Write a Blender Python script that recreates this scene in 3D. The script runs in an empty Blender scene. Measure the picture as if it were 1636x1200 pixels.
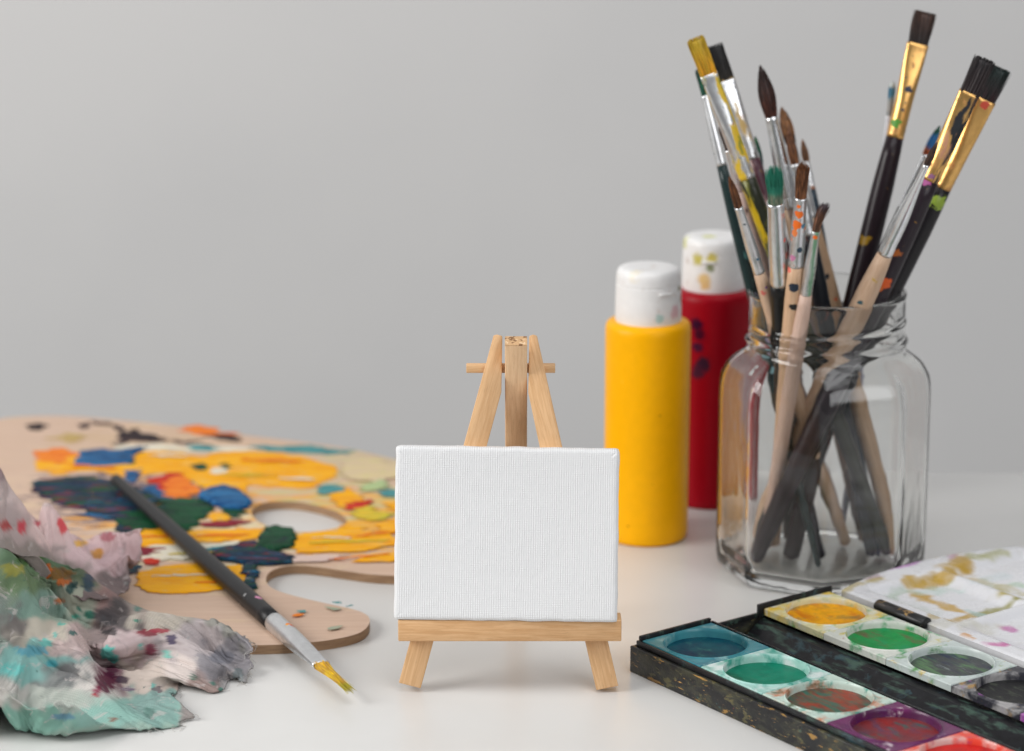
import bpy, math, random
import numpy as np
from mathutils import Vector, Matrix, noise as mnoise

# ------------------------------------------------------------------ camera, world, light
scene = bpy.context.scene
S = 0.01                                    # everything below is written in centimetres
F_PX, PITCH, H = 4772.0, math.radians(15.08), 44.0
cam_d = bpy.data.cameras.new('camera')
cam = bpy.data.objects.new('camera', cam_d)
scene.collection.objects.link(cam)
cam.location = (0, 0, H*S)
cam.rotation_euler = (math.pi/2 - PITCH, 0, 0)
cam_d.sensor_width = 36.0
cam_d.lens = 36.0*F_PX/1636.0
cam_d.clip_start = 0.05
cam_d.clip_end = 30
cam_d.dof.use_dof = True
cam_d.dof.focus_distance = 1.21
cam_d.dof.aperture_fstop = 7.8
cam_d.dof.aperture_blades = 0
scene.camera = cam

w = bpy.data.worlds.new('World'); scene.world = w; w.use_nodes = True
w.node_tree.nodes['Background'].inputs[0].default_value = (0.93, 0.96, 1.0, 1)
w.node_tree.nodes['Background'].inputs[1].default_value = 0.17

def area(name, loc, target, sx, sy, power, col):
    d = bpy.data.lights.new(name, 'AREA'); d.shape = 'RECTANGLE'; d.size = sx*S; d.size_y = sy*S
    d.energy = power; d.color = col
    o = bpy.data.objects.new(name, d); scene.collection.objects.link(o)
    o.location = Vector(loc)*S
    o.rotation_euler = (Vector(target)-Vector(loc)).to_track_quat('-Z', 'Y').to_euler()
    return o
area('window_light', (-150, 80, 85), (5, 128, 4), 95, 85, 28, (1.0, 0.985, 0.965))
area('overhead_fill_light', (30, 70, 190), (5, 130, 0), 150, 120, 16, (0.97, 0.98, 1.0))  # broad soft fill added overhead, not a lamp belonging to the room
area('room_fill_light', (120, -60, 110), (5, 130, 5), 150, 130, 19, (0.98, 0.985, 1.0))

scene.view_settings.view_transform = 'Standard'
scene.view_settings.look = 'None'
scene.view_settings.exposure = 0.0
scene.view_settings.gamma = 1.0
scene.cycles.use_denoising = True
scene.cycles.max_bounces = 16
scene.cycles.transmission_bounces = 14
scene.cycles.transparent_max_bounces = 12
scene.cycles.sample_clamp_indirect = 6.0

# ------------------------------------------------------------------ geometry of the view
CP, SP = math.cos(PITCH), math.sin(PITCH)
def ray(px, py):
    a = (px-818)/F_PX; b = -(py-600)/F_PX
    return Vector((a, CP+b*SP, -SP+b*CP))
def P(px, py, z=0.0):                       # a point at height z
    d = ray(px, py); t = (z-H)/d.z
    return Vector((d.x*t, d.y*t, z))
def PY(px, py, Y):                          # a point on the upright plane at distance Y
    d = ray(px, py); t = Y/d.y
    return Vector((d.x*t, Y, H+d.z*t))
def PL(px, py, Y0, ta):                     # a point on the leaning plane y = Y0 + z*ta
    d = ray(px, py); t = (Y0+H*ta)/(d.y-d.z*ta)
    return Vector((d.x*t, d.y*t, H+d.z*t))
def pix(v):
    dz = v[2]-H; D = v[1]*CP-dz*SP; up = v[1]*SP+dz*CP
    return 818+F_PX*v[0]/D, 600-F_PX*up/D

# ------------------------------------------------------------------ materials
class N:
    def __init__(s, name):
        s.m = bpy.data.materials.new(name); s.m.use_nodes = True
        s.nt = s.m.node_tree; s.b = s.nt.nodes['Principled BSDF']
        s._co = None
    def new(s, t, **k):
        n = s.nt.nodes.new(t)
        for a, v in k.items(): setattr(n, a, v)
        return n
    def link(s, a, b): s.nt.links.new(a, b)
    def co(s):
        if s._co is None:
            tc = s.new('ShaderNodeTexCoord'); mp = s.new('ShaderNodeVectorMath', operation='SCALE')
            mp.inputs['Scale'].default_value = 100.0
            s.link(tc.outputs['Object'], mp.inputs[0]); s._co = mp.outputs[0]
        return s._co
    def stretch(s, sc, off=(0, 0, 0)):
        mp = s.new('ShaderNodeMapping'); mp.inputs['Scale'].default_value = sc; mp.inputs['Location'].default_value = off
        s.link(s.co(), mp.inputs[0]); return mp.outputs[0]
    def noise(s, scale, seed=0, st=(1, 1, 1), detail=4, rough=.55, dist=0):
        n = s.new('ShaderNodeTexNoise'); n.inputs['Scale'].default_value = scale
        n.inputs['Detail'].default_value = detail; n.inputs['Roughness'].default_value = rough; n.inputs['Distortion'].default_value = dist
        s.link(s.stretch(st, (seed*3.17, seed*1.71, seed*2.39)), n.inputs['Vector']); return n.outputs['Fac']
    def ramp(s, x, lo, hi, a=0.0, b=1.0):
        n = s.new('ShaderNodeMapRange'); n.interpolation_type = 'SMOOTHSTEP'
        n.inputs[1].default_value = lo; n.inputs[2].default_value = hi; n.inputs[3].default_value = a; n.inputs[4].default_value = b
        s.link(x, n.inputs[0]); return n.outputs[0]
    def mix(s, f, a, b):
        n = s.new('ShaderNodeMix', data_type='RGBA')
        if isinstance(f, (int, float)): n.inputs[0].default_value = f
        else: s.link(f, n.inputs[0])
        for i, v in ((6, a), (7, b)):
            if isinstance(v, tuple): n.inputs[i].default_value = (*v[:3], 1)
            else: s.link(v, n.inputs[i])
        return n.outputs[2]
    def math(s, op, a, b=0.0, c=None):
        n = s.new('ShaderNodeMath', operation=op)
        for i, v in enumerate((a, b) if c is None else (a, b, c)):
            if isinstance(v, (int, float)): n.inputs[i].default_value = v
            else: s.link(v, n.inputs[i])
        return n.outputs[0]
    def bump(s, h, strength, dist=0.02):
        n = s.new('ShaderNodeBump'); n.inputs['Strength'].default_value = strength; n.inputs['Distance'].default_value = dist*S*1.0
        s.link(h, n.inputs['Height'])
        if s.b.inputs['Normal'].is_linked: s.link(s.b.inputs['Normal'].links[0].from_socket, n.inputs['Normal'])
        s.link(n.outputs[0], s.b.inputs['Normal'])

def mat(name, base, rough=.5, metal=0.0, layers=(), spots=(), bump=None, var=.06, vscale=2.0, coat=0.0, spec=.5, sheen=0, rvar=0.0, zmin=None, spot_soft=.16):
    """base colour with slight unevenness, patches of other paint where noise passes a level, and single spots"""
    n = N(name)
    c = n.mix(n.ramp(n.noise(vscale, 9), .3, .7), tuple(x*(1-var) for x in base), tuple(min(1, x*(1+var)) for x in base))
    mets = None
    masks = []
    for L in layers:
        col, sc, th, soft, seed = L[:5]; st = L[5] if len(L) > 5 else (1, 1, 1)
        m = n.ramp(n.noise(sc, seed, st, 5, .6, .3), th-soft, th+soft)
        if zmin is not None:
            sz = n.new('ShaderNodeSeparateXYZ'); n.link(n.co(), sz.inputs[0]); m = n.math('MULTIPLY', m, n.ramp(sz.outputs[2], zmin-2, zmin+1))
        c = n.mix(m, c, col); masks.append(m)
    if spots:
        nz = n.noise(5, 4, (1, 1, 1), 3)
        for (x, y, z), r, col in spots:
            d = n.new('ShaderNodeVectorMath', operation='DISTANCE'); n.link(n.co(), d.inputs[0]); d.inputs[1].default_value = (x, y, z)
            e = n.math('MULTIPLY_ADD', nz, r*2.4, d.outputs['Value'])
            m = n.ramp(e, r*(2.58+spot_soft/2), r*(2.58-spot_soft/2))
            c = n.mix(m, c, col); masks.append(m)
    n.link(c, n.b.inputs['Base Color'])
    n.b.inputs['Roughness'].default_value = rough
    if rvar:
        n.link(n.ramp(n.noise(3, 2), .3, .7, max(.02, rough-rvar), rough+rvar), n.b.inputs['Roughness'])
    n.b.inputs['Specular IOR Level'].default_value = spec
    if metal:
        if masks:
            t = masks[0]
            for m in masks[1:]: t = n.math('MAXIMUM', t, m)
            n.link(n.math('MULTIPLY_ADD', t, -metal, metal), n.b.inputs['Metallic'])
            if not rvar: n.link(n.math('MULTIPLY_ADD', t, .5-rough, rough), n.b.inputs['Roughness'])
        else: n.b.inputs['Metallic'].default_value = metal
    if coat: n.b.inputs['Coat Weight'].default_value = coat; n.b.inputs['Coat Roughness'].default_value = .12
    if sheen: n.b.inputs['Sheen Weight'].default_value = sheen
    if masks and bump is None:
        t = masks[0]
        for m in masks[1:]: t = n.math('MAXIMUM', t, m)
        n.bump(t, .5, .02)
    if bump: n.bump(n.noise(bump[0], 5, bump[2] if len(bump) > 2 else (1, 1, 1), 5), bump[1], .03)
    return n.m

def wood_mat(name, a, b, axis='z', scale=1.0, rough=.55, extra=(), spots=()):
    st = {'z': (9, 9, .55), 'x': (.55, 9, 9), 'y': (9, .55, 9)}[axis]
    n = N(name)
    g = n.noise(scale, 1, st, 6, .6, .6)
    g2 = n.noise(scale*3.2, 2, st, 4, .6)
    c = n.mix(n.ramp(g, .34, .66), a, b)
    c = n.mix(n.ramp(g2, .56, .72, 0, .5), c, tuple(x*.62 for x in b))
    c = n.mix(n.ramp(n.noise(.5, 3), .4, .7, 0, .25), c, tuple(x*.85 for x in b))
    for L in extra:
        col, sc, th, soft, seed = L[:5]; s2 = L[5] if len(L) > 5 else (1, 1, 1)
        c = n.mix(n.ramp(n.noise(sc, seed, s2, 5, .6, .3), th-soft, th+soft), c, col)
    nz = n.noise(5, 4, (1, 1, 1), 3) if spots else None
    for (x, y, z), r, col in spots:
        d = n.new('ShaderNodeVectorMath', operation='DISTANCE'); n.link(n.co(), d.inputs[0]); d.inputs[1].default_value = (x, y, z)
        c = n.mix(n.ramp(n.math('MULTIPLY_ADD', nz, r*2.4, d.outputs['Value']), r*2.66, r*2.50), c, col)
    n.link(c, n.b.inputs['Base Color'])
    n.b.inputs['Roughness'].default_value = rough
    n.b.inputs['Specular IOR Level'].default_value = .35
    n.bump(g2, .35, .03)
    return n.m

# ------------------------------------------------------------------ object helpers
def link(o): scene.collection.objects.link(o); return o
def tag(o, label=None, cat=None, group=None, kind=None):
    if label: o['label'] = label
    if cat: o['category'] = cat
    if group: o['group'] = group
    if kind: o['kind'] = kind
    return o
def empty(name, loc, label, cat, group=None, mtx=None):
    o = link(bpy.data.objects.new(name, None)); o.empty_display_size = .01
    o.location = Vector(loc)*S
    if mtx is not None: o.matrix_world = Matrix.Translation(Vector(loc)*S) @ mtx.to_4x4()
    return tag(o, label, cat, group)
def mesh(name, V, Fs, m, parent=None, off=(0, 0, 0), smooth=True, sharp=None):
    """V in cm; off is subtracted so a child sits in its parent's frame"""
    me = bpy.data.meshes.new(name)
    ox, oy, oz = off
    me.from_pydata([((v[0]-ox)*S, (v[1]-oy)*S, (v[2]-oz)*S) for v in V], [], [tuple(f) for f in Fs])
    me.validate(); me.update()
    import bmesh
    bm = bmesh.new(); bm.from_mesh(me)
    bmesh.ops.recalc_face_normals(bm, faces=bm.faces[:]); bm.to_mesh(me); bm.free()
    if smooth:
        me.polygons.foreach_set('use_smooth', [True]*len(me.polygons))
        if sharp: me.set_sharp_from_angle(angle=math.radians(sharp))
    if m: me.materials.append(m)
    o = link(bpy.data.objects.new(name, me))
    if parent: o.parent = parent
    return o
def bevel(o, w, seg=2):
    b = o.modifiers.new('bevel', 'BEVEL'); b.width = w*S; b.segments = seg; b.limit_method = 'ANGLE'; b.angle_limit = math.radians(35)
    o.data.polygons.foreach_set('use_smooth', [True]*len(o.data.polygons))
    b.harden_normals = False
    return o
def loft(rings, close=True):
    """rings: lists of equal length of points"""
    n = len(rings[0]); V = [p for r in rings for p in r]; Fs = []
    for i in range(len(rings)-1):
        for j in range(n):
            k = (j+1) % n
            Fs.append((i*n+j, i*n+k, (i+1)*n+k, (i+1)*n+j))
    if close:
        Fs.append(tuple(range(n))[::-1]); Fs.append(tuple(range((len(rings)-1)*n, len(rings)*n)))
    return V, Fs
def lathe(prof, n=64, c=(0, 0), close=False):
    V, Fs = [], []
    rings = [[(c[0]+r*math.cos(2*math.pi*j/n), c[1]+r*math.sin(2*math.pi*j/n), z) for j in range(n)] for r, z in prof]
    return loft(rings, close)
def box(x0, x1, y0, y1, z0, z1):
    V = [(x, y, z) for z in (z0, z1) for y in (y0, y1) for x in (x0, x1)]
    return V, [(0, 1, 3, 2), (4, 5, 7, 6), (0, 1, 5, 4), (2, 3, 7, 6), (0, 2, 6, 4), (1, 3, 7, 5)]
def prism(poly, d):
    """poly: 3-D points, d: extrusion vector"""
    n = len(poly); d = Vector(d)
    V = [Vector(p) for p in poly]+[Vector(p)+d for p in poly]
    return V, [tuple(range(n)), tuple(range(n, 2*n))]+[(i, (i+1) % n, n+(i+1) % n, n+i) for i in range(n)]
def join(*parts):
    V, Fs = [], []
    for v, f in parts:
        k = len(V); V += list(v); Fs += [tuple(i+k for i in q) for q in f]
    return V, Fs

# ------------------------------------------------------------------ table and wall
m_table = N('white_table_laminate')
c = m_table.mix(m_table.ramp(m_table.noise(.12, 1), .35, .65), (.65, .642, .622), (.675, .668, .648))
m_table.link(c, m_table.b.inputs['Base Color'])
m_table.b.inputs['Roughness'].default_value = .30
V, Fs = box(-95, 95, 70, 144.6, -3.2, 0)
tb = mesh('table', V, Fs, m_table.m, smooth=False); bevel(tb, .25, 3); tag(tb, kind='structure')

m_wall = N('painted_wall')
c = m_wall.mix(m_wall.ramp(m_wall.noise(.03, 1), .3, .7), (.615, .608, .600), (.655, .645, .632))
m_wall.link(c, m_wall.b.inputs['Base Color']); m_wall.b.inputs['Roughness'].default_value = .9
m_wall.bump(m_wall.noise(3, 2), .15, .05)
V, Fs = box(-260, 260, 212, 218, -120, 170)
wl = mesh('wall', V, Fs, m_wall.m, smooth=False); tag(wl, kind='structure')

# ------------------------------------------------------------------ easel
Y0, TA = 113.7, math.tan(math.radians(14))
CA, SA = math.cos(math.radians(14)), math.sin(math.radians(14))
EC = Vector((P(812, 1095).x, Y0, 0))
easel = empty('miniature_easel', EC, 'small light wooden tabletop easel holding the blank canvas', 'easel')
wa, wb = (.74, .47, .25), (.62, .36, .17)
def easel_leg(px):
    poly = [PL(x, y, Y0, TA) for x, y in px]
    low = min(p.z for p in poly)
    V, Fs = prism(poly, Vector((0, CA, -SA))*.62)
    for v in V: v.z = max(v.z, 0.0)
    return V, Fs
legL = [(788.5, 536), (794, 534.5), (802.5, 537), (801, 626.6), (779, 708), (672, 1100), (637, 1091)]
legR = [(845.6, 537), (852, 534.5), (858, 536.5), (897, 708), (988, 1096), (953, 1103), (861, 708), (844, 627)]
for k, L in enumerate((legL, legR)):
    V, Fs = easel_leg(L)
    # grain runs along the leg: the leg gets a frame of its own turned with it
    ang = (.268, -.238)[k]
    piv = V[0].copy(); R = Matrix.Rotation(-ang, 3, 'Y') @ Matrix.Rotation(math.radians(14), 3, 'X')
    loc = [R @ (v-piv) for v in V]
    o = mesh('leg', loc, Fs, wood_mat('easel_leg_wood', wa, wb, 'z', 1.0+.2*k), easel, smooth=False)
    o.matrix_local = Matrix.Translation((piv-EC)*S) @ R.inverted().to_4x4()
    bevel(o, .035)
# rear leg
top = PY(823.5, 553, Y0+13.0*TA-.75); bot = Vector((top.x+.05, Y0+8.6, 0))
d = (top-bot).normalized(); nx = Vector((1, 0, 0)); ny = d.cross(nx).normalized()*-1
Rm = Matrix((nx, nx.cross(d)*-1, d)).transposed()
V, Fs = box(-.45, .45, 0, .62, .05, (top-bot).length)
o = mesh('rear_leg', V, Fs, wood_mat('easel_rear_leg_wood', (.86, .59, .35), (.76, .48, .27), 'z', 1.3), easel, smooth=False)
yd = d.cross(Vector((1, 0, 0)))
yd = yd if yd.y > 0 else -yd
Rm = Matrix((Vector((1, 0, 0)), yd, d)).transposed()
o.matrix_local = Matrix.Translation((bot-EC)*S) @ Rm.to_4x4(); bevel(o, .05)
# rough sawn end grain on its top and just below it
V, Fs = box(-.44, .44, .01, .61, (top-bot).length-.0, (top-bot).length+.025)
V = [(x*(1+.02*((i % 3)-1)), y, z) for i, (x, y, z) in enumerate(V)]
g_ = mesh('end_grain', V, Fs, mat('sawn_end_grain', (.60, .37, .19), .8, layers=[((.24, .12, .05), 3.2, .54, .03, 4), ((.80, .58, .36), 4.0, .60, .03, 9)], bump=(6, .8)), o, smooth=False)
# peg
a = PL(745, 588, Y0+.42, TA); b = PL(887, 588, Y0+.42, TA)
V, Fs = box(a.x, b.x, a.y-.17, a.y+.17, a.z-.17, a.z+.17)
o = mesh('hinge_peg', V, Fs, wood_mat('easel_peg_wood', wa, wb, 'x', 1.4), easel, off=EC, smooth=False); bevel(o, .03)
# ledge
YL = Y0-.15
zt = PY(815, 992, YL).z; zb = PY(815, 1025, YL).z
xl = PY(636, 1010, YL).x; xr = PY(993, 1010, YL).x
V, Fs = box(xl, xr, -.0, 1.15, 0, zt-zb)
o = mesh('ledge', V, Fs, wood_mat('easel_ledge_wood', (.74, .46, .24), (.62, .35, .16), 'x', 1.1), easel, smooth=False)
o.matrix_local = Matrix.Translation((Vector((0, YL-.0, zb))-EC)*S) @ Matrix.Rotation(math.radians(-3), 4, 'X'); bevel(o, .05)

# ------------------------------------------------------------------ canvas
def rounded_slab(w, h, d, r, nx, ny, f=None):
    """box grid with rounded edges, front at y=0 looking to -y"""
    import bmesh
    bm = bmesh.new()
    V, Fs = box(-w/2, w/2, 0, d, 0, h)
    return V, Fs
def canvas_mesh(w, h, d, r):
    nx, nz = 60, 48
    rnd = random.Random(4)
    V, idx, Fs = [], {}, []
    prof = [(d, 0.0)] + [(d*.6, -.012), (r, -.02)] + [(r-r*math.sin(t), r-r*math.cos(t)) for t in [math.pi/2*k/6 for k in range(7)]]
    # ring outlines: each ring a rounded rectangle inset by prof[1] at depth prof[0]
    per = []
    for k in range(nx): per.append((k/nx, 0, 'b'))
    for k in range(nz): per.append((1, k/nz, 'r'))
    for k in range(nx): per.append((1-k/nx, 1, 't'))
    for k in range(nz): per.append((0, 1-k/nz, 'l'))
    rings = []
    def wob(s, a, b): return .04*mnoise.noise(Vector((s*1.3, a, b)))
    for dep, ins in prof:
        ring = []
        for u, v, sd in per:
            x = -w/2+u*w; z = v*h
            x2 = min(max(x, -w/2+ins), w/2-ins); z2 = min(max(z, ins), h-ins)
            # soft corners and hand-stretched edges
            e = wob(x, 1, 0)*(1 if sd in 'bt' else 0); g = wob(z, 5, 2)*(1 if sd in 'lr' else 0)
            if sd == 'b': z2 += e
            if sd == 't': z2 += e+.02*math.cos(u*3.1)
            if sd == 'l': x2 += g-.05*math.cos((v-.5)*3.1)*-1*0
            if sd == 'r': x2 += g
            cx, cz = abs(x)/(w/2), abs(z-h/2)/(h/2)
            if cx > .985 and cz > .985: x2 *= .994; z2 = h/2+(z2-h/2)*.992
            ring.append((x2, dep, z2))
        rings.append(ring)
    V, Fs = loft(rings, False)
    # front face grid
    base = len(V); n = len(per); last = (len(rings)-1)*n
    g = {}
    for i in range(nx+1):
        for k in range(nz+1):
            if k == 0 and i < nx: g[i, k] = last+i
            elif i == nx and k < nz: g[i, k] = last+nx+k
            elif k == nz and i > 0: g[i, k] = last+nx+nz+(nx-i)
            elif i == 0 and k > 0: g[i, k] = last+2*nx+nz+(nz-k)
            else:
                ii = prof[-1][1]
                x = -w/2+ii+(w-2*ii)*i/nx; z = ii+(h-2*ii)*k/nz
                s = math.sin(math.pi*i/nx)*math.sin(math.pi*k/nz)
                g[i, k] = len(V); V.append((x, .05*min(1, s*1.5), z))
    for i in range(nx):
        for k in range(nz): Fs.append((g[i, k], g[i+1, k], g[i+1, k+1], g[i, k+1]))
    return V, Fs
m_cv = N('primed_canvas')
def weave(n, sx, sz):
    w1 = n.new('ShaderNodeTexWave', wave_type='BANDS', bands_direction='X'); w1.inputs['Scale'].default_value = sx
    w1.inputs['Distortion'].default_value = 1.6; w1.inputs['Detail'].default_value = 2; w1.inputs['Detail Scale'].default_value = .8
    n.link(n.stretch((1, 1, .35)), w1.inputs[0])
    w2 = n.new('ShaderNodeTexWave', wave_type='BANDS', bands_direction='Z'); w2.inputs['Scale'].default_value = sz
    w2.inputs['Distortion'].default_value = 2.0; w2.inputs['Detail'].default_value = 2; w2.inputs['Detail Scale'].default_value = 1.0
    n.link(n.stretch((.35, 1, 1)), w2.inputs[0])
    h = n.math('MULTIPLY_ADD', w1.outputs['Fac'], 1.0, n.math('MULTIPLY', w2.outputs['Fac'], .45))
    return n.math('MULTIPLY', h, n.ramp(n.noise(2.5, 3), .25, .75, .25, 1.25))
hgt = weave(m_cv, 3.4, 4.4)
m_cv.link(m_cv.mix(m_cv.ramp(hgt, 0, 1.2), (.725, .727, .732), (.775, .776, .778)), m_cv.b.inputs['Base Color'])
m_cv.b.inputs['Roughness'].default_value = .75
m_cv.b.inputs['Specular IOR Level'].default_value = .25
m_cv.bump(hgt, .42, .035)
m_cv.bump(m_cv.noise(14, 7), .25, .03)
CW, CH, CD = 9.0, 6.98, 1.15
cb = PL(810, 989, Y0-CD*CA-.02, TA)
CL = Vector((PY(807.5, 989, cb.y).x, YL-.12, zt+.03))
cvs = empty('canvas', CL, 'blank white stretched canvas standing on the wooden easel ledge', 'canvas')
cvs.rotation_euler = (-math.radians(14), 0, 0)
cvs.rotation_euler = (math.radians(-14), math.radians(.35), math.radians(-1.2))
V, Fs = canvas_mesh(CW, CH, CD, .17)
mesh('painting_cloth', V, Fs, m_cv.m, cvs)
sw = .9
V, Fs = join(box(-CW/2+.06, CW/2-.06, .3, CD-.02, .06, sw), box(-CW/2+.06, CW/2-.06, .3, CD-.02, CH-sw, CH-.06),
             box(-CW/2+.06, -CW/2+sw, .3, CD-.03, sw+.01, CH-sw-.01), box(CW/2-sw, CW/2-.06, .3, CD-.03, sw+.01, CH-sw-.01))
mesh('stretcher_frame', V, Fs, wood_mat('stretcher_wood', (.6, .42, .25), (.5, .33, .18), 'x'), cvs, smooth=False)

# ------------------------------------------------------------------ paint bottles
def bottle(px, pyb, label, col, cap_layers, cap_spots, body_spots, rz):
    c0 = P(px, pyb)
    t = empty('paint_bottle', c0, label, 'bottle')
    prof = [(0, .12), (1.5, .10), (1.62, 0), (1.80, 0), (1.9, .06), (1.955, .2), (1.97, .5), (1.985, 5), (1.99, 10.0), (1.975, 10.22), (1.92, 10.36), (1.82, 10.44), (1.6, 10.5), (1.3, 10.54), (1.2, 10.6), (1.2, 10.9), (0, 10.9)]
    V, Fs = lathe(prof, 72)
    mesh('body', V, Fs, mat('bottle_plastic', col, .38, spots=body_spots, var=.02, spec=.16, spot_soft=1.1, bump=(1.3, .03)), t, sharp=50)
    z0 = 10.42
    cp = [(0, z0+2.34), (.9, z0+2.37), (1.28, z0+2.35), (1.40, z0+2.29), (1.47, z0+2.17), (1.49, z0+2.0), (1.50, z0+1.72), (1.475, z0+1.70), (1.475, z0+1.665), (1.51, z0+1.64), (1.53, z0+.9), (1.54, z0+.12), (1.52, z0+.03), (1.44, z0), (1.22, z0)]
    cp = [(a_, z0+(b_-z0)*1.10) for a_, b_ in cp]
    V, Fs = lathe(cp, 72)
    o = mesh('cap', V, Fs, mat('white_cap', (.80, .79, .78), .42, layers=cap_layers, spots=cap_spots, var=.02, spot_soft=1.3, bump=(3, .05)), t, sharp=50)
    o.rotation_euler.z = rz
    # thumb notch lip
    V, Fs = box(-.34, .34, -1.58, -1.40, z0+1.52, z0+1.64)
    l = mesh('thumb_lip', V, Fs, mat('white_lip', (.79, .78, .77), .42), o, smooth=False); bevel(l, .03)
    return t
yb = bottle(1031.5, 855, 'yellow squeeze paint bottle with clean white cap behind the canvas', (.92, .43, .0),
       [((.62, .55, .50), 1.6, .66, .06, 3)], [((-1.0, -.6, 12.75), .22, (.78, .70, .52)), ((.9, -1.2, 12.15), .10, (.25, .22, .10)), ((-.3, -1.5, 10.9), .14, (.45, .62, .60)), ((.6, -1.4, 11.1), .22, (.70, .45, .48)), ((1.1, -1.1, 11.6), .16, (.45, .38, .33))],
       [((-.9, -1.75, 1.0), .05, (.55, .22, .0)), ((.5, -1.9, 6.4), .04, (.6, .25, .0)), ((.2, -1.95, 3.1), .03, (.55, .25, .0)), ((-1.2, -1.5, 7.9), .04, (.9, .55, .1))], .5)
rb = bottle(1134, 797, 'red paint bottle whose white cap is smeared with yellow, behind the yellow bottle', (.30, .0, .008),
       [((.62, .56, .52), 1.6, .64, .05, 6)], [((-.55, -1.4, 12.1), .20, (.55, .48, .10)), ((.15, -1.5, 12.2), .20, (.62, .52, .12)), ((-.2, -1.5, 11.2), .2, (.75, .52, .22)), ((-.1, -1.5, 10.9), .16, (.75, .5, .22)), ((-.2, -.4, 12.75), .28, (.66, .66, .15)), ((-1.2, -.6, 12.7), .2, (.6, .6, .2)), ((.1, -1.5, 11.75), .14, (.25, .28, .15))],
       [((-.90, -1.75, 9.1), .22, (.03, .0, .02)), ((-.78, -1.85, 8.6), .22, (.05, .0, .015)), ((-.85, -1.8, 8.0), .18, (.05, .005, .03)), ((-.55, -1.9, 7.2), .25, (.04, .01, .03)), ((-.8, -1.8, 6.8), .22, (.06, .01, .03))], -.25)
rb.scale = (1, 1, 1.018)

# ------------------------------------------------------------------ glass jar
JY = 129.6
JC = Vector((P(1309, 905).x, JY, 0))
def oct_r(phi, ap, p=70):
    s = 0
    for k in range(8):
        a = math.radians(26.5+45*k); c_ = -math.sin(a)*math.cos(phi)-math.cos(a)*math.sin(phi)
        if c_ > 0: s += c_**p
    return ap*s**(-1.0/p)
def jar_ring(z, r, k, thread=None, n=160):
    """k: 1 octagon, 0 circle"""
    out = []
    for j in range(n):
        ph = 2*math.pi*j/n
        rr = (oct_r(ph, r)*k + r*(1-k))
        if thread:
            t = (z-thread)/.62 - ((ph/(2*math.pi)*2) % 1.0)*.8
            rr += .17*math.exp(-((t-.1)/.24)**2)*min(1, 6*((ph/(2*math.pi)*2) % 1.0))*min(1, 6*(1-((ph/(2*math.pi)*2) % 1.0)))
        out.append((rr*math.cos(ph), rr*math.sin(ph), z))
    return out
A = 4.43
outer = [(0.10, 3.1, .6), (.10, 3.5, .8), (.0, 3.75, 1), (.0, 4.0, 1), (.08, 4.2, 1), (.25, 4.33, 1), (.5, 4.40, 1), (.9, A, 1), (3, A, 1), (6, A, 1), (8.3, A, 1), (8.8, A-.02, 1), (9.2, A-.08, 1), (9.5, A-.22, 1), (9.75, 4.08, .96), (9.95, 3.93, .86), (10.15, 3.74, .6), (10.32, 3.58, .25), (10.5, 3.5, 0)]
rings = [jar_ring(z, r, k) for z, r, k in outer]
rings.append(jar_ring(10.62, 3.52, 0)); rings.append(jar_ring(10.72, 3.62, 0)); rings.append(jar_ring(10.84, 3.66, 0)); rings.append(jar_ring(10.95, 3.60, 0)); rings.append(jar_ring(11.03, 3.52, 0))
z = 11.1
while z < 12.45: rings.append(jar_ring(z, 3.50, 0, thread=11.25)); z += .055
rings += [jar_ring(z, r, 0) for z, r in ((12.5, 3.5), (12.75, 3.50), (12.88, 3.53), (12.98, 3.53), (13.05, 3.47), (13.07, 3.38), (13.05, 3.30), (12.98, 3.25), (12.8, 3.23), (11.5, 3.22), (10.6, 3.2))]
rings += [jar_ring(z, r, k) for z, r, k in ((10.2, 3.28, .1), (9.9, 3.58, .7), (9.6, 3.84, .9), (9.3, 4.0, 1), (8.9, 4.12, 1), (8.3, 4.2, 1), (5, 4.2, 1), (1.5, 4.2, 1), (.85, 4.05, 1), (.5, 3.75, 1), (.42, 3.0, .8), (.46, 1.5, .3))]
V, Fs = loft(rings, False)
n = 160
V.append((0, 0, .16)); c0 = len(V)-1
for j in range(n): Fs.append((j, (j+1) % n, c0))
V.append((0, 0, .5)); c1 = len(V)-1; lb = (len(rings)-1)*n
for j in range(n): Fs.append((lb+j, lb+(j+1) % n, c1))
gl = N('jar_glass')
gl.b.inputs['Base Color'].default_value = (.985, .99, .978, 1)
gl.b.inputs['Transmission Weight'].default_value = 1.0; gl.b.inputs['IOR'].default_value = 1.41
gl.b.inputs['Roughness'].default_value = .0
gl.bump(gl.noise(.5, 2, (1, 1, .6), 2), .35, .12)
jar = mesh('glass_jar', V, Fs, gl.m, smooth=True)
jar.location = JC*S
tag(jar, 'clear faceted glass jar with a screw thread neck, crowded with paintbrushes', 'jar')

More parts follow.
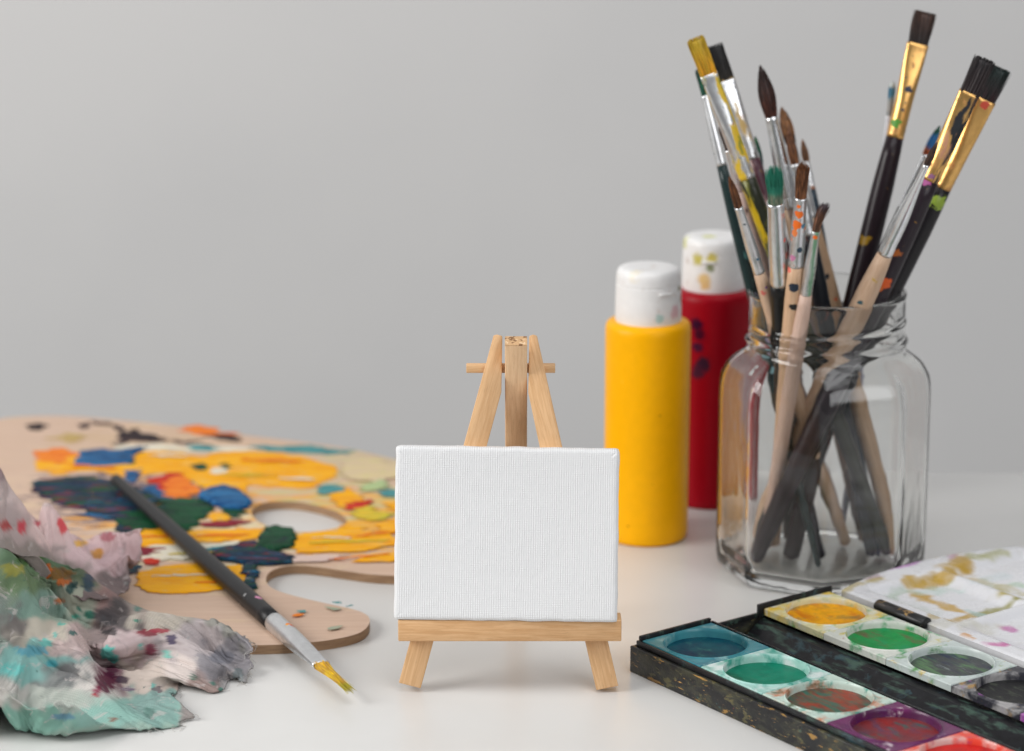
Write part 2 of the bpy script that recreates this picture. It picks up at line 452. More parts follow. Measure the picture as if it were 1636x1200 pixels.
# ------------------------------------------------------------------ paintbrushes
rb_ = random.Random(11)
def strands(L, rx0, ry0, prof, count, rnd, bend=0.0, splay=0.0, flat=False, thick=.035, tip_jit=.12, clump=0.0):
    """bristle tuft from z=0 to z=L. prof(t): radius factor; thin three-sided hairs"""
    V, Fs = [], []
    for i in range(count):
        if flat: qx = rnd.uniform(-1, 1); qy = rnd.uniform(-1, 1)
        else:
            a = rnd.uniform(0, 2*math.pi); r = math.sqrt(rnd.uniform(.15, 1)); qx, qy = r*math.cos(a), r*math.sin(a)
        ll = L*(1-abs(rnd.gauss(0, tip_jit)))
        if not flat: ll *= 1-.18*(qx*qx+qy*qy)*(0 if splay > .2 else 1)
        jx, jy = rnd.gauss(0, 1)*.05*rx0, rnd.gauss(0, 1)*.05*ry0
        a0 = rnd.uniform(0, 6.28); seg = 6; base = len(V)
        for k in range(seg+1):
            t = k/seg; tt = t*ll/L
            f = prof(tt)
            x = qx*rx0*f*(1+splay*t*t)+jx*t*2+bend*t*t; y = qy*ry0*f*(1+splay*t*t)+jy*t*2
            if clump: x += clump*rx0*t*t*math.sin(qx*9+qy*4)*.5
            w_ = thick*(1-.75*t)
            for q in range(3):
                b = a0+q*2.094
                V.append((x+w_*math.cos(b), y+w_*math.sin(b), tt*L-.08))
        for k in range(seg):
            for q in range(3):
                r2 = (q+1) % 3
                Fs.append((base+k*3+q, base+k*3+r2, base+k*3+3+r2, base+k*3+3+q))
    return V, Fs
def tuft_core(L, rx0, ry0, prof, bend=0, flat=False, n=20):
    rings = []
    for k in range(9):
        t = k/8; f = prof(t*.93)*.90
        rings.append([(rx0*f*math.cos(2*math.pi*j/n)+bend*(t*.93)**2, ry0*f*math.sin(2*math.pi*j/n), t*L*.93-.05) for j in range(n)])
    return loft(rings)
def hair_mat(name, root, tip, dark, layers=(), L=1.5, rough=.55):
    n = N(name)
    sx = n.new('ShaderNodeSeparateXYZ'); n.link(n.co(), sx.inputs[0])
    c = n.mix(n.ramp(sx.outputs[2], 0, L), root, tip)
    c = n.mix(n.ramp(n.noise(6, 1, (3, 3, .30), 3), .40, .60), c, n.mix(.85, c, dark))
    for col, z0, z1 in layers: c = n.mix(n.ramp(n.math('MULTIPLY_ADD', n.noise(5, 3, (1, 1, .4)), .5, sx.outputs[2]), z0+.25, z1+.25), c, col)
    n.link(c, n.b.inputs['Base Color']); n.b.inputs['Roughness'].default_value = rough
    return n.m
SILVER = (.74, .75, .76); GOLD = (.80, .47, .16)
def ring_pts(rx, ry, z, n=28, pw=2.0):
    out = []
    for j in range(n):
        a = 2*math.pi*j/n; c_, s_ = math.cos(a), math.sin(a)
        out.append((rx*math.copysign(abs(c_)**(2/pw), c_), ry*math.copysign(abs(s_)**(2/pw), s_), z))
    return out
def build_brush(root, Lt, zf0, zf1, w, hair, ferr_mat, handle_mat, kind):
    """local z up the brush from the handle end; zf0/zf1 ferrule bottom/top; w dict of half widths in cm"""
    hb, hm, fb, ft = w['hend'], w['hmax'], w['fb'], w['ft']
    ftx, fty = (ft, w.get('fty', ft))
    # handle
    prof = []
    for t in (0, .004, .012, .03, .08, .2, .35, .5, .65, .78, .88, .95, 1.0):
        if t < .85: r = hb+(hm-hb)*math.sin(min(1, t/.85)*math.pi/2)**1.1
        else: r = hm+(fb*.97-hm)*((t-.85)/.15)**1.5
        if t < .012: r *= (0.02, .55, 1)[0 if t == 0 else 1]
        prof.append((r, t*zf0))
    V, Fs = loft([ring_pts(r, r, z, 24) for r, z in prof])
    mesh('handle', V, Fs, handle_mat, root)
    # ferrule with crimp rings
    fr = []
    LF = zf1-zf0
    for k in range(33):
        t = k/32; z = zf0-.12+(LF+.12)*t
        e = 0 if t < .3 else ((t-.3)/.7)
        e = e*e*(3-2*e)
        rx = fb+(ftx-fb)*e; ry = fb+(fty-fb)*e
        cr = 0
        for zc in w.get('crimp', (.22, .42)): cr += -.022*math.exp(-((z-zf0-zc)/.045)**2)
        if t > .95: cr += .012
        fr.append(ring_pts(rx+cr, ry+cr, z, 28, 2.0+ (1.2*e if fty < ftx else 0)))
    fr.append(ring_pts(ftx*.93, fty*.9, zf1, 28)); fr.append(ring_pts(ftx*.9, fty*.85, zf1-.08, 28))
    V, Fs = loft(fr)
    mesh('ferrule', V, Fs, ferr_mat, root)
    # bristles
    LB = Lt-zf1; hk = hair
    flat = kind == 'flat'
    if kind == 'flat': prof = lambda t: 1.0+.10*math.sin(t*2.2)*hk.get('bulge', 1)
    elif kind == 'point': prof = lambda t: (1+.42*hk.get('bulge', 1)*math.sin(min(1, t*1.35)*math.pi*.62))*max(.03, (1-max(0, (t-.30)/.70)**1.7))
    else: prof = lambda t: (1+.35*hk.get('bulge', 1)*t)*(1 if t < .8 else 1-(t-.8)*1.2)
    ys = hk.get('ys', 1.0)
    a = strands(LB, ftx*.86, fty*.86*ys, prof, hk['n'], rb_, hk.get('bend', 0), hk.get('splay', 0), flat, hk.get('thick', .03), hk.get('jit', .05), hk.get('clump', 0))
    parts = [a]
    if hk.get('core', True): parts.append(tuft_core(LB*hk.get('corelen', .97), ftx*.86, fty*.86*ys, prof, hk.get('bend', 0)))
    V, Fs = join(*parts)
    o = mesh('bristles', V, Fs, hk['mat'], root)
    o.location = (0, 0, zf1*S)
GRP = 'paintbrushes standing in the glass jar'
def jar_brush(tip, rim, Yr, Yb, fer, label, w, hair, fm, hm, kind, roll=0, zb=.58):
    """tip and rim are picture positions along the brush; Yr its distance where it crosses the rim, Yb where it stands on the jar floor"""
    R = PY(rim[0], rim[1], Yr)
    lo, hi = Yr-14, Yr+14
    def foot(Yt):
        T = PY(tip[0], tip[1], Yt); s = (T.z-zb)/(T.z-R.z); return T+(R-T)*s, T
    for _ in range(60):
        mid = (lo+hi)/2; B, T = foot(mid)
        if B.y > Yb: lo = mid
        else: hi = mid
    B, T = foot((lo+hi)/2)
    # stay inside the glass
    dx, dy = B.x-JC.x, B.y-JC.y; rr = math.hypot(dx, dy)
    if rr > 3.55: B.x = JC.x+dx*3.55/rr; B.y = JC.y+dy*3.55/rr
    d = (T-B); L = d.length; d.normalize()
    x = Vector((1, 0, 0)); x = (x-d*x.dot(d)).normalized(); y = d.cross(x)
    if roll: q = Matrix.Rotation(roll, 3, d); x = q@x; y = q@y
    root = empty('paintbrush', B, label, 'paintbrush', GRP, Matrix((x, y, d)).transposed())
    # ferrule limits given as fractions of the tip->rim picture distance
    def at(fr):  # picture fraction -> distance along brush from its foot
        px = tip[0]+(rim[0]-tip[0])*fr; py = tip[1]+(rim[1]-tip[1])*fr
        best = None
        for k in range(400):
            q = T+(B-T)*(k/399); X, Y = pix(q); e = (Y-py)**2
            if best is None or e < best[0]: best = (e, (q-B).length)
        return best[1]
    y_t, y_r = tip[1], rim[1]
    z1 = at((fer[0]-y_t)/(y_r-y_t)); z0 = at((fer[1]-y_t)/(y_r-y_t))
    build_brush(root, L, z0, z1, w, hair, fm(z0, z1) if callable(fm) else fm, hm(z0) if callable(hm) else hm, kind)
    return root
def silver(layers=(), spots=None, rough=.27):
    layers = list(layers)+[((.06, .10, .12), 3.2, .69, .02, len(layers)+3), ((.50, .16, .06), 3.0, .72, .02, len(layers)+8)]
    def f(z0, z1):
        sp = [((x, y, z0+(z1-z0)*t), r, c) for x, y, t, r, c in (spots or [])]
        return mat('silver_ferrule', SILVER, rough+.06, 1.0, layers, sp, bump=(6, .12), var=.08)
    return f
def gold(layers=(), spots=None):
    layers = list(layers)+[((.40, .17, .05), 1.4, .63, .06, 41, (1.4, 1.4, .5)), ((.02, .02, .03), 3.2, .70, .02, 45)]
    def f(z0, z1):
        sp = [((x, y, z0+(z1-z0)*t), r, c) for x, y, t, r, c in (spots or [])]
        return mat('gold_ferrule', GOLD, .34, 1.0, layers, sp, bump=(5, .15), var=.08)
    return f
def hpaint(col, layers=(), spots=None, rough=.30):
    layers = list(layers)+[((.40, .20, .03), 3.4, .73, .015, 5), ((.05, .18, .14), 3.0, .73, .015, 15), ((.30, .05, .10), 3.1, .74, .015, 25)]
    def f(z0):
        sp = [((x, y, z0-t), r, c) for x, y, t, r, c in (spots or [])]
        return mat('painted_handle', col, rough, 0, layers, sp, var=.1, coat=0, spec=.28, bump=(4, .08), zmin=z0-6)
    return f
def hwood(spots=None, extra=(), a=(.62, .44, .31), b=(.54, .36, .24)):
    def f(z0):
        return wood_mat('bare_handle_wood', a, b, 'z', 1.2, .5, extra, [((x, y, z0-t), r, c) for x, y, t, r, c in (spots or [])])
    return f
DK = (.008, .008, .009); PLUM = (.015, .008, .011)
YEL = (.80, .45, .01); TEAL = (.01, .14, .11); BLUE = (.02, .10, .25); ORG = (.85, .16, .01)
st = (1, 1, .3)
brown = lambda nm='brown_hair': hair_mat(nm, (.30, .12, .045), (.22, .075, .025), (.05, .018, .01))
# --- left fan, back to front
jar_brush((1140, 68), (1276, 478), 131.2, 130, (128, 250), 'flat brush with black bristles leaning left directly behind the yellow one',
    dict(hend=.28, hmax=.38, fb=.36, ft=.40, fty=.13), dict(n=140, mat=hair_mat('black_hair', (.03, .025, .02), (.006, .006, .007), (.002, .002, .002), [((.45, .3, .12), .12, -.02)])), silver([((.45, .30, .10), 1.6, .60, .04, 3, st), ((.06, .05, .04), 1.9, .64, .04, 7, st)]),
    hpaint((.42, .30, .27), [((.06, .02, .03), 1.5, .56, .03, 2, st), ((.45, .30, .05), 1.5, .66, .03, 5, st)]), 'flat', roll=.2)
jar_brush((1115, 106), (1203, 470), 130.2, 127.5, (153, 260), 'thin dark green tipped brush, leftmost of those in the jar',
    dict(hend=.15, hmax=.29, fb=.24, ft=.18), dict(n=110, bulge=.6, splay=.25, mat=hair_mat('green_black_hair', (.0, .20, .10), (.01, .025, .02), (.0, .01, .01)), jit=.10), silver([((.05, .25, .18), 1.8, .66, .03, 2, st)]),
    hpaint((.012, .028, .028), [((.05, .16, .15), 3.0, .66, .02, 4, (1, 1, .6))], [(-.05, -.2, 8.8, .12, (.25, .45, .5)), (.0, -.15, 9.6, .09, (.25, .45, .5))]), 'round')
jar_brush((1206, 212), (1243, 478), 131.8, 131, (268, 330), 'small green and teal tipped brush half hidden behind the yellow one',
    dict(hend=.12, hmax=.25, fb=.2, ft=.17), dict(n=90, mat=hair_mat('teal_hair', (.0, .08, .12), (.02, .22, .04), (.0, .03, .04)), jit=.08), silver([((.5, .35, .3), 1.8, .6, .05, 2, st)]), hpaint((.02, .02, .03)), 'point')
jar_brush((1213, 98), (1296, 478), 131.2, 131.0, (187, 328), 'large round brush with a dark brown pointed head and long silver ferrule',
    dict(hend=.30, hmax=.42, fb=.38, ft=.29), dict(n=300, bulge=1.6, thick=.022, jit=.04, mat=hair_mat('dark_brown_hair', (.13, .04, .025), (.035, .014, .012), (.01, .005, .005), [((.02, .006, .006), 1.9, 2.4)], 2.2)), silver([((.30, .42, .36), 1.2, .66, .05, 2, (1.5, 1.5, .12))], rough=.2),
    hwood(None, [((.10, .06, .04), 1.2, .58, .05, 2, st)], (.40, .28, .19), (.30, .19, .12)), 'point')
jar_brush((1281, 218), (1328, 478), 132.2, 129, (258, 300), 'little brown tipped brush farthest back in the middle of the jar',
    dict(hend=.12, hmax=.26, fb=.2, ft=.15), dict(n=90, mat=hair_mat('mid_brown_hair', (.30, .12, .03), (.20, .07, .02), (.05, .02, .01))), silver([((.3, .1, .03), 2, .6, .05, 2)]), hpaint((.015, .03, .045), [((.3, .08, .02), 2.2, .66, .03, 2, st)]), 'point')
jar_brush((1247, 165), (1338, 478), 131.4, 129, (230, 345), 'brown pointed brush with bare wooden handle between the large round and the centre brushes',
    dict(hend=.32, hmax=.42, fb=.33, ft=.24), dict(n=200, bulge=1.1, mat=hair_mat('ochre_hair', (.32, .13, .04), (.34, .15, .05), (.08, .03, .01), [((.05, .02, .01), .55, .25)])), silver([((.6, .62, .05), 1.6, .70, .02, 2, st), ((.02, .08, .14), 1.3, .62, .03, 5, st)]),
    hwood([(0, -.3, 2.8, .13, (.015, .015, .02)), (-.1, -.3, 1.2, .10, (.02, .05, .06)), (.12, -.28, 3.9, .10, (.5, .12, .05)), (-.2, -.2, 3.2, .13, (.02, .02, .03))], (), (.48, .32, .20), (.38, .24, .14)), 'point')
jar_brush((1109, 57), (1266, 478), 129.0, 129.2, (118, 281), 'flat brush with a yellow caked head and yellow streaked ferrule, leaning left',
    dict(hend=.30, hmax=.39, fb=.37, ft=.38, fty=.15), dict(n=150, thick=.05, mat=hair_mat('yellow_caked_hair', (.78, .36, .01), (.60, .42, .03), (.42, .25, .01), [((.70, .62, .45), 3.0, 3.2)])), silver([((.66, .44, .02), 1.3, .52, .03, 12, (1.2, 1.2, .45)), ((.30, .27, .03), 1.8, .60, .03, 5, (1.2, 1.2, .35))]),
    hpaint((.02, .022, .012), [((.50, .34, .01), 1.3, .56, .03, 5, (1, 1, .22)), ((.16, .16, .03), 1.5, .52, .05, 8, (1, 1, .22))]), 'flat', roll=.1)
jar_brush((1152, 196), (1236, 480), 130.0, 131.5, (238, 300), 'brush with pale pink handle squeezed between the yellow flat brush and the short thin one',
    dict(hend=.22, hmax=.30, fb=.26, ft=.2), dict(n=80, mat=hair_mat('worn_hair', (.10, .05, .03), (.05, .03, .02), (.02, .01, .01))), silver([((.4, .3, .28), 1.5, .58, .05, 2, st)]), hpaint((.52, .38, .34), [((.10, .05, .05), 1.8, .60, .03, 2, st), ((.55, .45, .55), 1.4, .60, .03, 9, st)]), 'round')
jar_brush((1172, 270), (1218, 476), 131.6, 128.6, (300, 352), 'short dark handled brush smeared with lavender paint just above the glass rim at the left',
    dict(hend=.24, hmax=.34, fb=.28, ft=.2), dict(n=80, mat=hair_mat('dark_worn_hair', (.05, .03, .03), (.02, .015, .02), (.01, .01, .01))), silver([((.2, .2, .25), 1.5, .58, .05, 2, st)]), hpaint((.012, .012, .02), [((.42, .38, .58), 1.3, .52, .03, 2, st)]), 'round')
jar_brush((1258, 200), (1312, 478), 130.2, 129.0, (262, 372), 'silver ferruled brush with chestnut tip, partly behind the fluffy reddish brown one',
    dict(hend=.26, hmax=.38, fb=.32, ft=.2), dict(n=140, mat=hair_mat('chestnut_tip_hair', (.28, .11, .04), (.22, .08, .03), (.05, .02, .01))), silver([((.25, .38, .10), 1.4, .62, .04, 2, st), ((.05, .12, .2), 1.6, .62, .04, 6, st)]), hpaint((.012, .014, .018), [((.30, .06, .02), 1.8, .62, .03, 2, st)]), 'point')
# --- front ones
jar_brush((1163, 276), (1229, 486), 127.4, 130.5, (330, 432), 'short thin brown tipped brush with wooden handle leaning left at the rim',
    dict(hend=.26, hmax=.33, fb=.26, ft=.18), dict(n=110, bulge=.5, mat=brown(), thick=.022), silver([], [(.02, -.15, .75, .05, (.02, .05, .06)), (.1, -.18, .2, .06, (.05, .15, .22))]), hwood([(-.05, -.2, 1.0, .10, (.6, .15, .12)), (.08, -.2, .8, .06, (.2, .05, .3))]), 'point')
jar_brush((1236, 260), (1246.5, 486), 127.0, 131.5, (322, 449), 'stiff green bristled brush with wide silver ferrule and black handle',
    dict(hend=.34, hmax=.42, fb=.41, ft=.36), dict(n=480, bulge=.35, splay=.16, core=True, corelen=.5, thick=.017, jit=.14, mat=hair_mat('green_stiff_hair', (.36, .36, .26), (.04, .30, .20), (.01, .12, .08), [((.03, .27, .18), .35, .7)])), silver([((.55, .60, .54), 1.2, .6, .08, 4, (2, 2, .1))], [(.34, -.25, .55, .07, (.7, .1, .08)), (.36, -.2, .85, .10, (.6, .3, .25)), (.38, -.15, .35, .12, (.65, .2, .15))], .22), hpaint((.010, .010, .010)), 'round')
jar_brush((1284, 254), (1266, 490), 126.6, 130.5, (314, 420), 'fluffy reddish brown brush with paint spattered ferrule at the front of the rim',
    dict(hend=.28, hmax=.38, fb=.34, ft=.27), dict(n=420, corelen=.8, bulge=.7, thick=.02, mat=hair_mat('chestnut_hair', (.34, .14, .06), (.27, .10, .035), (.06, .022, .01)), jit=.10, clump=.2), silver([((.55, .20, .10), 2.0, .66, .03, 9)], [(-.12, -.28, .62, .16, ORG), (-.05, -.28, .78, .13, ORG), (-.18, -.22, .50, .12, (.75, .2, .05)), (-.2, -.25, .12, .12, (.55, .2, .35)), (.1, -.3, .25, .09, (.02, .05, .08)), (-.1, -.3, .9, .07, ORG), (.18, -.22, .6, .09, (.05, .2, .3))]), hwood([(-.05, -.33, 1.05, .15, (.02, .03, .05)), (-.28, -.15, .25, .10, (.7, .15, .1)), (.02, -.33, 2.0, .12, (.02, .02, .02))], (), (.68, .46, .30), (.60, .38, .23)), 'round')
jar_brush((1311, 322), (1284, 492), 126.3, 130.2, (369, 466), 'short brown brush with bristles bent to the right, shortest in the jar',
    dict(hend=.28, hmax=.36, fb=.27, ft=.18, crimp=(.2, .4, .6)), dict(n=170, bulge=.5, bend=.22, thick=.02, splay=.5, jit=.10, mat=hair_mat('bent_brown_hair', (.33, .15, .08), (.14, .06, .04), (.04, .02, .015), [((.06, .04, .05), .9, 1.3)])), silver([((.15, .30, .18), 1.0, .62, .05, 4, (2.2, 2.2, .12))], [(-.02, -.2, .92, .07, ORG)]), hwood(None, (), (.66, .48, .40), (.58, .40, .31)), 'round')
# --- right fan
jar_brush((1427, 124), (1388, 470), 132.0, 131, (186, 262), 'whitish blue tipped brush hidden behind the tall gold ferruled one',
    dict(hend=.12, hmax=.22, fb=.15, ft=.13), dict(n=120, bulge=1.2, mat=hair_mat('pale_hair', (.50, .44, .40), (.42, .48, .48), (.25, .3, .32), [((.08, .25, .38), .75, 1.0), ((.45, .48, .46), 1.15, 1.3)])), mat('white_ferrule', (.72, .72, .76), .4), hpaint((.34, .34, .42), [((.05, .05, .08), 1.5, .55, .04, 2, st)]), 'round')
jar_brush((1504, 196), (1381, 470), 131.5, 129.5, (248, 330), 'brush tip daubed green, blue and orange behind the black flat brushes',
    dict(hend=.12, hmax=.27, fb=.24, ft=.22), dict(n=150, bulge=.5, mat=hair_mat('multicolour_hair', (.75, .18, .01), (.01, .11, .07), (.08, .01, .03), [((.02, .15, .38), .25, .5), ((.01, .10, .06), .95, 1.15)])), silver(), hpaint((.012, .014, .016)), 'point')
jar_brush((1480, 16), (1367, 474), 130.6, 128.6, (70, 216), 'tall flat brush with neat dark brown bristles and gold ferrule, highest in the jar',
    dict(hend=.38, hmax=.50, fb=.40, ft=.48, fty=.15, crimp=(.2, .45, .62)), dict(n=420, thick=.022, jit=.02, mat=hair_mat('dark_flat_hair', (.022, .012, .010), (.10, .045, .03), (.01, .005, .004))), gold([], [(.05, -.2, .50, .13, (.02, .03, .06)), (.04, -.25, .36, .08, (.02, .03, .06)), (-.03, -.28, .28, .10, (.02, .03, .06)), (-.12, -.25, .12, .17, (.08, .28, .03)), (-.18, -.2, .62, .05, (.02, .03, .06)), (.0, -.25, .75, .03, (.02, .03, .06))]),
    hpaint(PLUM, [], [(-.18, -.25, 4.9, .22, (.30, .17, .01)), (-.2, -.2, 1.6, .06, (.05, .25, .3))]), 'flat')
jar_brush((1603, 106), (1420, 470), 128.9, 129.4, (160, 295), 'black bristled flat brush with gold ferrule, rightmost in the jar',
    dict(hend=.36, hmax=.48, fb=.40, ft=.43, fty=.15, crimp=(.2, .45)), dict(n=300, thick=.03, jit=.05, mat=hair_mat('black_green_hair', (.03, .008, .012), (.012, .03, .027), (.003, .006, .006), [])), gold([], [(-.2, -.25, .55, .03, DK), (.0, -.2, .95, .14, (.5, .06, .03))]),
    hpaint((.014, .012, .014), [], [(.05, -.27, .75, .26, (.26, .36, .05))]), 'flat')
jar_brush((1576, 90), (1392, 480), 127.6, 128.0, (148, 283), 'flat brush with caked black bristles, gold ferrule and orange blots on its black handle',
    dict(hend=.40, hmax=.53, fb=.43, ft=.45, fty=.16, crimp=(.2, .45)), dict(n=200, thick=.055, jit=.05, clump=.25, mat=hair_mat('black_caked_hair', (.018, .008, .010), (.008, .006, .008), (.03, .02, .02), [])), gold([((.006, .008, .012), .95, .54, .02, 6, (1.6, 1.6, .4)), ((.45, .22, .13), 1.1, .60, .05, 12, (1.6, 1.6, .35))], [(-.05, -.3, .03, .12, (.25, .1, .2))]),
    hpaint((.020, .013, .018), [], [(-.10, -.3, .15, .16, (.34, .07, .22)), (.0, -.3, .55, .05, (.6, .25, .02)), (-.12, -.28, 1.7, .09, (.03, .25, .05)), (.05, -.3, 2.7, .08, (.75, .40, .02)), (.05, -.33, 2.72, .07, (.75, .40, .02)), (-.05, -.33, 3.55, .20, (.32, .09, .02)), (.0, -.34, 5.0, .25, (.62, .10, .02)), (-.1, -.32, 5.35, .20, (.55, .12, .02))]), 'flat', roll=-.1)
jar_brush((1500, 222), (1368, 484), 126.9, 131.8, (262, 402), 'slender silver ferruled brush with pale wooden handle leaning right',
    dict(hend=.36, hmax=.48, fb=.33, ft=.13, crimp=(.35, .5, .65)), dict(n=90, mat=hair_mat('hidden_tip_hair', (.1, .05, .03), (.06, .03, .02), (.02, .01, .01))), silver(rough=.2), hwood([(-.05, -.3, 1.3, .10, (.50, .32, .04)), (-.15, -.3, 2.6, .12, (.03, .09, .11)), (.05, -.3, 2.0, .06, (.5, .2, .15))]), 'point')

# ------------------------------------------------------------------ wooden palette with paint
PT = .42                                    # thickness
outline = [(592, 988), (589, 1000), (578, 1010), (558, 1017), (520, 1024), (470, 1029), (420, 1031), (360, 1031), (310, 1029), (262, 1022), (210, 1010), (150, 990), (80, 965), (20, 940), (-60, 900), (-130, 850), (-160, 800), (-150, 750), (-110, 710), (-60, 685), (0, 668), (60, 664), (120, 665), (190, 671), (260, 678), (340, 688), (420, 699), (500, 708), (560, 717), (620, 731), (680, 748), (740, 770), (780, 795), (800, 825), (790, 860), (760, 890), (715, 912), (670, 921), (630, 920), (590, 918), (550, 912), (510, 906), (478, 903), (452, 905), (434, 911), (425, 920), (425, 931), (434, 940), (455, 948), (490, 957), (530, 966), (560, 972), (582, 979)]
hole = [(400, 820), (404, 811), (418, 804), (440, 801), (470, 801), (500, 806), (530, 814), (548, 823), (556, 832), (550, 839), (530, 846), (500, 850), (465, 849), (435, 844), (412, 834)]
def smooth_loop(pts, it=2):
    for _ in range(it):
        q = []
        for i in range(len(pts)):
            a, b = pts[i], pts[(i+1) % len(pts)]
            q += [a*.75+b*.25, a*.25+b*.75]
        pts = q
    return pts
from mathutils.geometry import tessellate_polygon
o_p = smooth_loop([P(x, y, PT) for x, y in outline]); h_p = smooth_loop([P(x, y, PT) for x, y in hole])
PC = Vector((-8, 128, 0))
def slab_with_hole(o_p, h_p, z0, z1):
    tr = tessellate_polygon([[Vector((p.x, p.y, 0)) for p in o_p], [Vector((p.x, p.y, 0)) for p in h_p]])
    allp = o_p+h_p; n = len(allp)
    V = [(p.x, p.y, z0) for p in allp]+[(p.x, p.y, z1) for p in allp]
    Fs = [tuple(t) for t in tr]+[tuple(i+n for i in t) for t in tr]
    def side(i0, m):
        for i in range(m): j = (i+1) % m; Fs.append((i0+i, i0+j, n+i0+j, n+i0+i))
    side(0, len(o_p)); side(len(o_p), len(h_p))
    return V, Fs
pal = empty('artist_palette', PC, 'wooden kidney palette covered in yellow, blue, green and red paint, lying behind the rag', 'palette')
pw = N('palette_birch')
g1 = pw.noise(1.0, 1, (.35, 5, 5), 6, .6, .5)
c = pw.mix(pw.ramp(g1, .3, .7), (.62, .445, .335), (.56, .385, .28))
c = pw.mix(pw.ramp(pw.noise(1.4, 8, (.25, 4, 4), 4), .60, .72, 0, .45), c, (.42, .31, .27))
c = pw.mix(pw.ramp(pw.noise(.35, 12, (1, 1.6, 1), 5), .56, .66, 0, .35), c, (.66, .50, .30))
def smear(c, px, py, rx, ry, col, th, seed, al=.9):
    p = P(px, py, 0)-PC
    mp = pw.new('ShaderNodeMapping'); mp.inputs['Location'].default_value = (-p.x/rx, -p.y/ry, 0); mp.inputs['Scale'].default_value = (1/rx, 1/ry, 0)
    pw.link(pw.co(), mp.inputs[0])
    ln = pw.new('ShaderNodeVectorMath', operation='LENGTH'); pw.link(mp.outputs[0], ln.inputs[0])
    fall = pw.ramp(ln.outputs['Value'], 1.0, .35)
    nz = pw.noise(1.0, seed, (.45, 2.2, 1), 6, .62, .6)
    return pw.mix(pw.ramp(pw.math('MULTIPLY', nz, pw.math('MULTIPLY_ADD', fall, .5, .5)), th-.05, th+.05, 0, al), c, col)
c = smear(c, 360, 830, 14, 12, (.76, .33, .02), .50, 21)
c = smear(c, 560, 850, 9, 9, (.78, .38, .02), .48, 25)
c = smear(c, 200, 800, 8, 10, (.10, .07, .10), .48, 29)
c = smear(c, 330, 720, 14, 9, (.55, .38, .22), .50, 33, .6)
c = smear(c, 560, 790, 8, 12, (.50, .50, .22), .52, 37, .7)
c = smear(c, 330, 880, 8, 7, (.68, .60, .38), .46, 41)
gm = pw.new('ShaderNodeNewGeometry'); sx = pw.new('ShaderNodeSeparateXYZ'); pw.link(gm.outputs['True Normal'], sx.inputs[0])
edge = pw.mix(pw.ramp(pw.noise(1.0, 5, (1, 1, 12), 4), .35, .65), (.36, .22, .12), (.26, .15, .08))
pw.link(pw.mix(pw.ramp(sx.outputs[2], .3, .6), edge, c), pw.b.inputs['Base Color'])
pw.b.inputs['Roughness'].default_value = .6
pw.bump(g1, .2, .03)
V, Fs = slab_with_hole(o_p, h_p, 0.01, PT)
mesh('board', V, Fs, pw.m, pal, off=PC, smooth=False)

_pm = {}
def dab_mat(key, a, b, c_, sc=1.0, st=(.35, 1.6, 1), more=()):
    if key in _pm: return _pm[key]
    n = N(key+'_paint')
    c = n.mix(n.ramp(n.noise(1.3*sc, len(_pm), st, 6, .6, .8), .36, .62), a, b)
    c = n.mix(n.ramp(n.noise(2.0*sc, len(_pm)+7, st, 6, .6, .8), .58, .64), c, c_)
    for k, (col, th) in enumerate(more): c = n.mix(n.ramp(n.noise(1.2, 31+k*5+len(_pm), (.4, 1.9, 1), 6, .65, .9), th, th+.05), c, col)
    n.link(c, n.b.inputs['Base Color']); n.b.inputs['Roughness'].default_value = .5
    n.b.inputs['Specular IOR Level'].default_value = .10
    n.bump(n.noise(1.6, 3, (.5, 3.2, 1), 5), .5, .06)
    _pm[key] = n.m; return n.m
MY = dab_mat('yellow', (.80, .33, .0), (.86, .42, .004), (.74, .46, .14), more=(((.70, .20, .01), .62), ((.62, .50, .30), .64), ((.34, .32, .03), .68)))
MYP = dab_mat('pale_yellow', (.64, .52, .28), (.60, .46, .32), (.56, .54, .18))
MYG = dab_mat('yellow_green', (.50, .46, .03), (.70, .45, .03), (.25, .32, .05))
MB = dab_mat('blue', (.006, .055, .17), (.03, .15, .32), (.006, .012, .04), more=(((.10, .24, .34), .64),))
MN = dab_mat('navy', (.004, .010, .028), (.008, .035, .075), (.008, .05, .03), more=(((.20, .01, .02), .56), ((.01, .12, .24), .58), ((.006, .07, .02), .55), ((.60, .26, .01), .66), ((.42, .40, .38), .69)))
MG = dab_mat('green', (.006, .040, .018), (.008, .080, .03), (.012, .012, .025), more=(((.20, .015, .02), .66), ((.01, .03, .08), .62)))
MK = dab_mat('black', (.012, .010, .012), (.035, .014, .018), (.008, .012, .012))
MR = dab_mat('red', (.46, .012, .008), (.58, .04, .01), (.26, .01, .02))
MM = dab_mat('maroon', (.16, .008, .025), (.26, .015, .025), (.05, .01, .03))
MO = dab_mat('orange', (.74, .15, .01), (.80, .24, .02), (.60, .05, .01))
MW = dab_mat('white', (.70, .64, .52), (.66, .62, .50), (.70, .55, .25))
MT = dab_mat('teal', (.03, .20, .22), (.10, .30, .30), (.02, .10, .12))
rp = random.Random(5)
zl = [0]
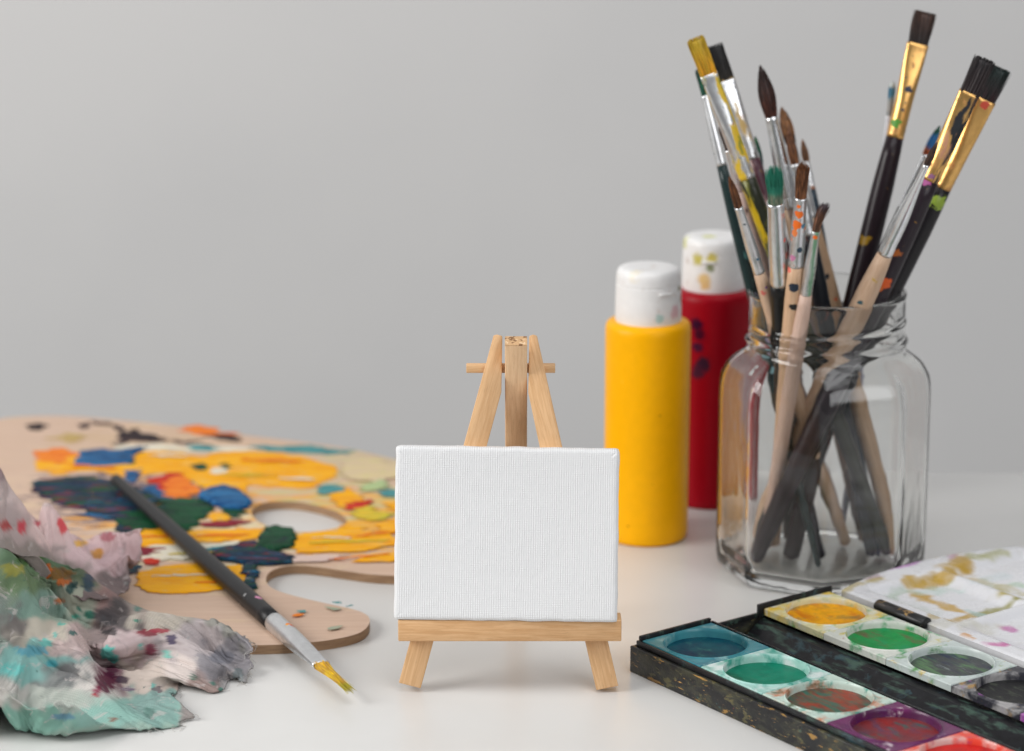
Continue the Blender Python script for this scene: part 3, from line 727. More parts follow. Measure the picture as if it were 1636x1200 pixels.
def patch(pts, m, h=.05, rough=.5, loops=4, dome=0.0, label=None):
    """one patch of paint; pts in the picture, laid on the palette's top"""
    zl[0] += 1; zb = PT+.004+.0012*zl[0]
    w_ = [P(x, y, PT) for x, y in pts]
    # uneven border
    for _ in range(loops):
        q = []
        for i in range(len(w_)):
            a, b = w_[i], w_[(i+1) % len(w_)]; d = b-a; L = d.length
            mid = (a+b)/2+Vector((-d.y, d.x, 0))*rp.gauss(0, .10)*rough
            q += [a, mid]
        w_ = q
    amp = .60*rough; sd = rp.uniform(0, 90)
    w_ = [p+Vector((amp*mnoise.noise(Vector((sd, p.y*5.5, p.x*.6)))+.35*amp*mnoise.noise(Vector((sd, p.y*14, p.x))), 0, 0)) for p in w_]
    w_ = [w_[i]*.6+(w_[i-1]+w_[(i+1) % len(w_)])*.2 for i in range(len(w_))]
    n = len(w_); cen = sum(w_, Vector())/n
    tr = tessellate_polygon([[Vector((p.x, p.y, 0)) for p in w_]])
    if dome:
        rings = []
        for f, hh in ((1, 0), (.985, .45), (.93, .75), (.8, .92), (.6, 1.0), (.35, 1.06), (.12, 1.08)):
            rings.append([(cen.x+(p.x-cen.x)*f, cen.y+(p.y-cen.y)*f, zb-.004+dome*hh*(1+.35*mnoise.noise(Vector((p.x*1.2*f+cen.x, p.y*1.2*f, zb))))) for p in w_])
        V, Fs = loft(rings)
    else:
        V = [(p.x, p.y, zb-.006) for p in w_]+[(p.x, p.y, zb+h*.25) for p in w_]
        Fs = [tuple(i+n for i in t) for t in tr]+[(i, (i+1) % n, n+(i+1) % n, n+i) for i in range(n)]
    o = mesh('paint_patch', V, Fs, m, pal, off=PC, smooth=bool(dome))
    if label: o['label'] = label
    return o
#PATCHES
# far edge: bare wood with dark marks
patch([(150, 672), (180, 676), (215, 690), (262, 700), (330, 703), (300, 709), (240, 707), (205, 703), (175, 682)], MK, rough=1)
patch([(205, 690), (222, 685), (212, 704), (190, 713), (180, 708)], MK, rough=1)
patch([(42, 680), (60, 676), (80, 680), (62, 688), (45, 687)], MK); patch([(125, 678), (142, 675), (142, 684), (126, 685)], MK)
patch([(297, 682), (318, 679), (338, 684), (380, 692), (372, 700), (340, 697), (315, 695)], MO, rough=1)
patch([(330, 697), (352, 694), (384, 700), (380, 706), (350, 704)], MK, rough=1)
patch([(75, 700), (110, 692), (140, 701), (110, 708)], dab_mat('ochre', (.45, .32, .10), (.5, .36, .15), (.5, .3, .2)), rough=1)
patch([(180, 712), (260, 710), (330, 716), (400, 716), (395, 722), (300, 722), (200, 720)], MW, rough=1)
patch([(400, 714), (430, 712), (470, 713), (520, 716), (560, 720), (558, 727), (520, 727), (470, 724), (430, 722)], MT, rough=1)
patch([(300, 712), (340, 712), (352, 718), (330, 722), (300, 720)], MT, rough=1)
# upper yellow field
patch([(55, 728), (110, 722), (150, 736), (230, 722), (290, 724), (330, 740), (270, 756), (200, 762), (150, 752), (90, 760), (60, 750)], MY, rough=.9)
patch([(60, 722), (100, 716), (130, 728), (95, 742), (62, 736)], MO, rough=.9)
patch([(260, 742), (310, 732), (370, 722), (430, 723), (480, 730), (535, 745), (538, 758), (515, 772), (500, 780), (450, 780), (395, 772), (345, 772), (300, 768), (268, 756)], MY, rough=.6)
patch([(315, 762), (360, 762), (400, 774), (395, 790), (340, 785), (318, 775)], MY, rough=.8)
patch([(118, 738), (130, 722), (160, 718), (200, 720), (230, 714), (228, 722), (215, 728), (212, 740), (170, 745), (135, 744)], MB, rough=.7, dome=.10)
patch([(160, 737), (190, 733), (218, 730), (212, 743), (175, 744)], MG, rough=.7)
patch([(310, 744), (326, 741), (336, 746), (330, 753), (314, 752)], MG); patch([(352, 742), (366, 741), (370, 748), (356, 752)], MG)
patch([(335, 750), (352, 747), (362, 753), (348, 759), (336, 757)], MW)
# middle dark band
patch([(50, 770), (85, 765), (130, 762), (180, 768), (235, 785), (260, 800), (255, 822), (215, 835), (170, 830), (120, 812), (70, 795), (50, 785)], MN, rough=.8, dome=.10)
patch([(60, 775), (90, 768), (108, 775), (105, 785), (75, 788), (60, 784)], MM, rough=.8)
patch([(110, 790), (150, 795), (190, 812), (185, 822), (140, 815), (112, 802)], MM, rough=.8)
patch([(120, 765), (150, 762), (160, 775), (150, 790), (125, 788), (112, 776)], MG, rough=.8)
patch([(170, 800), (215, 802), (255, 815), (300, 822), (330, 840), (290, 845), (230, 848), (190, 838), (165, 820)], MG, rough=.8, dome=.09)
patch([(190, 838), (230, 830), (255, 842), (240, 858), (205, 862), (185, 850)], MN, rough=.8)
patch([(200, 756), (215, 750), (225, 760), (215, 772), (200, 770)], MB, rough=.8)
patch([(232, 780), (255, 772), (280, 778), (290, 790), (270, 800), (240, 800), (228, 790)], MB, rough=.8)
patch([(235, 772), (250, 765), (265, 758), (290, 755), (300, 768), (285, 782), (262, 786), (250, 776)], MR, rough=.9)
patch([(262, 768), (285, 760), (308, 770), (315, 790), (300, 800), (278, 798), (268, 784)], MO, rough=.9)
patch([(250, 800), (290, 796), (325, 800), (338, 815), (325, 830), (300, 838), (272, 830), (250, 815)], MG, rough=.9, dome=.09)
patch([(318, 792), (330, 783), (352, 779), (378, 783), (395, 795), (402, 808), (392, 815), (365, 816), (340, 808), (322, 800)], MB, rough=.4, dome=.22)
patch([(352, 812), (385, 812), (393, 820), (385, 828), (365, 828), (352, 822)], MG, rough=.7)
patch([(322, 838), (345, 833), (378, 832), (398, 836), (380, 841), (345, 844), (325, 843)], MM, rough=.8)
patch([(278, 832), (298, 830), (310, 838), (305, 852), (292, 850), (285, 842)], MG, rough=.8)
patch([(330, 826), (350, 820), (372, 828), (360, 834), (336, 834)], MY, rough=.8)
# lower yellow fields
patch([(200, 868), (215, 855), (235, 847), (262, 843), (282, 852), (295, 868), (270, 876), (235, 876), (210, 876)], MY, rough=.6)
patch([(295, 852), (330, 848), (380, 846), (420, 845), (415, 858), (380, 866), (330, 868), (300, 866)], MY, rough=.8)
patch([(205, 880), (250, 872), (320, 872), (380, 866), (400, 872), (380, 882), (320, 888), (260, 895), (230, 900), (205, 892)], MW, rough=.9)
patch([(190, 878), (225, 874), (262, 877), (250, 884), (222, 890), (215, 900), (192, 900)], MM, rough=.9)
patch([(228, 896), (245, 893), (258, 899), (245, 905), (230, 902)], MR)
patch([(222, 915), (260, 905), (310, 902), (350, 905), (395, 912), (400, 930), (370, 942), (320, 948), (270, 950), (240, 948), (218, 935)], MY, rough=.5, dome=.03)
patch([(250, 928), (270, 925), (300, 930), (290, 938), (262, 938)], MW, rough=1)
patch([(195, 900), (212, 896), (222, 908), (215, 920), (200, 916)], MN, rough=.8)
# navy and green dabs left of the notch
patch([(335, 882), (360, 876), (385, 868), (405, 866), (425, 880), (452, 885), (470, 893), (465, 902), (430, 905), (395, 904), (360, 898), (338, 892)], MN, rough=.7, dome=.12)
patch([(330, 878), (352, 874), (380, 876), (378, 884), (345, 888), (330, 884)], MT, rough=.8)
patch([(412, 868), (425, 845), (440, 842), (468, 848), (475, 862), (466, 876), (445, 883), (425, 878), (408, 880)], MG, rough=.6, dome=.15)
patch([(388, 902), (405, 900), (413, 912), (410, 925), (412, 942), (400, 944), (388, 940), (395, 925), (386, 915)], MN, rough=.6, dome=.12)
patch([(362, 906), (380, 904), (388, 914), (384, 926), (370, 920)], MY, rough=.8)
# right of the thumb hole
patch([(475, 858), (500, 852), (530, 850), (560, 856), (628, 850), (640, 870), (600, 880), (560, 884), (520, 884), (480, 886), (465, 876)], MY, rough=.7)
patch([(560, 900), (590, 890), (628, 884), (680, 880), (690, 895), (628, 899), (590, 900)], MY, rough=.7)
patch([(540, 848), (555, 840), (580, 843), (600, 858), (580, 864), (545, 860)], MY, rough=.8)
patch([(530, 790), (545, 783), (565, 785), (580, 800), (570, 812), (545, 812), (532, 802)], MY, rough=.9)
patch([(545, 808), (565, 804), (596, 800), (592, 808), (572, 816), (552, 816)], MR, rough=.7)
patch([(565, 815), (592, 810), (610, 820), (628, 822), (610, 832), (590, 834), (570, 826)], MYG, rough=.9)
patch([(600, 838), (628, 828), (700, 830), (700, 850), (628, 852), (600, 850)], MY, rough=.9)
patch([(505, 783), (530, 776), (548, 780), (535, 790), (512, 792)], MT, rough=.9)
patch([(548, 742), (580, 734), (610, 738), (640, 748), (636, 764), (600, 772), (565, 770), (545, 758)], MYP, rough=.9)
patch([(578, 778), (600, 768), (622, 776), (600, 786), (580, 787)], dab_mat('pale_green', (.45, .52, .22), (.35, .48, .25), (.5, .5, .3)), rough=.9)
patch([(606, 787), (625, 784), (650, 788), (640, 796), (610, 795)], MT, rough=.9)
patch([(612, 806), (640, 800), (650, 815), (625, 818)], MY, rough=.9)
patch([(640, 770), (700, 765), (760, 800), (740, 850), (690, 870), (650, 840)], MY, rough=.7)
patch([(395, 905), (450, 892), (480, 890), (520, 888), (560, 888), (540, 896), (500, 900), (455, 902)], dab_mat('pinkish', (.64, .48, .42), (.66, .5, .45), (.7, .5, .3)), rough=.8)
# little marks on the bare end
for pts, m in (([(477, 978), (488, 977), (489, 981), (477, 981)], MT), ([(528, 964), (540, 964), (546, 967), (533, 967)], MT), ([(553, 969), (561, 970), (559, 972), (552, 971)], MT),
               ([(470, 984), (485, 983), (493, 986), (474, 988)], MO), ([(516, 971), (545, 975), (540, 978), (520, 975)], dab_mat('grey_green', (.30, .34, .24), (.35, .38, .28), (.3, .3, .25))),
               ([(298, 992), (304, 994), (305, 997), (300, 996)], MT), ([(330, 994), (335, 997), (333, 999), (328, 997)], MT), ([(518, 1007), (545, 1002), (548, 1005), (524, 1010)], _pm['grey_green'])):
    patch(pts, m, .02, .6, 2)
# thin streaks dragged through the fields by the brush
def streak(px, py, ln, wd, m, tilt=0):
    n_ = 7; up, lo = [], []
    for k in range(n_):
        t = k/(n_-1); x = px+ln*(t-.5); y = py+tilt*(t-.5)*ln+rp.gauss(0, .6)
        h_ = wd*math.sin(math.pi*min(1, max(.06, t)))**.6*.5*rp.uniform(.6, 1.2)
        up.append((x, y-h_)); lo.append((x, y+h_))
    patch(up+lo[::-1], m, .03, .9, 3)
for a_ in ((440, 738, 120, 4, MO, .02), (400, 762, 90, 3, MYG, .03), (480, 768, 60, 3, MW, .05), (150, 748, 80, 4, MO, .05), (270, 730, 70, 4, MW, 0), (225, 808, 90, 4, MM, .15), (150, 826, 70, 4, MB, .1), (300, 812, 60, 3, MB, .05), (120, 778, 60, 3, MR, .1), (88, 792, 50, 3, MG, .1),
           (350, 858, 110, 3, MO, -.02), (250, 860, 60, 3, MO, 0), (330, 886, 120, 3, MYG, -.05), (420, 893, 70, 3, MB, .03), (400, 884, 40, 4, MG, .3), (300, 922, 120, 3, MW, -.02), (350, 934, 70, 3, MO, 0), (560, 868, 130, 4, MYG, -.03), (600, 856, 70, 3, MO, -.1), (575, 893, 100, 3, MO, -.1), (540, 862, 60, 3, MW, 0), (365, 797, 50, 3, MT, .1), (440, 862, 36, 3, MM, .5)):
    streak(*a_)
#ENDPATCHES

# ------------------------------------------------------------------ brush lying on the palette
tl = P(182, 763, 1.0); tp = P(563, 1107, .62)
d = tp-tl; L = d.length; d.normalize()
yv = Vector((0, 0, 1)); xv = yv.cross(d).normalized(); yv = d.cross(xv)
lb = empty('paintbrush', tl, 'black handled brush lying across the palette, its yellow bristles over the white table', 'paintbrush', None, Matrix((xv, yv, d)).transposed())
def along(px, py):
    best = None
    for k in range(600):
        q = tl+(tp-tl)*(k/599); X, Y = pix(q); e = (X-px)**2+(Y-py)**2
        if best is None or e < best[0]: best = (e, (q-tl).length)
    return best[1]
zf0, zf1 = along(438, 998), along(512, 1064)
m_lf = mat('dull_silver_ferrule', (.66, .67, .68), .34, .9, [((.45, .46, .48), 1.2, .60, .08, 3, (1, 1, .3))], [((.10, .35, zf0+1.35), .10, (.8, .2, .02)), ((.16, .32, zf0+1.55), .09, (.6, .05, .04)), ((-.02, .37, zf0+1.45), .05, (.8, .4, .02)), ((.2, .25, zf0+2.2), .07, (.8, .4, .03)), ((.12, .28, zf0+2.0), .05, (.8, .45, .03)), ((.22, .2, zf0+2.5), .05, (.8, .4, .03))], bump=(5, .2))
m_lh = mat('matt_black_handle', (.012, .012, .013), .40, 0, spec=.3, layers=[((.25, .25, .26), 9, .70, .02, 3)], spots=[((.10, .40, zf0-2.2), .12, (.65, .25, .42)), ((-.25, .30, zf0-3.0), .06, (.3, .3, .3)), ((.3, .25, zf0-1.0), .04, (.4, .4, .4))], bump=(5, .08))
build_brush(lb, L, zf0, zf1, dict(hend=.26, hmax=.43, fb=.43, ft=.36, fty=.13, crimp=()),
    dict(n=110, thick=.022, jit=.13, bulge=-5.2, ys=1.3, core=True, corelen=.45, clump=.5, splay=.1, mat=hair_mat('yellow_dried_hair', (.80, .50, .02), (.86, .60, .01), (.50, .26, .05), [((.50, .42, .02), 2.25, 2.5)])), m_lf, m_lh, 'flat')

# ------------------------------------------------------------------ watercolour box
A1, X0, Yb0, VB, CDp, ZP = 3.752, 5.3706, 116.124, 6.642, 3.708, 1.40
TH = math.radians(53.595)
BO = Vector((X0, Yb0, 0))
BX = empty('watercolour_box', BO, 'black plastic watercolour box with round pans of paint and an open white mixing lid', 'paint box')
BX.rotation_euler = (0, 0, -TH)             # local x: along the rows, local y: across them to the back
LEN = 6*A1
m_tray = mat('black_tray_plastic', (.011, .011, .012), .36, 0, spec=.35, layers=[((.045, .045, .028), 1.1, .55, .12, 6, (.8, 1, 1.4)), ((.10, .09, .04), 2.6, .62, .04, 16, (.7, 1, 1.6)), ((.34, .19, .05), 2.0, .64, .025, 3, (.45, 1, 1.7)), ((.50, .28, .08), 5.5, .67, .02, 8, (.3, 1, 2.2)), ((.02, .10, .10), 1.8, .70, .03, 13), ((.20, .03, .04), 2.6, .74, .02, 17)], var=.2, vscale=4)
m_tray_clean = mat('black_tray_inside', (.010, .010, .012), .34, 0, spec=.35, layers= [((.03, .06, .07), 1.1, .62, .06, 3, (.7, 1, 1)), ((.16, .04, .16), 2.4, .76, .02, 6), ((.35, .08, .03), 2.8, .77, .02, 9), ((.05, .09, .07), 1.5, .60, .10, 12, (.5, 2, 1))], var=.3, vscale=3)
def wallseg(x0, x1, y0, y1, z0, z1): return box(x0, x1, y0, y1, z0, z1)
# outer body: floor and walls, its front flange standing proud
V, Fs = join(box(-.36, LEN+.36, -.36, -.16, 0, 1.14), box(-.36, LEN+.36, 10.62, 10.80, 0, 1.05), box(-.36, -.16, -.158, 10.618, 0, 1.14), box(LEN+.16, LEN+.36, -.158, 10.618, 0, 1.14), box(-.158, LEN+.158, -.158, 10.618, .02, .16))
o = mesh('tray', V, Fs, m_tray, BX, smooth=False); bevel(o, .05)
# inner liner: rim strips beside the pans, stepped end wall, dividers and brush trough
V, Fs = join(box(-.20, LEN+.2, -.156, -.035, 1.0, 1.37),
             box(-.20, -.05, -.03, CDp+.05, 1.0, 1.55), box(-.20, -.06, CDp+.055, VB-.25, 1.0, 1.20), box(-.20, -.05, VB-.245, 10.6, 1.0, 1.58),
             box(LEN+.02, LEN+.16, -.03, 10.6, 1.0, 1.5))
o = mesh('tray_rim', V, Fs, m_tray_clean, BX, smooth=False); bevel(o, .03)
V, Fs = join(box(-.04, LEN, CDp+.03, CDp+.13, .3, 1.43), ([(-.04, CDp+.135, 1.2), (LEN, CDp+.135, 1.2), (LEN, CDp+.5, .42), (-.04, CDp+.5, .42), (LEN, VB-.95, .35), (-.04, VB-.95, .35), (LEN, VB-.30, .85), (-.04, VB-.30, .85), (LEN, VB+.05, .95), (-.04, VB+.05, .95)], [(0, 1, 2, 3), (3, 2, 4, 5), (5, 4, 6, 7), (7, 6, 8, 9)]))
mesh('brush_trough', V, Fs, m_tray_clean, BX, smooth=False)

def pan_frame(size_u, size_v, r, depth, lip, n=64):
    """square top with a round recess; top at z=0, centre origin"""
    def sq(a, hx, hy):
        c_, s_ = math.cos(a), math.sin(a); k = min(hx/max(1e-6, abs(c_)), hy/max(1e-6, abs(s_))); return (c_*k, s_*k)
    hx, hy = size_u/2, size_v/2
    angs = [2*math.pi*j/n+math.pi/n*0 for j in range(n)]
    # snap four samples onto the corners
    ca = [math.atan2(sy*hy, sx_*hx) % (2*math.pi) for sx_, sy in ((1, 1), (-1, 1), (-1, -1), (1, -1))]
    for c_ in ca:
        j = min(range(n), key=lambda q: abs(angs[q]-c_)); angs[j] = c_
    rings = []
    rings.append([(*sq(a, hx, hy), -lip) for a in angs])
    rings.append([(*sq(a, hx, hy), -.04) for a in angs])
    rings.append([(*sq(a, hx-.035, hy-.035), 0) for a in angs])
    rings.append([(*sq(a, hx-.12, hy-.12), -.008) for a in angs])
    for rr, zz in ((r+.035, -.0), (r+.0, .045), (r-.035, -.0), (r-.05, -.10), (r-.08, -depth), (r-.3, -depth-.03)):
        rings.append([(rr*math.cos(a), rr*math.sin(a), zz) for a in angs])
    V, Fs = loft(rings, False)
    V.append((0, 0, -depth-.05)); c0 = len(V)-1; lb_ = (len(rings)-1)*n
    for j in range(n): Fs.append((lb_+j, lb_+(j+1) % n, c0))
    return V, Fs
def cake(r, z, hollow, seed, n=48):
    rings = []
    for f in (1.0, .96, .85, .7, .5, .3, .12):
        rings.append([(r*f*math.cos(2*math.pi*j/n), r*f*math.sin(2*math.pi*j/n), z-hollow*(1-f*f)+(.0 if f > .97 else .03*mnoise.noise(Vector((f*math.cos(2*math.pi*j/n)*2, f*math.sin(2*math.pi*j/n)*2, seed))))-(.02 if f == 1 else 0)) for j in range(n)])
    V, Fs = loft(rings, False); V.append((0, 0, z-hollow)); c0 = len(V)-1; lb_ = (len(rings)-1)*n
    for j in range(n): Fs.append((lb_+j, lb_+(j+1) % n, c0))
    return V, Fs
WH = (.66, .68, .66)
pans = {
 (0, 0): ('teal blue', (.05, .24, .28), [((.03, .14, .20), .9, .60, .10, 1), ((.22, .40, .40), 1.3, .62, .06, 4)], (.0, .075, .10), [((.0, .03, .07), 1.2, .52, .1, 2), ((.03, .16, .15), 2.0, .64, .05, 5)], .25, .06),
 (1, 0): ('sea green', (.36, .60, .54), [((.05, .32, .25), .9, .55, .06, 2), ((.62, .70, .68), 1.2, .56, .06, 5)], (.0, .17, .10), [((.0, .08, .035), 1.1, .62, .05, 3), ((.02, .24, .17), 1.6, .68, .03, 7)], .24, .07),
 (2, 0): ('rust and green', (.50, .62, .55), [((.55, .22, .12), .8, .58, .05, 12), ((.06, .09, .04), 1.0, .62, .05, 14), ((.05, .30, .24), 1.3, .63, .05, 6)], (.10, .055, .04), [((.28, .04, .02), 1.0, .50, .05, 4, (1, 2.2, 1)), ((.03, .12, .085), 1.1, .53, .06, 9, (1, 2.6, 1)), ((.12, .10, .04), 3.5, .62, .03, 12, (1, 2, 1))], .20, .05),
 (3, 0): ('purple', (.09, .02, .07), [((.14, .02, .10), .8, .52, .06, 3), ((.62, .52, .56), 1.3, .64, .04, 8), ((.09, .01, .09), 1.1, .60, .05, 11)], (.14, .03, .04), [((.26, .015, .012), .8, .52, .08, 5), ((.035, .09, .085), 1.2, .60, .05, 9, (1, 2.2, 1)), ((.10, .04, .08), 1.6, .58, .05, 14)], .22, .05),
 (4, 0): ('scarlet', (.68, .48, .44), [((.72, .07, .04), .7, .50, .05, 3), ((.45, .04, .12), 1.3, .64, .04, 8)], (.55, .015, .012), [((.35, .008, .01), 1.0, .58, .06, 4)], .12, .05),
 (5, 0): ('orange', (.68, .50, .36), [((.72, .20, .04), .8, .54, .06, 3)], (.68, .16, .01), [((.45, .08, .01), 1.0, .6, .05, 3)], .2, .05),
 (0, 1): ('yellow', (.68, .64, .38), [((.72, .48, .04), .8, .53, .07, 2), ((.10, .30, .08), 1.0, .62, .05, 5), ((.68, .70, .66), 1.3, .57, .06, 9)], (.80, .36, .0), [((.62, .18, .0), 1.1, .58, .05, 3, (1, 2, 1)), ((.26, .17, .05), 1.0, .60, .05, 6), ((.16, .15, .10), 1.5, .64, .05, 12)], .15, .05),
 (1, 1): ('emerald green', (.62, .64, .58), [((.05, .32, .12), .9, .58, .05, 22), ((.60, .52, .15), 1.2, .66, .04, 5), ((.42, .12, .08), 2.2, .70, .03, 7)], (.0, .25, .05), [((.12, .09, .04), 1.0, .57, .05, 3, (.8, 2.8, 1)), ((.0, .26, .08), 1.4, .6, .05, 8)], .19, .05),
 (2, 1): ('dark grey green', (.52, .58, .56), [((.08, .26, .06), 1.0, .62, .05, 14), ((.55, .42, .14), 1.3, .66, .04, 5), ((.05, .07, .12), 1.6, .66, .04, 7)], (.055, .058, .062), [((.10, .20, .09), 1.2, .55, .05, 3, (.7, 3, 1)), ((.02, .025, .06), 1.8, .60, .05, 8, (.7, 2.5, 1)), ((.25, .30, .28), 2.5, .66, .03, 11, (.6, 4, 1))], .19, .05),
 (3, 1): ('black', (.34, .33, .33), [((.03, .03, .04), .7, .47, .05, 3), ((.34, .20, .06), 1.2, .62, .04, 5), ((.25, .06, .28), 1.4, .68, .04, 9)], (.012, .012, .013), [((.06, .07, .05), 1.6, .62, .04, 3, (1, 2.4, 1)), ((.26, .16, .05), 3.0, .70, .02, 8, (1, 2.4, 1))], .20, .06),
 (4, 1): ('brown', (.40, .22, .40), [((.30, .05, .32), .8, .52, .05, 3)], (.08, .03, .015), [((.12, .06, .03), 1.2, .6, .05, 3)], .2, .05),
 (5, 1): ('white', WH, [((.45, .35, .45), 1.0, .58, .05, 3)], (.62, .62, .60), [((.4, .38, .36), 1.2, .6, .05, 3)], .2, .05),
}
for (i, j), (nm, base, lay, cb_, clay, dep, hol) in pans.items():
    cx, cy = (i+.5)*A1, j*VB+CDp/2
    m1 = mat(nm.replace(' ', '_')+'_pan_plastic', base, .30, 0, [(*l[:3], l[3]*1.7, *l[4:]) for l in lay], var=.05, spec=.4, bump=None)
    m2 = mat(nm.replace(' ', '_')+'_cake', cb_, .42, 0, [(l[0], l[1]*.75, l[2], l[3]*2.0, *l[4:]) for l in clay], var=.12, spec=.22, bump=(3, .35, (1, 2, 1)))
    V, Fs = pan_frame(A1-.035, CDp, 1.74, .34, .30 if j else .25)
    p_ = mesh('pan', V, Fs, m1, BX, sharp=40); p_.location = (cx*S, cy*S, ZP*S)
    p_['label'] = 'pan of %s paint' % nm
    V, Fs = cake(1.67, -dep-.05, hol, i*3+j*7)
    mesh('paint_cake', V, Fs, m2, p_)
# mixing lid, opened flat behind
LZ = ZP+.05
U0, U1, W0, W1 = -.05, 23.5, 10.86, 22.2
nu, nv = 200, 96
def lid_left(v):  # bulging end
    t = (v-W0)/(W1-W0); return U0+.32-.9*math.sin(min(1, t*1.15)*math.pi)**.8+(3.0*max(0, (t-.88)/.12)**2)
wells = []
for a_ in range(4):
    u0 = .9+a_*5.65
    wells.append((u0, u0+5.3, W0+1.0, W0+5.1)); wells.append((u0, u0+5.3, W0+5.5, W1-.9))
def lid_h(u, v):
    h = 0.0
    for (a, b, c_, d_) in wells:
        m_ = min(u-a, b-u, v-c_, d_-v)
        if m_ > -.15: t = min(1, max(0, (m_+.15)/.6)); h = min(h, -.34*t*t*(3-2*t))
    return h
strokes = [ # picture points, radius cm, colour
 ([(1345, 945), (1375, 938), (1402, 930)], .35, (.45, .36, .12), .6), ([(1425, 950), (1440, 938)], .3, (.42, .50, .42), .6), ([(1422, 912), (1440, 908), (1460, 902)], .35, (.45, .15, .48), .9),
 ([(1475, 893), (1495, 888), (1512, 890)], .45, (.62, .40, .06), .9), ([(1518, 892), (1524, 900), (1535, 905)], .3, (.45, .2, .4), .5), ([(1530, 900), (1522, 915), (1500, 925), (1475, 930), (1462, 930)], .55, (.48, .31, .06), .85), ([(1535, 898), (1545, 905), (1530, 918)], .45, (.46, .29, .05), .8),
 ([(1462, 945), (1490, 955), (1515, 965), (1540, 972)], .28, (.52, .32, .06), .9), ([(1465, 942), (1480, 946)], .35, (.50, .30, .05), .8), ([(1495, 990), (1530, 982), (1560, 976)], .30, (.46, .30, .07), .85), ([(1570, 972), (1600, 968), (1630, 960)], .30, (.30, .28, .08), .85),
 ([(1598, 945), (1615, 952), (1636, 958)], .35, (.42, .34, .08), .9), ([(1580, 925), (1600, 932), (1612, 940)], .5, (.45, .40, .18), .55), ([(1560, 895), (1580, 890), (1600, 885)], .4, (.38, .38, .16), .6), ([(1550, 918), (1575, 925)], .25, (.5, .36, .12), .5),
 ([(1608, 998), (1614, 1001)], .3, (.50, .15, .38), .8), ([(1592, 1035), (1602, 1034)], .35, (.55, .15, .36), .7), ([(1500, 1000), (1540, 1003), (1580, 1000)], .7, (.52, .50, .40), .4), ([(1440, 962), (1480, 970)], .6, (.50, .55, .50), .35), ([(1548, 968), (1570, 978)], .25, (.3, .45, .4), .6), ([(1470, 940), (1520, 935)], .5, (.4, .58, .5), .35), ([(1560, 930), (1600, 915)], .5, (.5, .6, .62), .3), ([(1540, 1018), (1556, 1026)], .12, (.6, .3, .1), .8), ([(1500, 880), (1550, 872), (1570, 878)], .2, (.55, .2, .2), .5), ([(1610, 870), (1636, 868)], .3, (.4, .55, .5), .6), ([(1620, 925), (1636, 930)], .3, (.4, .55, .4), .5), ([(1400, 925), (1380, 930)], .25, (.42, .30, .35), .5), ([(1560, 1010), (1636, 1030)], .5, (.6, .58, .62), .4)]
ct, snt = math.cos(TH), math.sin(TH)
def to_uv(p): dx, dy = p.x-BO.x, p.y-BO.y; return dx*ct-dy*snt, dx*snt+dy*ct
st_uv = []
for pts, r, col, al in strokes:
    st_uv.append(([to_uv(P(x, y, LZ-.15)) for x, y in pts], r, col, al))
def segd(u, v, a, b):
    du, dv = b[0]-a[0], b[1]-a[1]; L2 = du*du+dv*dv+1e-9; t = min(1, max(0, ((u-a[0])*du+(v-a[1])*dv)/L2)); return math.hypot(u-a[0]-du*t, v-a[1]-dv*t)
V, Fs, COL = [], [], []
for b in range(nv+1):
    v = W0+(W1-W0)*b/nv; ul = lid_left(v)
    for a in range(nu+1):
        u = ul+(U1-ul)*(a/nu)
        ed = min(u-ul, U1-u, v-W0, W1-v)
        z = LZ+lid_h(u, v)-(.05*(1-min(1, ed/.09))**2)
        V.append((u, v, z))
        nz = mnoise.fractal(Vector((u*1.1, v*1.1, 3)), 1.0, 2.0, 4); nz2 = mnoise.fractal(Vector((u*2.6, v*2.6, 8)), 1.0, 2.0, 3)
        c_ = [.70, .70, .72]
        dirt = max(0, min(1, (nz2-.25)*3))*.14
        c_ = [x*(1-dirt)+y*dirt for x, y in zip(c_, (.45, .42, .30))]
        for pts, r, col, al in st_uv:
            d_ = min(segd(u, v, pts[k], pts[k+1]) for k in range(len(pts)-1))
            if d_ < r*2.2:
                m_ = max(0, min(1, (1.1-d_/r*.95+nz*1.0)*1.8))*min(1, al*1.4)*(.92+.3*nz2)
                m_ = max(0, min(1, m_)); c_ = [x*(1-m_)+y*m_ for x, y in zip(c_, col)]
        COL.append((*c_, 1))
for b in range(nv):
    for a in range(nu): i0 = b*(nu+1)+a; Fs.append((i0, i0+1, i0+nu+2, i0+nu+1))
ntop = len(V)
per = [a for a in range(nu+1)]+[(b+1)*(nu+1)+nu for b in range(nv)]+[nv*(nu+1)+a for a in range(nu-1, -1, -1)]+[b*(nu+1) for b in range(nv-1, 0, -1)]
for i in per: x, y, z = V[i]; V.append((x, y, LZ-.42)); COL.append((.70, .70, .72, 1))
m_ = len(per)
for k in range(m_): Fs.append((per[k], per[(k+1) % m_], ntop+(k+1) % m_, ntop+k))
m_lid = N('white_lid_plastic')
at_ = m_lid.new('ShaderNodeVertexColor'); at_.layer_name = 'paint'
m_lid.link(at_.outputs[0], m_lid.b.inputs['Base Color'])
m_lid.link(m_lid.ramp(m_lid.noise(1.2, 3), .35, .65, .16, .34), m_lid.b.inputs['Roughness'])
m_lid.bump(m_lid.noise(1.5, 4, (1, 1, 1), 4), .12, .04)
lid = mesh('mixing_lid', V, Fs, m_lid.m, BX, sharp=60)
ca_ = lid.data.color_attributes.new('paint', 'FLOAT_COLOR', 'POINT')
ca_.data.foreach_set('color', np.array(COL, dtype=np.float32).ravel())
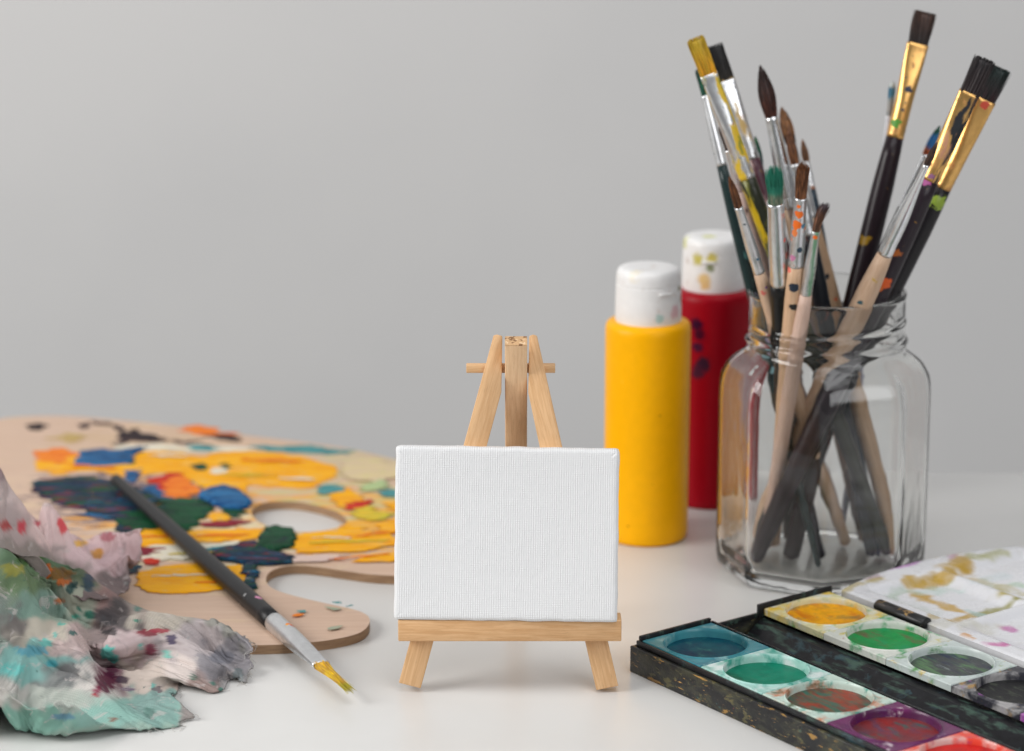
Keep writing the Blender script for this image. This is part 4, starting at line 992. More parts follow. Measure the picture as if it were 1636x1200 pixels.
# black hinge clip over the lid's near edge
def clip(u0, u1):
    rings = []
    for u in (u0, u0+.02, u1-.02, u1):
        rr = .27 if u in (u0+.02, u1-.02) else .25
        rings.append([(u, 10.80+rr*math.cos(t)*1.15, LZ+.0+rr*math.sin(t)*.85) for t in [2*math.pi*k/24 for k in range(24)]])
    return loft(rings)
uv0 = to_uv(P(1404, 962, LZ+.1)); uv1 = to_uv(P(1480, 992, LZ+.1))
for u0, u1 in ((uv0[0], uv1[0]), (uv0[0]+13.2, uv1[0]+13.2)):
    V, Fs = clip(u0, u1)
    mesh('hinge', V, Fs, mat('black_hinge_plastic', (.016, .016, .017), .35, 0, [((.36, .22, .08), 1.9, .63, .03, 3, (1, 1, 1.6))]), BX, sharp=50)

# ------------------------------------------------------------------ paint rag
# crumpled cloth: 78 x 78 points, differences of differences in units of 0.02 cm
RAG = [
-1776,5,8,4,10,9,14,3,14,8,15,18,13,17,21,13,23,22,40,18,44,30,17,23,18,20,20,28,21,27,19,13,14,23,9,14,6,18,12,4,2,5,18,19,17,17,18,11,13,9,13,14,14,-12,14,19,23,23,16,14,13,13,11,15,12,14,17,18,6,15,17,14,15,6,19,-3,6,14,-6,11,0,5,-8,3,-5,0,2,8,-2,-9,3,2,-8,4,-6,3,-1,11,-15,1,6,-4,3,0,3,-6,2,-2,-2,3,2,-13,4,-6,2,-12,-3,11,19,11,-4,2,2,-1,-5,0,3,-6,1,-3,2,12,-12,-5,-1,-1,9,7,2,1,1,-10,0,-2,-6,-7,14,-1,-3,0,-4,5,-7,18,3,-1,
0,-12,9,4,6,-6,3,0,-1,1,1,6,-2,-5,2,-4,-2,-4,-1,8,5,-4,-1,-1,-5,3,-8,2,-3,-1,-8,1,-4,2,-4,3,-8,14,12,6,-1,6,2,-2,1,2,3,-7,-16,10,-2,7,-5,16,-3,-11,-11,1,0,4,10,-1,-1,6,4,-13,0,4,-10,1,7,-5,2,0,-8,5,13,2,-11,17,-10,1,4,-2,1,8,-2,-1,1,-9,-2,1,0,-2,8,2,1,-7,6,1,-1,-3,4,-5,2,4,-3,-33,11,3,6,-1,7,-16,23,-1,2,0,2,-3,4,0,-6,-4,1,8,-5,7,2,-8,9,-7,10,1,-1,-19,-5,1,0,9,5,2,2,10,-11,3,3,-12,-3,5,1,4,0,-12,3,11,
-4,-2,5,-1,1,4,0,-2,1,0,2,5,-5,-6,-6,8,-3,10,1,-9,-10,2,4,6,-5,6,2,-2,-8,0,4,2,-7,-1,-1,30,-6,-2,-3,-4,-3,3,-1,-8,4,-6,-5,-4,22,-1,7,-10,-1,7,1,2,5,8,-17,-16,-5,4,9,4,-5,13,-3,-9,1,8,-7,1,0,2,11,-3,-15,-1,1,-12,1,9,6,3,0,4,-5,-1,-5,5,6,-2,-1,-2,1,4,-3,3,-19,1,2,2,10,-18,14,-5,1,12,-10,-13,13,0,9,-3,7,-12,5,-2,-3,-9,2,5,-12,11,-18,5,8,9,4,4,-6,1,2,2,-8,-5,-1,-1,0,-3,0,7,2,-4,14,-12,3,0,3,-3,3,-5,-7,13,3,-12,
-9,15,-3,-8,-3,12,5,1,3,-5,2,-3,-4,3,9,0,1,-5,-2,-8,3,-4,-3,2,-6,18,-20,1,6,10,5,4,-14,7,-3,-5,-1,9,-9,4,-2,3,-5,0,8,1,-4,-4,13,-11,-6,15,-5,-2,0,-10,-5,4,15,-7,1,-10,-7,-2,14,-6,7,6,-4,5,-1,-2,4,6,2,-4,2,3,-9,1,9,-8,8,-7,6,11,4,-1,0,6,3,-3,-10,3,-10,-2,2,-5,11,-1,-2,-8,5,-10,16,-14,4,-5,2,10,-2,0,14,-5,-9,2,-3,-2,-5,4,-5,-6,9,-1,-8,15,2,8,-13,-3,8,-7,5,-1,7,-10,3,7,-19,12,4,-19,4,11,-7,12,-2,-6,-2,5,-1,9,2,-2,-7,9,
10,-18,-5,13,-5,3,-1,-1,3,12,8,-6,1,2,3,-14,8,-4,-12,4,-7,5,6,-4,-8,9,-14,4,6,2,1,-12,17,1,-13,16,-1,-2,1,-2,6,-7,7,-1,-16,-7,17,2,-10,3,7,-3,-7,7,-5,18,-11,8,-10,8,0,-13,18,-14,-6,-4,0,-5,-2,3,5,11,0,-1,12,5,0,-6,-1,7,0,-3,-4,-1,0,-4,9,11,-6,-1,-1,2,-1,4,3,-5,-8,1,9,-7,-9,4,2,0,-4,1,-3,11,0,1,-5,5,2,-9,4,2,-2,1,-3,2,-1,11,2,-14,-1,5,-5,-4,5,1,-2,-2,2,2,7,-6,-4,0,17,0,-10,10,-27,-4,0,-1,5,7,6,0,6,0,0,7,16,-4,
7,-1,-2,-5,3,-2,-3,3,-7,6,9,-2,0,1,1,2,-13,0,-3,11,2,-6,3,-4,-6,5,10,-9,-5,5,5,-7,13,0,-6,-8,1,1,10,-4,3,-9,-1,-1,14,8,-14,-2,-5,-3,-2,0,6,0,3,1,-4,15,-13,-3,-1,11,-5,28,-22,-15,2,5,5,2,0,-1,0,2,4,4,5,9,-10,6,5,5,-6,0,-2,-1,5,-6,1,12,-4,4,5,1,-1,-7,-5,6,-1,-13,-4,6,7,-1,2,11,-10,-5,-2,15,-4,-2,-3,-2,4,1,-6,5,0,8,-13,-5,-6,18,4,-16,0,-3,3,2,-1,-1,-1,-7,13,-2,15,-7,-6,-5,-3,6,18,-10,6,4,-2,-4,1,-2,2,-1,0,-2,-1,19,
4,-3,1,-7,6,3,-1,-3,-2,-2,3,-5,19,-8,4,-1,1,5,1,-30,1,11,4,-1,1,-5,5,-7,10,0,-2,3,2,1,-4,3,-6,1,3,-2,2,0,10,-14,-14,8,22,-16,5,-9,-6,-3,6,4,1,3,-8,1,2,5,4,-3,-4,-11,13,5,2,4,2,2,-7,4,2,-3,-6,5,16,-12,3,1,-6,6,-3,-4,0,-1,-2,2,-1,9,-9,6,-4,4,8,-3,3,5,-23,4,0,-1,3,5,-7,18,-2,-2,-2,-3,-3,1,10,-3,-3,-3,0,3,-2,0,3,10,-6,-25,9,12,-7,1,11,-4,-12,2,-1,4,2,-6,3,1,-4,2,1,-7,8,14,-5,-7,4,7,3,-7,-7,5,14,7,-15,-5,
8,-3,-1,1,2,-3,-4,-5,1,-2,-4,-2,6,11,1,-4,1,10,-4,7,-2,-14,-5,2,-2,-6,8,8,3,0,-2,0,-15,4,7,1,4,-2,-4,0,4,-1,-5,6,7,-13,-13,9,6,10,-10,15,-3,-8,-2,-12,8,1,-1,1,0,4,-3,-3,5,16,-1,1,4,-18,-6,11,9,11,-6,-9,-7,-5,6,3,2,-8,-5,9,-7,6,-4,-7,-2,-3,-2,-1,6,16,-3,2,6,-3,-13,5,-1,-5,-3,2,-8,-3,15,7,-7,-6,11,-10,-1,13,-3,2,1,-4,-5,5,-2,-6,9,8,1,-15,-11,6,3,4,12,-1,-6,1,-5,1,1,6,9,-5,2,-6,-10,-2,15,3,-8,6,7,-4,4,-5,1,-10,-2,-2,
-4,0,8,7,-9,-7,6,-3,1,-1,5,-3,-2,-4,5,-3,11,-3,12,-3,-5,-7,-4,-1,-3,-2,0,-2,2,11,3,-6,-4,4,-2,-2,8,3,-12,2,3,-3,8,3,0,2,-2,-4,-1,-13,1,-7,11,2,2,4,0,1,6,-8,-4,-5,6,19,-6,-11,-2,7,6,6,4,2,-12,-2,-8,7,-3,0,-1,1,-7,0,11,-8,5,4,-9,1,0,10,-1,0,-8,0,-2,13,1,-2,-1,-1,-8,-1,-5,1,2,-2,-8,-1,16,8,-5,0,-4,1,-1,0,10,-6,-3,5,-7,3,3,7,-13,8,-1,-5,-19,3,-11,5,3,5,9,5,-2,-1,-17,16,0,7,13,-6,-11,3,-1,7,2,6,-1,-8,7,-9,6,2,
1,-2,-1,-3,-1,11,-2,-5,9,-4,-11,-4,7,5,1,-6,-1,-3,8,-6,0,6,12,-2,-10,-1,-5,-3,-1,-9,3,17,3,-1,-1,-2,-1,0,-6,4,6,-4,5,-5,1,9,13,-11,0,-1,5,-10,1,-2,5,0,-7,-4,-6,4,17,-12,2,-1,3,13,-6,-9,4,2,6,-6,4,-2,-3,4,-8,-9,-12,2,1,0,-3,3,7,6,-5,2,5,-2,-9,1,6,-4,4,-10,-3,4,13,-8,0,4,6,-5,0,-2,-8,-2,-4,-3,7,5,4,1,-6,-3,14,-2,-1,-2,0,-3,0,0,3,15,-14,8,7,-1,-6,0,-8,-3,2,-1,-7,4,5,10,-2,-12,-2,10,11,-1,-10,-1,2,4,1,-3,-6,-3,12,0,
-19,1,1,6,9,-1,-6,-1,10,0,2,2,1,-5,-5,6,-8,5,-8,-3,-2,8,-4,5,8,-1,-4,-7,-1,-1,-4,-2,4,3,3,4,7,2,-5,4,-1,4,-4,9,-11,-10,7,5,5,-4,3,-7,1,-2,1,-2,1,-3,14,-5,-4,0,-2,4,5,-7,6,1,8,-2,-8,-2,1,2,2,-2,-14,11,-8,4,-1,0,1,2,3,2,-8,4,6,-1,1,-1,-1,-3,-3,-4,-6,0,19,-6,-4,1,4,-5,1,5,-4,-9,-2,-2,-2,2,3,4,1,4,3,0,3,-3,2,-5,2,6,-6,-7,9,1,-5,8,-3,-4,2,-1,-5,11,4,-4,7,-2,5,-6,-3,6,-5,4,-2,9,-4,-4,-1,-3,3,4,-9,-15,
-2,-6,9,0,-4,3,4,-9,9,-7,6,4,5,-4,-6,1,-1,-13,-3,11,-10,23,-1,-8,-5,5,-11,-4,1,3,0,-3,-1,0,0,1,9,-4,1,6,-1,6,-1,-5,6,-10,1,5,2,-1,1,-6,-2,4,-7,1,9,-1,-6,12,-2,5,-3,7,-6,-2,7,0,-3,-13,15,-5,0,1,-7,3,12,-8,-1,3,-12,1,7,-2,4,9,-13,8,-1,-1,-5,5,1,-2,-12,3,1,-3,7,-9,17,-1,2,-5,5,-12,-6,-1,-2,1,-3,-4,4,5,0,13,-4,0,-1,-3,4,3,-2,5,-1,-2,-4,0,1,-1,2,-4,3,6,-4,-1,7,0,2,-6,0,1,10,-6,-3,4,6,-3,-12,8,-1,2,1,-3,-2,12,
-1,-3,9,-10,0,3,-1,2,9,-1,-6,-1,1,-3,6,1,-20,-5,10,10,-6,3,-8,12,1,6,1,-1,3,-4,-8,-1,-1,-3,-17,5,11,3,-1,-7,1,1,2,1,4,-4,5,0,1,1,-5,5,0,-1,8,-1,-1,-4,3,-6,1,4,-2,0,4,-4,-2,11,-4,4,5,-11,-3,4,-2,0,3,-4,-8,0,-2,10,-2,1,-3,1,-3,3,4,-4,-2,2,2,1,-1,-14,0,1,14,-4,1,-6,8,3,6,-1,-1,-1,-2,-5,-9,-13,10,-3,3,7,14,-8,-9,-2,7,7,-4,5,1,-1,-2,-2,2,-8,5,9,0,3,4,-5,-6,9,-4,-5,4,-2,-9,8,3,-5,-7,0,5,10,-4,-5,2,-2,6,10,
-3,2,-5,0,2,5,8,-2,-10,8,-2,-5,0,1,2,-2,-3,7,-9,-5,4,0,-1,2,-3,8,0,12,-8,-8,5,1,4,1,-21,-1,-8,5,7,5,4,6,-6,5,0,7,2,-8,7,-10,-4,-3,9,-5,5,4,-4,13,-14,-1,0,5,0,-1,-4,-2,1,1,-1,-1,3,4,1,3,-4,3,-11,4,-3,0,1,-1,0,2,2,-8,13,-4,-7,6,0,-5,-3,3,4,4,-2,-1,-8,7,0,4,-4,-9,4,-7,10,7,-10,-4,2,5,1,-19,3,-8,9,28,2,-12,0,-8,11,-7,-3,8,-3,11,6,-9,-3,7,-4,-2,2,-10,17,-12,3,-8,0,-2,5,-4,4,-6,3,16,-5,-6,4,-8,7,-3,9,-20,
-6,0,6,4,2,2,-15,4,8,-3,1,-3,-6,4,-7,-1,16,-9,1,4,11,2,5,-1,13,-21,-29,4,9,7,4,-9,-4,-6,-11,-2,-7,15,1,8,9,6,2,-4,-9,0,0,2,-2,0,2,18,-5,-3,0,0,1,-4,3,4,-12,6,-4,6,-3,6,-5,-7,7,-1,-3,3,0,3,-5,-1,1,3,-4,6,-6,2,9,-7,-8,18,-8,-4,-1,5,-5,-1,5,-5,16,7,-10,12,-2,-3,-5,8,1,5,-11,-27,1,3,8,-2,-8,8,17,-20,-7,-4,-2,0,12,5,-4,5,0,6,-6,0,4,-5,4,5,0,2,6,-10,0,6,-5,5,-7,0,1,-3,5,-3,-4,-8,5,6,5,0,-10,6,-3,3,-8,11,
1,-1,7,1,-6,-4,28,-15,-1,-4,-1,-8,11,-7,-1,-4,8,11,6,-12,-7,-2,14,0,-1,8,-3,-5,-25,-1,6,18,-1,-11,2,23,-15,-21,-5,-6,-3,17,12,7,-4,-6,3,1,1,8,-7,2,9,-4,0,-3,-3,1,0,-6,9,-3,1,-3,-2,1,-10,13,7,-8,-1,-5,3,-9,4,-3,3,2,2,1,3,-3,7,19,-12,-2,-5,-6,-7,-4,-1,9,-6,12,-8,2,3,-3,-4,6,4,5,2,2,5,1,-9,-8,-8,0,6,2,-5,-4,11,-8,-13,-7,-4,-3,4,4,11,1,9,0,0,9,11,-4,6,6,-17,21,0,-3,-20,10,5,-7,-12,-3,3,-16,10,4,-12,14,2,-6,0,-6,-4,4,0,1,
3,0,-9,15,14,-8,-2,-13,2,-7,0,4,-1,-9,9,2,7,0,-1,-4,13,2,-6,-2,-5,1,8,-1,-4,1,2,-6,6,2,1,-6,-10,-5,-2,-3,0,-4,-1,-1,2,6,4,15,-3,-3,3,11,-10,0,14,-19,0,2,5,-16,6,4,-4,-1,-7,8,7,-10,12,-5,0,-2,-3,1,-2,-3,4,-6,3,-11,15,13,-5,-1,-2,8,-15,-14,-3,3,10,17,3,-4,-7,3,2,-6,-1,-6,3,5,5,-22,0,12,12,-9,3,-5,-2,8,0,4,-1,-2,-9,-10,1,4,-3,-9,4,12,8,-6,9,6,4,-7,2,-5,0,-1,-14,-2,17,-12,-6,-5,-3,-2,7,12,7,-9,-2,-8,-3,10,2,1,-5,3,-4,8,
16,-6,6,-2,-4,-9,2,-2,13,-2,-10,18,9,-10,-2,3,-12,-2,4,6,-3,2,3,-7,-5,11,-11,-10,3,15,-5,3,0,-2,1,1,1,2,2,-11,-6,-3,-9,13,-3,5,5,2,9,-2,2,4,-7,3,-8,7,2,-12,-11,13,-13,5,4,0,2,9,-25,17,-14,0,-2,1,7,6,0,-9,6,-3,3,12,-4,-6,-2,2,-5,13,-10,11,17,-3,-13,4,-6,1,1,-8,1,10,2,-4,-5,-4,-8,8,3,5,-6,-5,1,1,1,8,-3,3,0,-2,-1,5,-11,-8,4,0,18,-3,-9,9,5,-2,-14,2,6,-1,-15,4,4,5,0,-3,-3,1,6,4,-5,-3,1,-10,6,-10,-4,3,6,3,8,0,-5,4,
13,2,-2,-4,-1,-3,5,-4,1,8,15,-16,4,-10,5,-10,18,-6,-3,4,-11,9,-10,-6,8,-14,9,8,2,0,-5,-1,-5,2,17,-5,7,-9,-5,3,7,-25,11,10,2,-3,-4,7,-9,4,-2,-7,-3,-6,19,-1,-5,-5,-4,15,5,-12,8,-6,1,-3,10,-3,-5,-4,0,-7,2,5,-1,10,-5,-2,16,1,-5,-8,-6,5,-5,5,2,13,-12,7,-18,9,-2,1,1,17,-7,-11,5,2,4,0,-10,10,4,-5,3,-6,-1,-2,3,1,1,9,-12,9,-3,-3,-3,16,-14,-2,1,1,13,-10,3,-11,6,-4,4,8,-6,0,3,-5,-4,-2,2,3,-13,11,-2,-7,2,5,1,-3,-1,1,-7,6,-4,-5,4,2,
19,-1,-2,-7,-3,-6,19,-23,6,1,1,-6,10,-3,-2,-1,2,0,0,17,8,-12,-9,-3,11,-9,5,1,-1,0,0,-16,6,-7,2,9,23,-9,0,0,-1,0,1,1,-8,-9,6,0,-7,4,-1,6,-13,6,8,-6,9,-1,-7,-14,6,8,1,-10,2,1,-1,4,1,4,-5,-2,-3,-8,-3,5,4,-2,18,-4,-3,1,-5,8,-3,-6,3,3,6,0,-8,-5,-8,4,-5,-3,19,2,2,-3,4,-11,-10,20,-12,15,3,-11,-13,9,2,-1,-5,1,8,20,-4,-13,-3,7,-1,-4,-13,13,-4,-1,-1,-3,-1,1,4,-9,3,5,5,3,3,-11,-16,0,11,8,-6,2,1,3,-7,3,6,-3,-3,0,0,-15,3,8,
20,-3,-2,-3,11,11,-26,6,-2,-5,-4,-1,12,-7,5,-3,-3,9,12,-1,-10,-2,0,1,-18,2,19,-9,8,9,-8,3,-2,3,-8,-3,-1,6,12,6,-11,-7,7,-7,-5,1,-6,-4,2,1,1,-1,5,-5,-1,2,2,11,-4,2,-1,-12,-7,1,7,-1,2,1,4,-6,-1,7,3,-1,5,-7,-2,-3,23,-5,-2,-6,7,-6,-4,3,2,-2,-3,4,-4,7,-5,9,9,0,-12,8,-4,-3,3,-15,-9,-11,8,19,-5,8,-6,5,0,-6,6,3,-6,1,-4,15,10,-6,1,-8,2,-12,-3,-2,-1,1,-2,3,4,2,-3,-5,-4,13,0,5,-6,3,-11,-3,0,5,2,2,4,-3,-3,-4,6,1,9,-3,1,0,
20,0,-8,25,-11,-32,13,6,-2,4,-2,-2,10,1,2,-9,5,11,-3,-17,1,6,-5,5,2,-16,-15,-3,12,4,18,-2,-5,4,-1,-3,-7,-8,2,2,10,9,-7,1,-1,-3,-8,1,-2,2,1,-8,-2,12,-1,-1,3,-3,13,-5,5,-10,5,-6,-4,-1,3,-1,2,3,-2,0,-5,-2,8,12,-6,-12,23,-31,26,7,-17,10,-11,-3,6,-5,9,5,-14,10,11,4,-10,-5,3,-6,5,1,-5,-1,2,8,-4,-9,-12,-7,18,6,-6,5,-1,-7,-1,-6,8,-6,0,3,1,2,9,-1,-4,-11,2,1,-1,5,-6,-2,3,7,-14,3,10,3,1,4,-6,4,-4,-8,0,2,-2,3,2,-8,-4,-1,0,25,0,5,
-7,10,8,-2,-1,-6,10,8,-15,4,-10,3,15,1,-6,4,15,2,-21,8,-6,-5,1,3,3,2,4,-3,4,-5,-2,4,0,-11,4,-3,-8,11,2,-5,-8,0,-1,2,6,4,1,-1,-11,0,5,-2,6,-12,1,-3,2,-3,-4,13,10,-1,3,-6,1,-2,-11,-4,3,2,1,1,-1,-6,-8,32,13,-11,-6,33,-14,-1,13,9,-16,-9,18,-18,5,5,1,5,4,1,-6,-2,-3,-10,-3,6,-4,4,5,3,-6,10,-2,1,-8,-4,6,2,-1,6,-3,-5,-12,4,0,-6,-1,-3,4,10,1,3,-1,-10,-5,3,-2,9,-9,-3,10,-8,6,-11,6,11,5,0,-6,1,-5,-12,-4,-2,-1,4,-3,9,29,-8,-3,10,
12,12,-20,0,11,9,17,-6,-14,13,-3,-9,4,-4,10,-4,-6,-7,3,-9,1,-3,7,-7,10,-4,6,4,3,0,-3,-5,5,4,-4,-2,-1,-3,-2,-11,-3,4,-4,-2,-4,6,10,2,1,2,-6,-5,1,-7,7,2,-5,3,-9,12,-1,3,-3,3,2,-3,0,-9,-7,-3,0,-1,10,31,7,-25,-5,3,43,-31,-5,-9,3,17,6,21,-3,2,-7,-4,-7,-2,-6,10,-5,-9,-1,8,-14,-4,2,9,-7,11,5,0,1,-4,2,1,-5,2,2,-11,7,-1,0,0,-5,-10,-2,-1,-8,-4,5,13,10,-3,2,-4,-9,6,-5,-1,6,2,6,-2,-6,-7,-1,5,4,-5,-1,7,-7,-5,1,24,20,-11,-4,-16,-4,-2,
3,-6,8,-6,-12,3,18,12,25,-25,13,0,-4,-8,-5,-4,7,-18,10,3,3,-7,1,3,5,3,5,-2,1,3,-1,0,-7,-3,-6,7,-4,-1,4,-1,3,-6,-10,-6,-7,-6,-3,3,12,17,-2,1,0,-11,8,-6,2,3,3,2,0,1,-6,-14,5,12,0,4,-7,6,12,9,-1,-3,-31,13,-9,1,-2,0,-2,6,1,-11,2,11,1,12,0,-1,-2,4,0,-9,-4,12,-8,-3,13,-3,-3,4,-6,1,10,5,-2,6,3,-4,-3,-15,-2,2,6,-4,2,3,-6,6,-2,-11,-9,-13,-6,-3,1,7,20,7,3,-2,-7,10,-8,1,0,2,3,0,5,-5,-6,-2,9,2,13,-5,9,-7,-7,0,-12,-12,8,2,
-18,7,9,1,4,4,-2,-17,0,21,1,7,-4,3,-1,3,-5,1,-2,1,3,6,-7,3,7,-9,-5,4,7,-4,6,5,-4,-1,-13,-9,5,8,2,5,0,-8,3,2,-6,-10,-15,-10,-3,-1,5,11,7,15,-6,-5,10,-1,0,2,0,0,-6,14,-7,-4,8,11,-7,0,-4,-6,-1,-1,3,-14,4,-2,-17,11,13,1,6,-1,-7,3,-10,-7,14,11,-4,-3,-1,3,4,1,0,0,-4,11,-2,-3,3,3,-3,-12,3,8,-12,3,10,-1,-8,-7,-4,2,0,-2,15,6,-6,0,0,0,-4,-14,-16,-5,-3,4,6,6,14,-2,-2,5,2,4,4,-2,-4,-16,13,16,-14,1,13,1,-2,-3,-6,-3,2,0,-9,2,
-5,27,1,-4,1,-2,-2,0,6,-3,-11,-7,13,-7,1,-3,8,7,5,-5,-1,-7,15,-12,-3,4,7,-6,-4,-7,5,-4,0,9,3,-6,-4,-7,-4,3,-2,12,8,-4,1,-2,1,4,-9,-15,-11,-1,8,4,2,8,3,-1,1,-2,6,2,2,-13,-11,9,18,-15,6,10,-11,-4,2,4,0,1,-3,-7,21,-1,6,-1,-1,2,-9,-6,1,13,-6,-17,1,7,-2,0,-2,8,4,7,-6,-9,-7,15,-2,4,-9,15,-1,0,-23,4,6,-4,-12,7,-8,4,2,-2,4,-5,11,10,-2,0,-6,1,3,-4,-4,-17,1,0,4,10,2,2,-6,3,-5,-11,5,10,-6,6,-2,6,2,-5,4,-9,7,-4,4,4,-7,5,
22,-3,0,11,0,-4,2,-4,-14,-6,0,15,-12,-1,0,4,-2,-2,5,-7,7,3,-6,5,3,-3,1,-6,-5,6,8,-10,3,-12,9,-8,11,-9,-1,7,-9,3,1,9,5,1,1,-6,-3,5,-9,3,-3,4,-5,0,2,-1,6,-1,1,8,-21,-11,16,-4,3,5,-2,3,-6,8,-6,10,-8,-5,7,-8,29,-5,-3,2,-1,-7,-2,3,-7,-4,4,-5,7,-5,-5,2,5,-4,-2,9,-3,1,3,-10,-11,0,-3,1,6,5,10,-1,-1,7,-10,-13,-6,11,5,-5,8,0,-5,2,7,9,0,0,1,-7,7,-3,-3,-2,6,-9,-4,1,0,-3,1,-2,12,-12,5,4,-6,-1,4,0,4,-4,-4,7,4,-1,-2,0,
13,9,8,-9,-10,-4,0,2,6,2,-9,1,0,1,2,-2,-6,1,-2,-2,6,-1,-1,0,7,-24,3,2,2,-6,16,13,-12,-7,-7,14,-4,-10,-2,7,-5,2,8,-3,6,3,10,0,-4,4,-8,6,6,-3,1,-4,-11,-6,-1,2,-6,11,2,0,-10,-1,11,7,-9,2,-8,5,13,-18,4,11,-3,-7,21,-5,-6,-6,0,-4,6,2,4,-3,1,-1,-7,3,5,0,-4,-7,2,-3,1,1,0,-3,3,6,-9,3,-4,5,4,1,1,3,1,-14,10,0,-12,-6,8,2,0,2,-7,4,2,14,7,-9,4,-7,-5,7,0,1,1,-7,-2,-5,3,-6,2,17,-13,3,-1,0,3,-5,4,4,0,-11,1,4,10,-3,
7,-1,-6,4,-3,4,-6,-2,10,1,2,-7,7,-1,-2,-2,3,-4,-8,4,-9,1,-4,2,-5,18,-1,0,8,4,-7,-13,-11,7,25,-1,-26,4,16,-3,-7,-1,2,5,2,-4,5,-13,14,3,0,6,-9,-2,1,9,-4,-3,-10,-4,11,9,-7,-13,7,-6,-2,1,5,1,5,1,-2,-3,-4,-5,2,16,11,-5,1,-8,8,6,1,-2,-9,2,2,4,-7,4,5,-3,-8,6,-3,-7,-7,-2,5,-4,2,-1,6,-6,-2,4,10,15,-18,-16,0,16,-3,11,-6,-5,1,3,1,-4,5,2,-3,5,-20,10,-9,8,5,5,5,-5,11,-1,0,-5,-20,0,25,5,-19,5,4,0,-3,-1,-6,8,-8,2,6,4,-6,-8,
-1,9,-5,7,-11,2,9,0,-1,-1,-7,2,10,-8,-4,2,4,-6,7,-11,-7,1,1,1,2,-3,0,7,-2,-3,-2,8,16,-23,-12,17,9,-16,14,10,-10,1,-3,-5,2,5,4,-2,4,-18,8,-19,16,3,1,8,-1,6,-1,5,-5,-15,-9,32,-12,-6,5,6,2,-4,-3,-1,-9,-4,-6,2,6,9,4,-5,11,-5,8,-3,-6,3,0,-2,4,-4,-5,11,0,-5,-6,-2,-8,12,-3,-2,3,-1,-3,-5,8,-7,-3,0,-4,-7,19,14,-11,-18,27,-3,-13,12,9,-14,-3,5,-2,2,4,11,-3,1,-21,10,-10,5,1,2,1,12,0,-4,10,-3,-4,-19,12,-15,5,2,10,16,3,-25,-6,2,7,0,-14,-1,
5,-1,-3,11,-1,3,-2,-8,2,1,-2,3,-2,-7,2,2,-2,-4,-1,-7,16,-3,-5,3,-11,9,-5,-7,4,-3,-9,-12,9,36,5,-15,-17,24,-1,-15,12,5,-3,-7,1,-2,0,5,12,-5,4,-16,4,-4,2,0,-2,-1,16,1,-6,10,-7,8,-2,-22,13,9,-1,0,-18,2,4,-6,-2,4,10,-15,6,-2,-2,3,11,-4,-1,-2,-4,2,3,-5,1,3,-5,-6,-4,3,-2,0,0,1,1,1,8,-11,0,7,-9,-6,-6,7,-15,13,35,-1,-19,-11,18,-2,-14,6,2,8,-3,5,-4,-6,8,-6,12,-1,-16,6,1,-3,5,-2,3,10,3,-6,7,-6,10,-13,-22,8,13,-10,7,-11,-5,10,1,-3,10,4,
10,4,-2,-1,-4,3,-7,4,2,-6,-4,8,-3,-2,-2,-6,1,-2,3,4,-7,8,-8,2,7,-4,2,-6,0,-10,7,-7,5,-5,8,30,-14,-13,-7,11,0,-7,5,-1,5,-3,4,4,-1,11,-15,6,-5,-4,2,5,2,-3,-1,10,10,3,4,2,-4,6,-22,-4,-6,4,-3,0,-3,-4,1,3,-5,10,0,8,11,-9,-5,-14,-3,1,9,8,0,-6,6,-7,-1,-7,4,-1,1,-6,11,-6,7,-6,-2,12,-10,5,1,-3,-7,8,-10,-11,4,19,18,-20,-5,8,0,-3,1,3,-8,5,-2,1,-14,23,8,-3,-6,-16,8,7,4,-3,-2,4,20,1,4,1,3,-2,-16,-1,-2,-8,4,-2,-8,0,2,0,3,-11,
10,5,1,-10,-4,9,-6,-6,2,4,3,-3,-6,2,-9,8,-2,-2,0,6,-11,3,3,-1,2,-4,6,-3,0,9,-10,-5,9,-1,-14,-1,29,12,-20,-8,9,2,-8,-3,11,-17,-5,1,20,1,10,-10,3,-11,0,2,8,2,-2,2,3,24,0,10,3,2,-7,-36,-11,0,-4,10,-2,-4,-9,2,-1,15,1,-1,-5,6,0,0,10,-8,-5,-3,0,3,0,-8,7,-5,-1,5,-4,-2,7,2,-7,8,0,-5,9,-8,3,4,1,-8,2,7,-4,-18,-8,26,7,-11,-8,7,7,4,-9,1,-4,2,0,0,6,7,-3,-7,-5,9,5,13,-11,1,3,23,23,-5,4,1,-14,-29,-23,2,8,-7,5,-3,-3,-9,6,4,
13,0,-12,-2,0,3,6,4,-10,1,-5,0,-10,1,0,7,-5,0,2,1,0,1,-2,1,3,1,-4,9,-2,-8,17,-1,-4,-7,-4,8,-9,-6,23,-2,-4,0,0,-5,10,5,-10,-10,-4,2,-2,19,6,7,-14,-2,1,6,8,-7,1,4,-4,10,-3,1,0,-5,-8,-12,-3,10,3,-4,5,-7,-14,-3,2,11,-2,-8,-1,-10,1,19,-6,-11,-1,0,1,0,0,-1,-1,1,-1,-3,5,-8,8,3,-1,8,-2,6,-8,8,-2,-2,2,2,0,-8,6,-8,-8,19,0,-12,4,1,-12,3,15,-10,-2,3,0,-4,3,3,9,-1,-4,-2,15,0,0,-10,-10,-7,0,12,3,6,5,-7,-6,-10,8,3,-5,5,-2,-9,
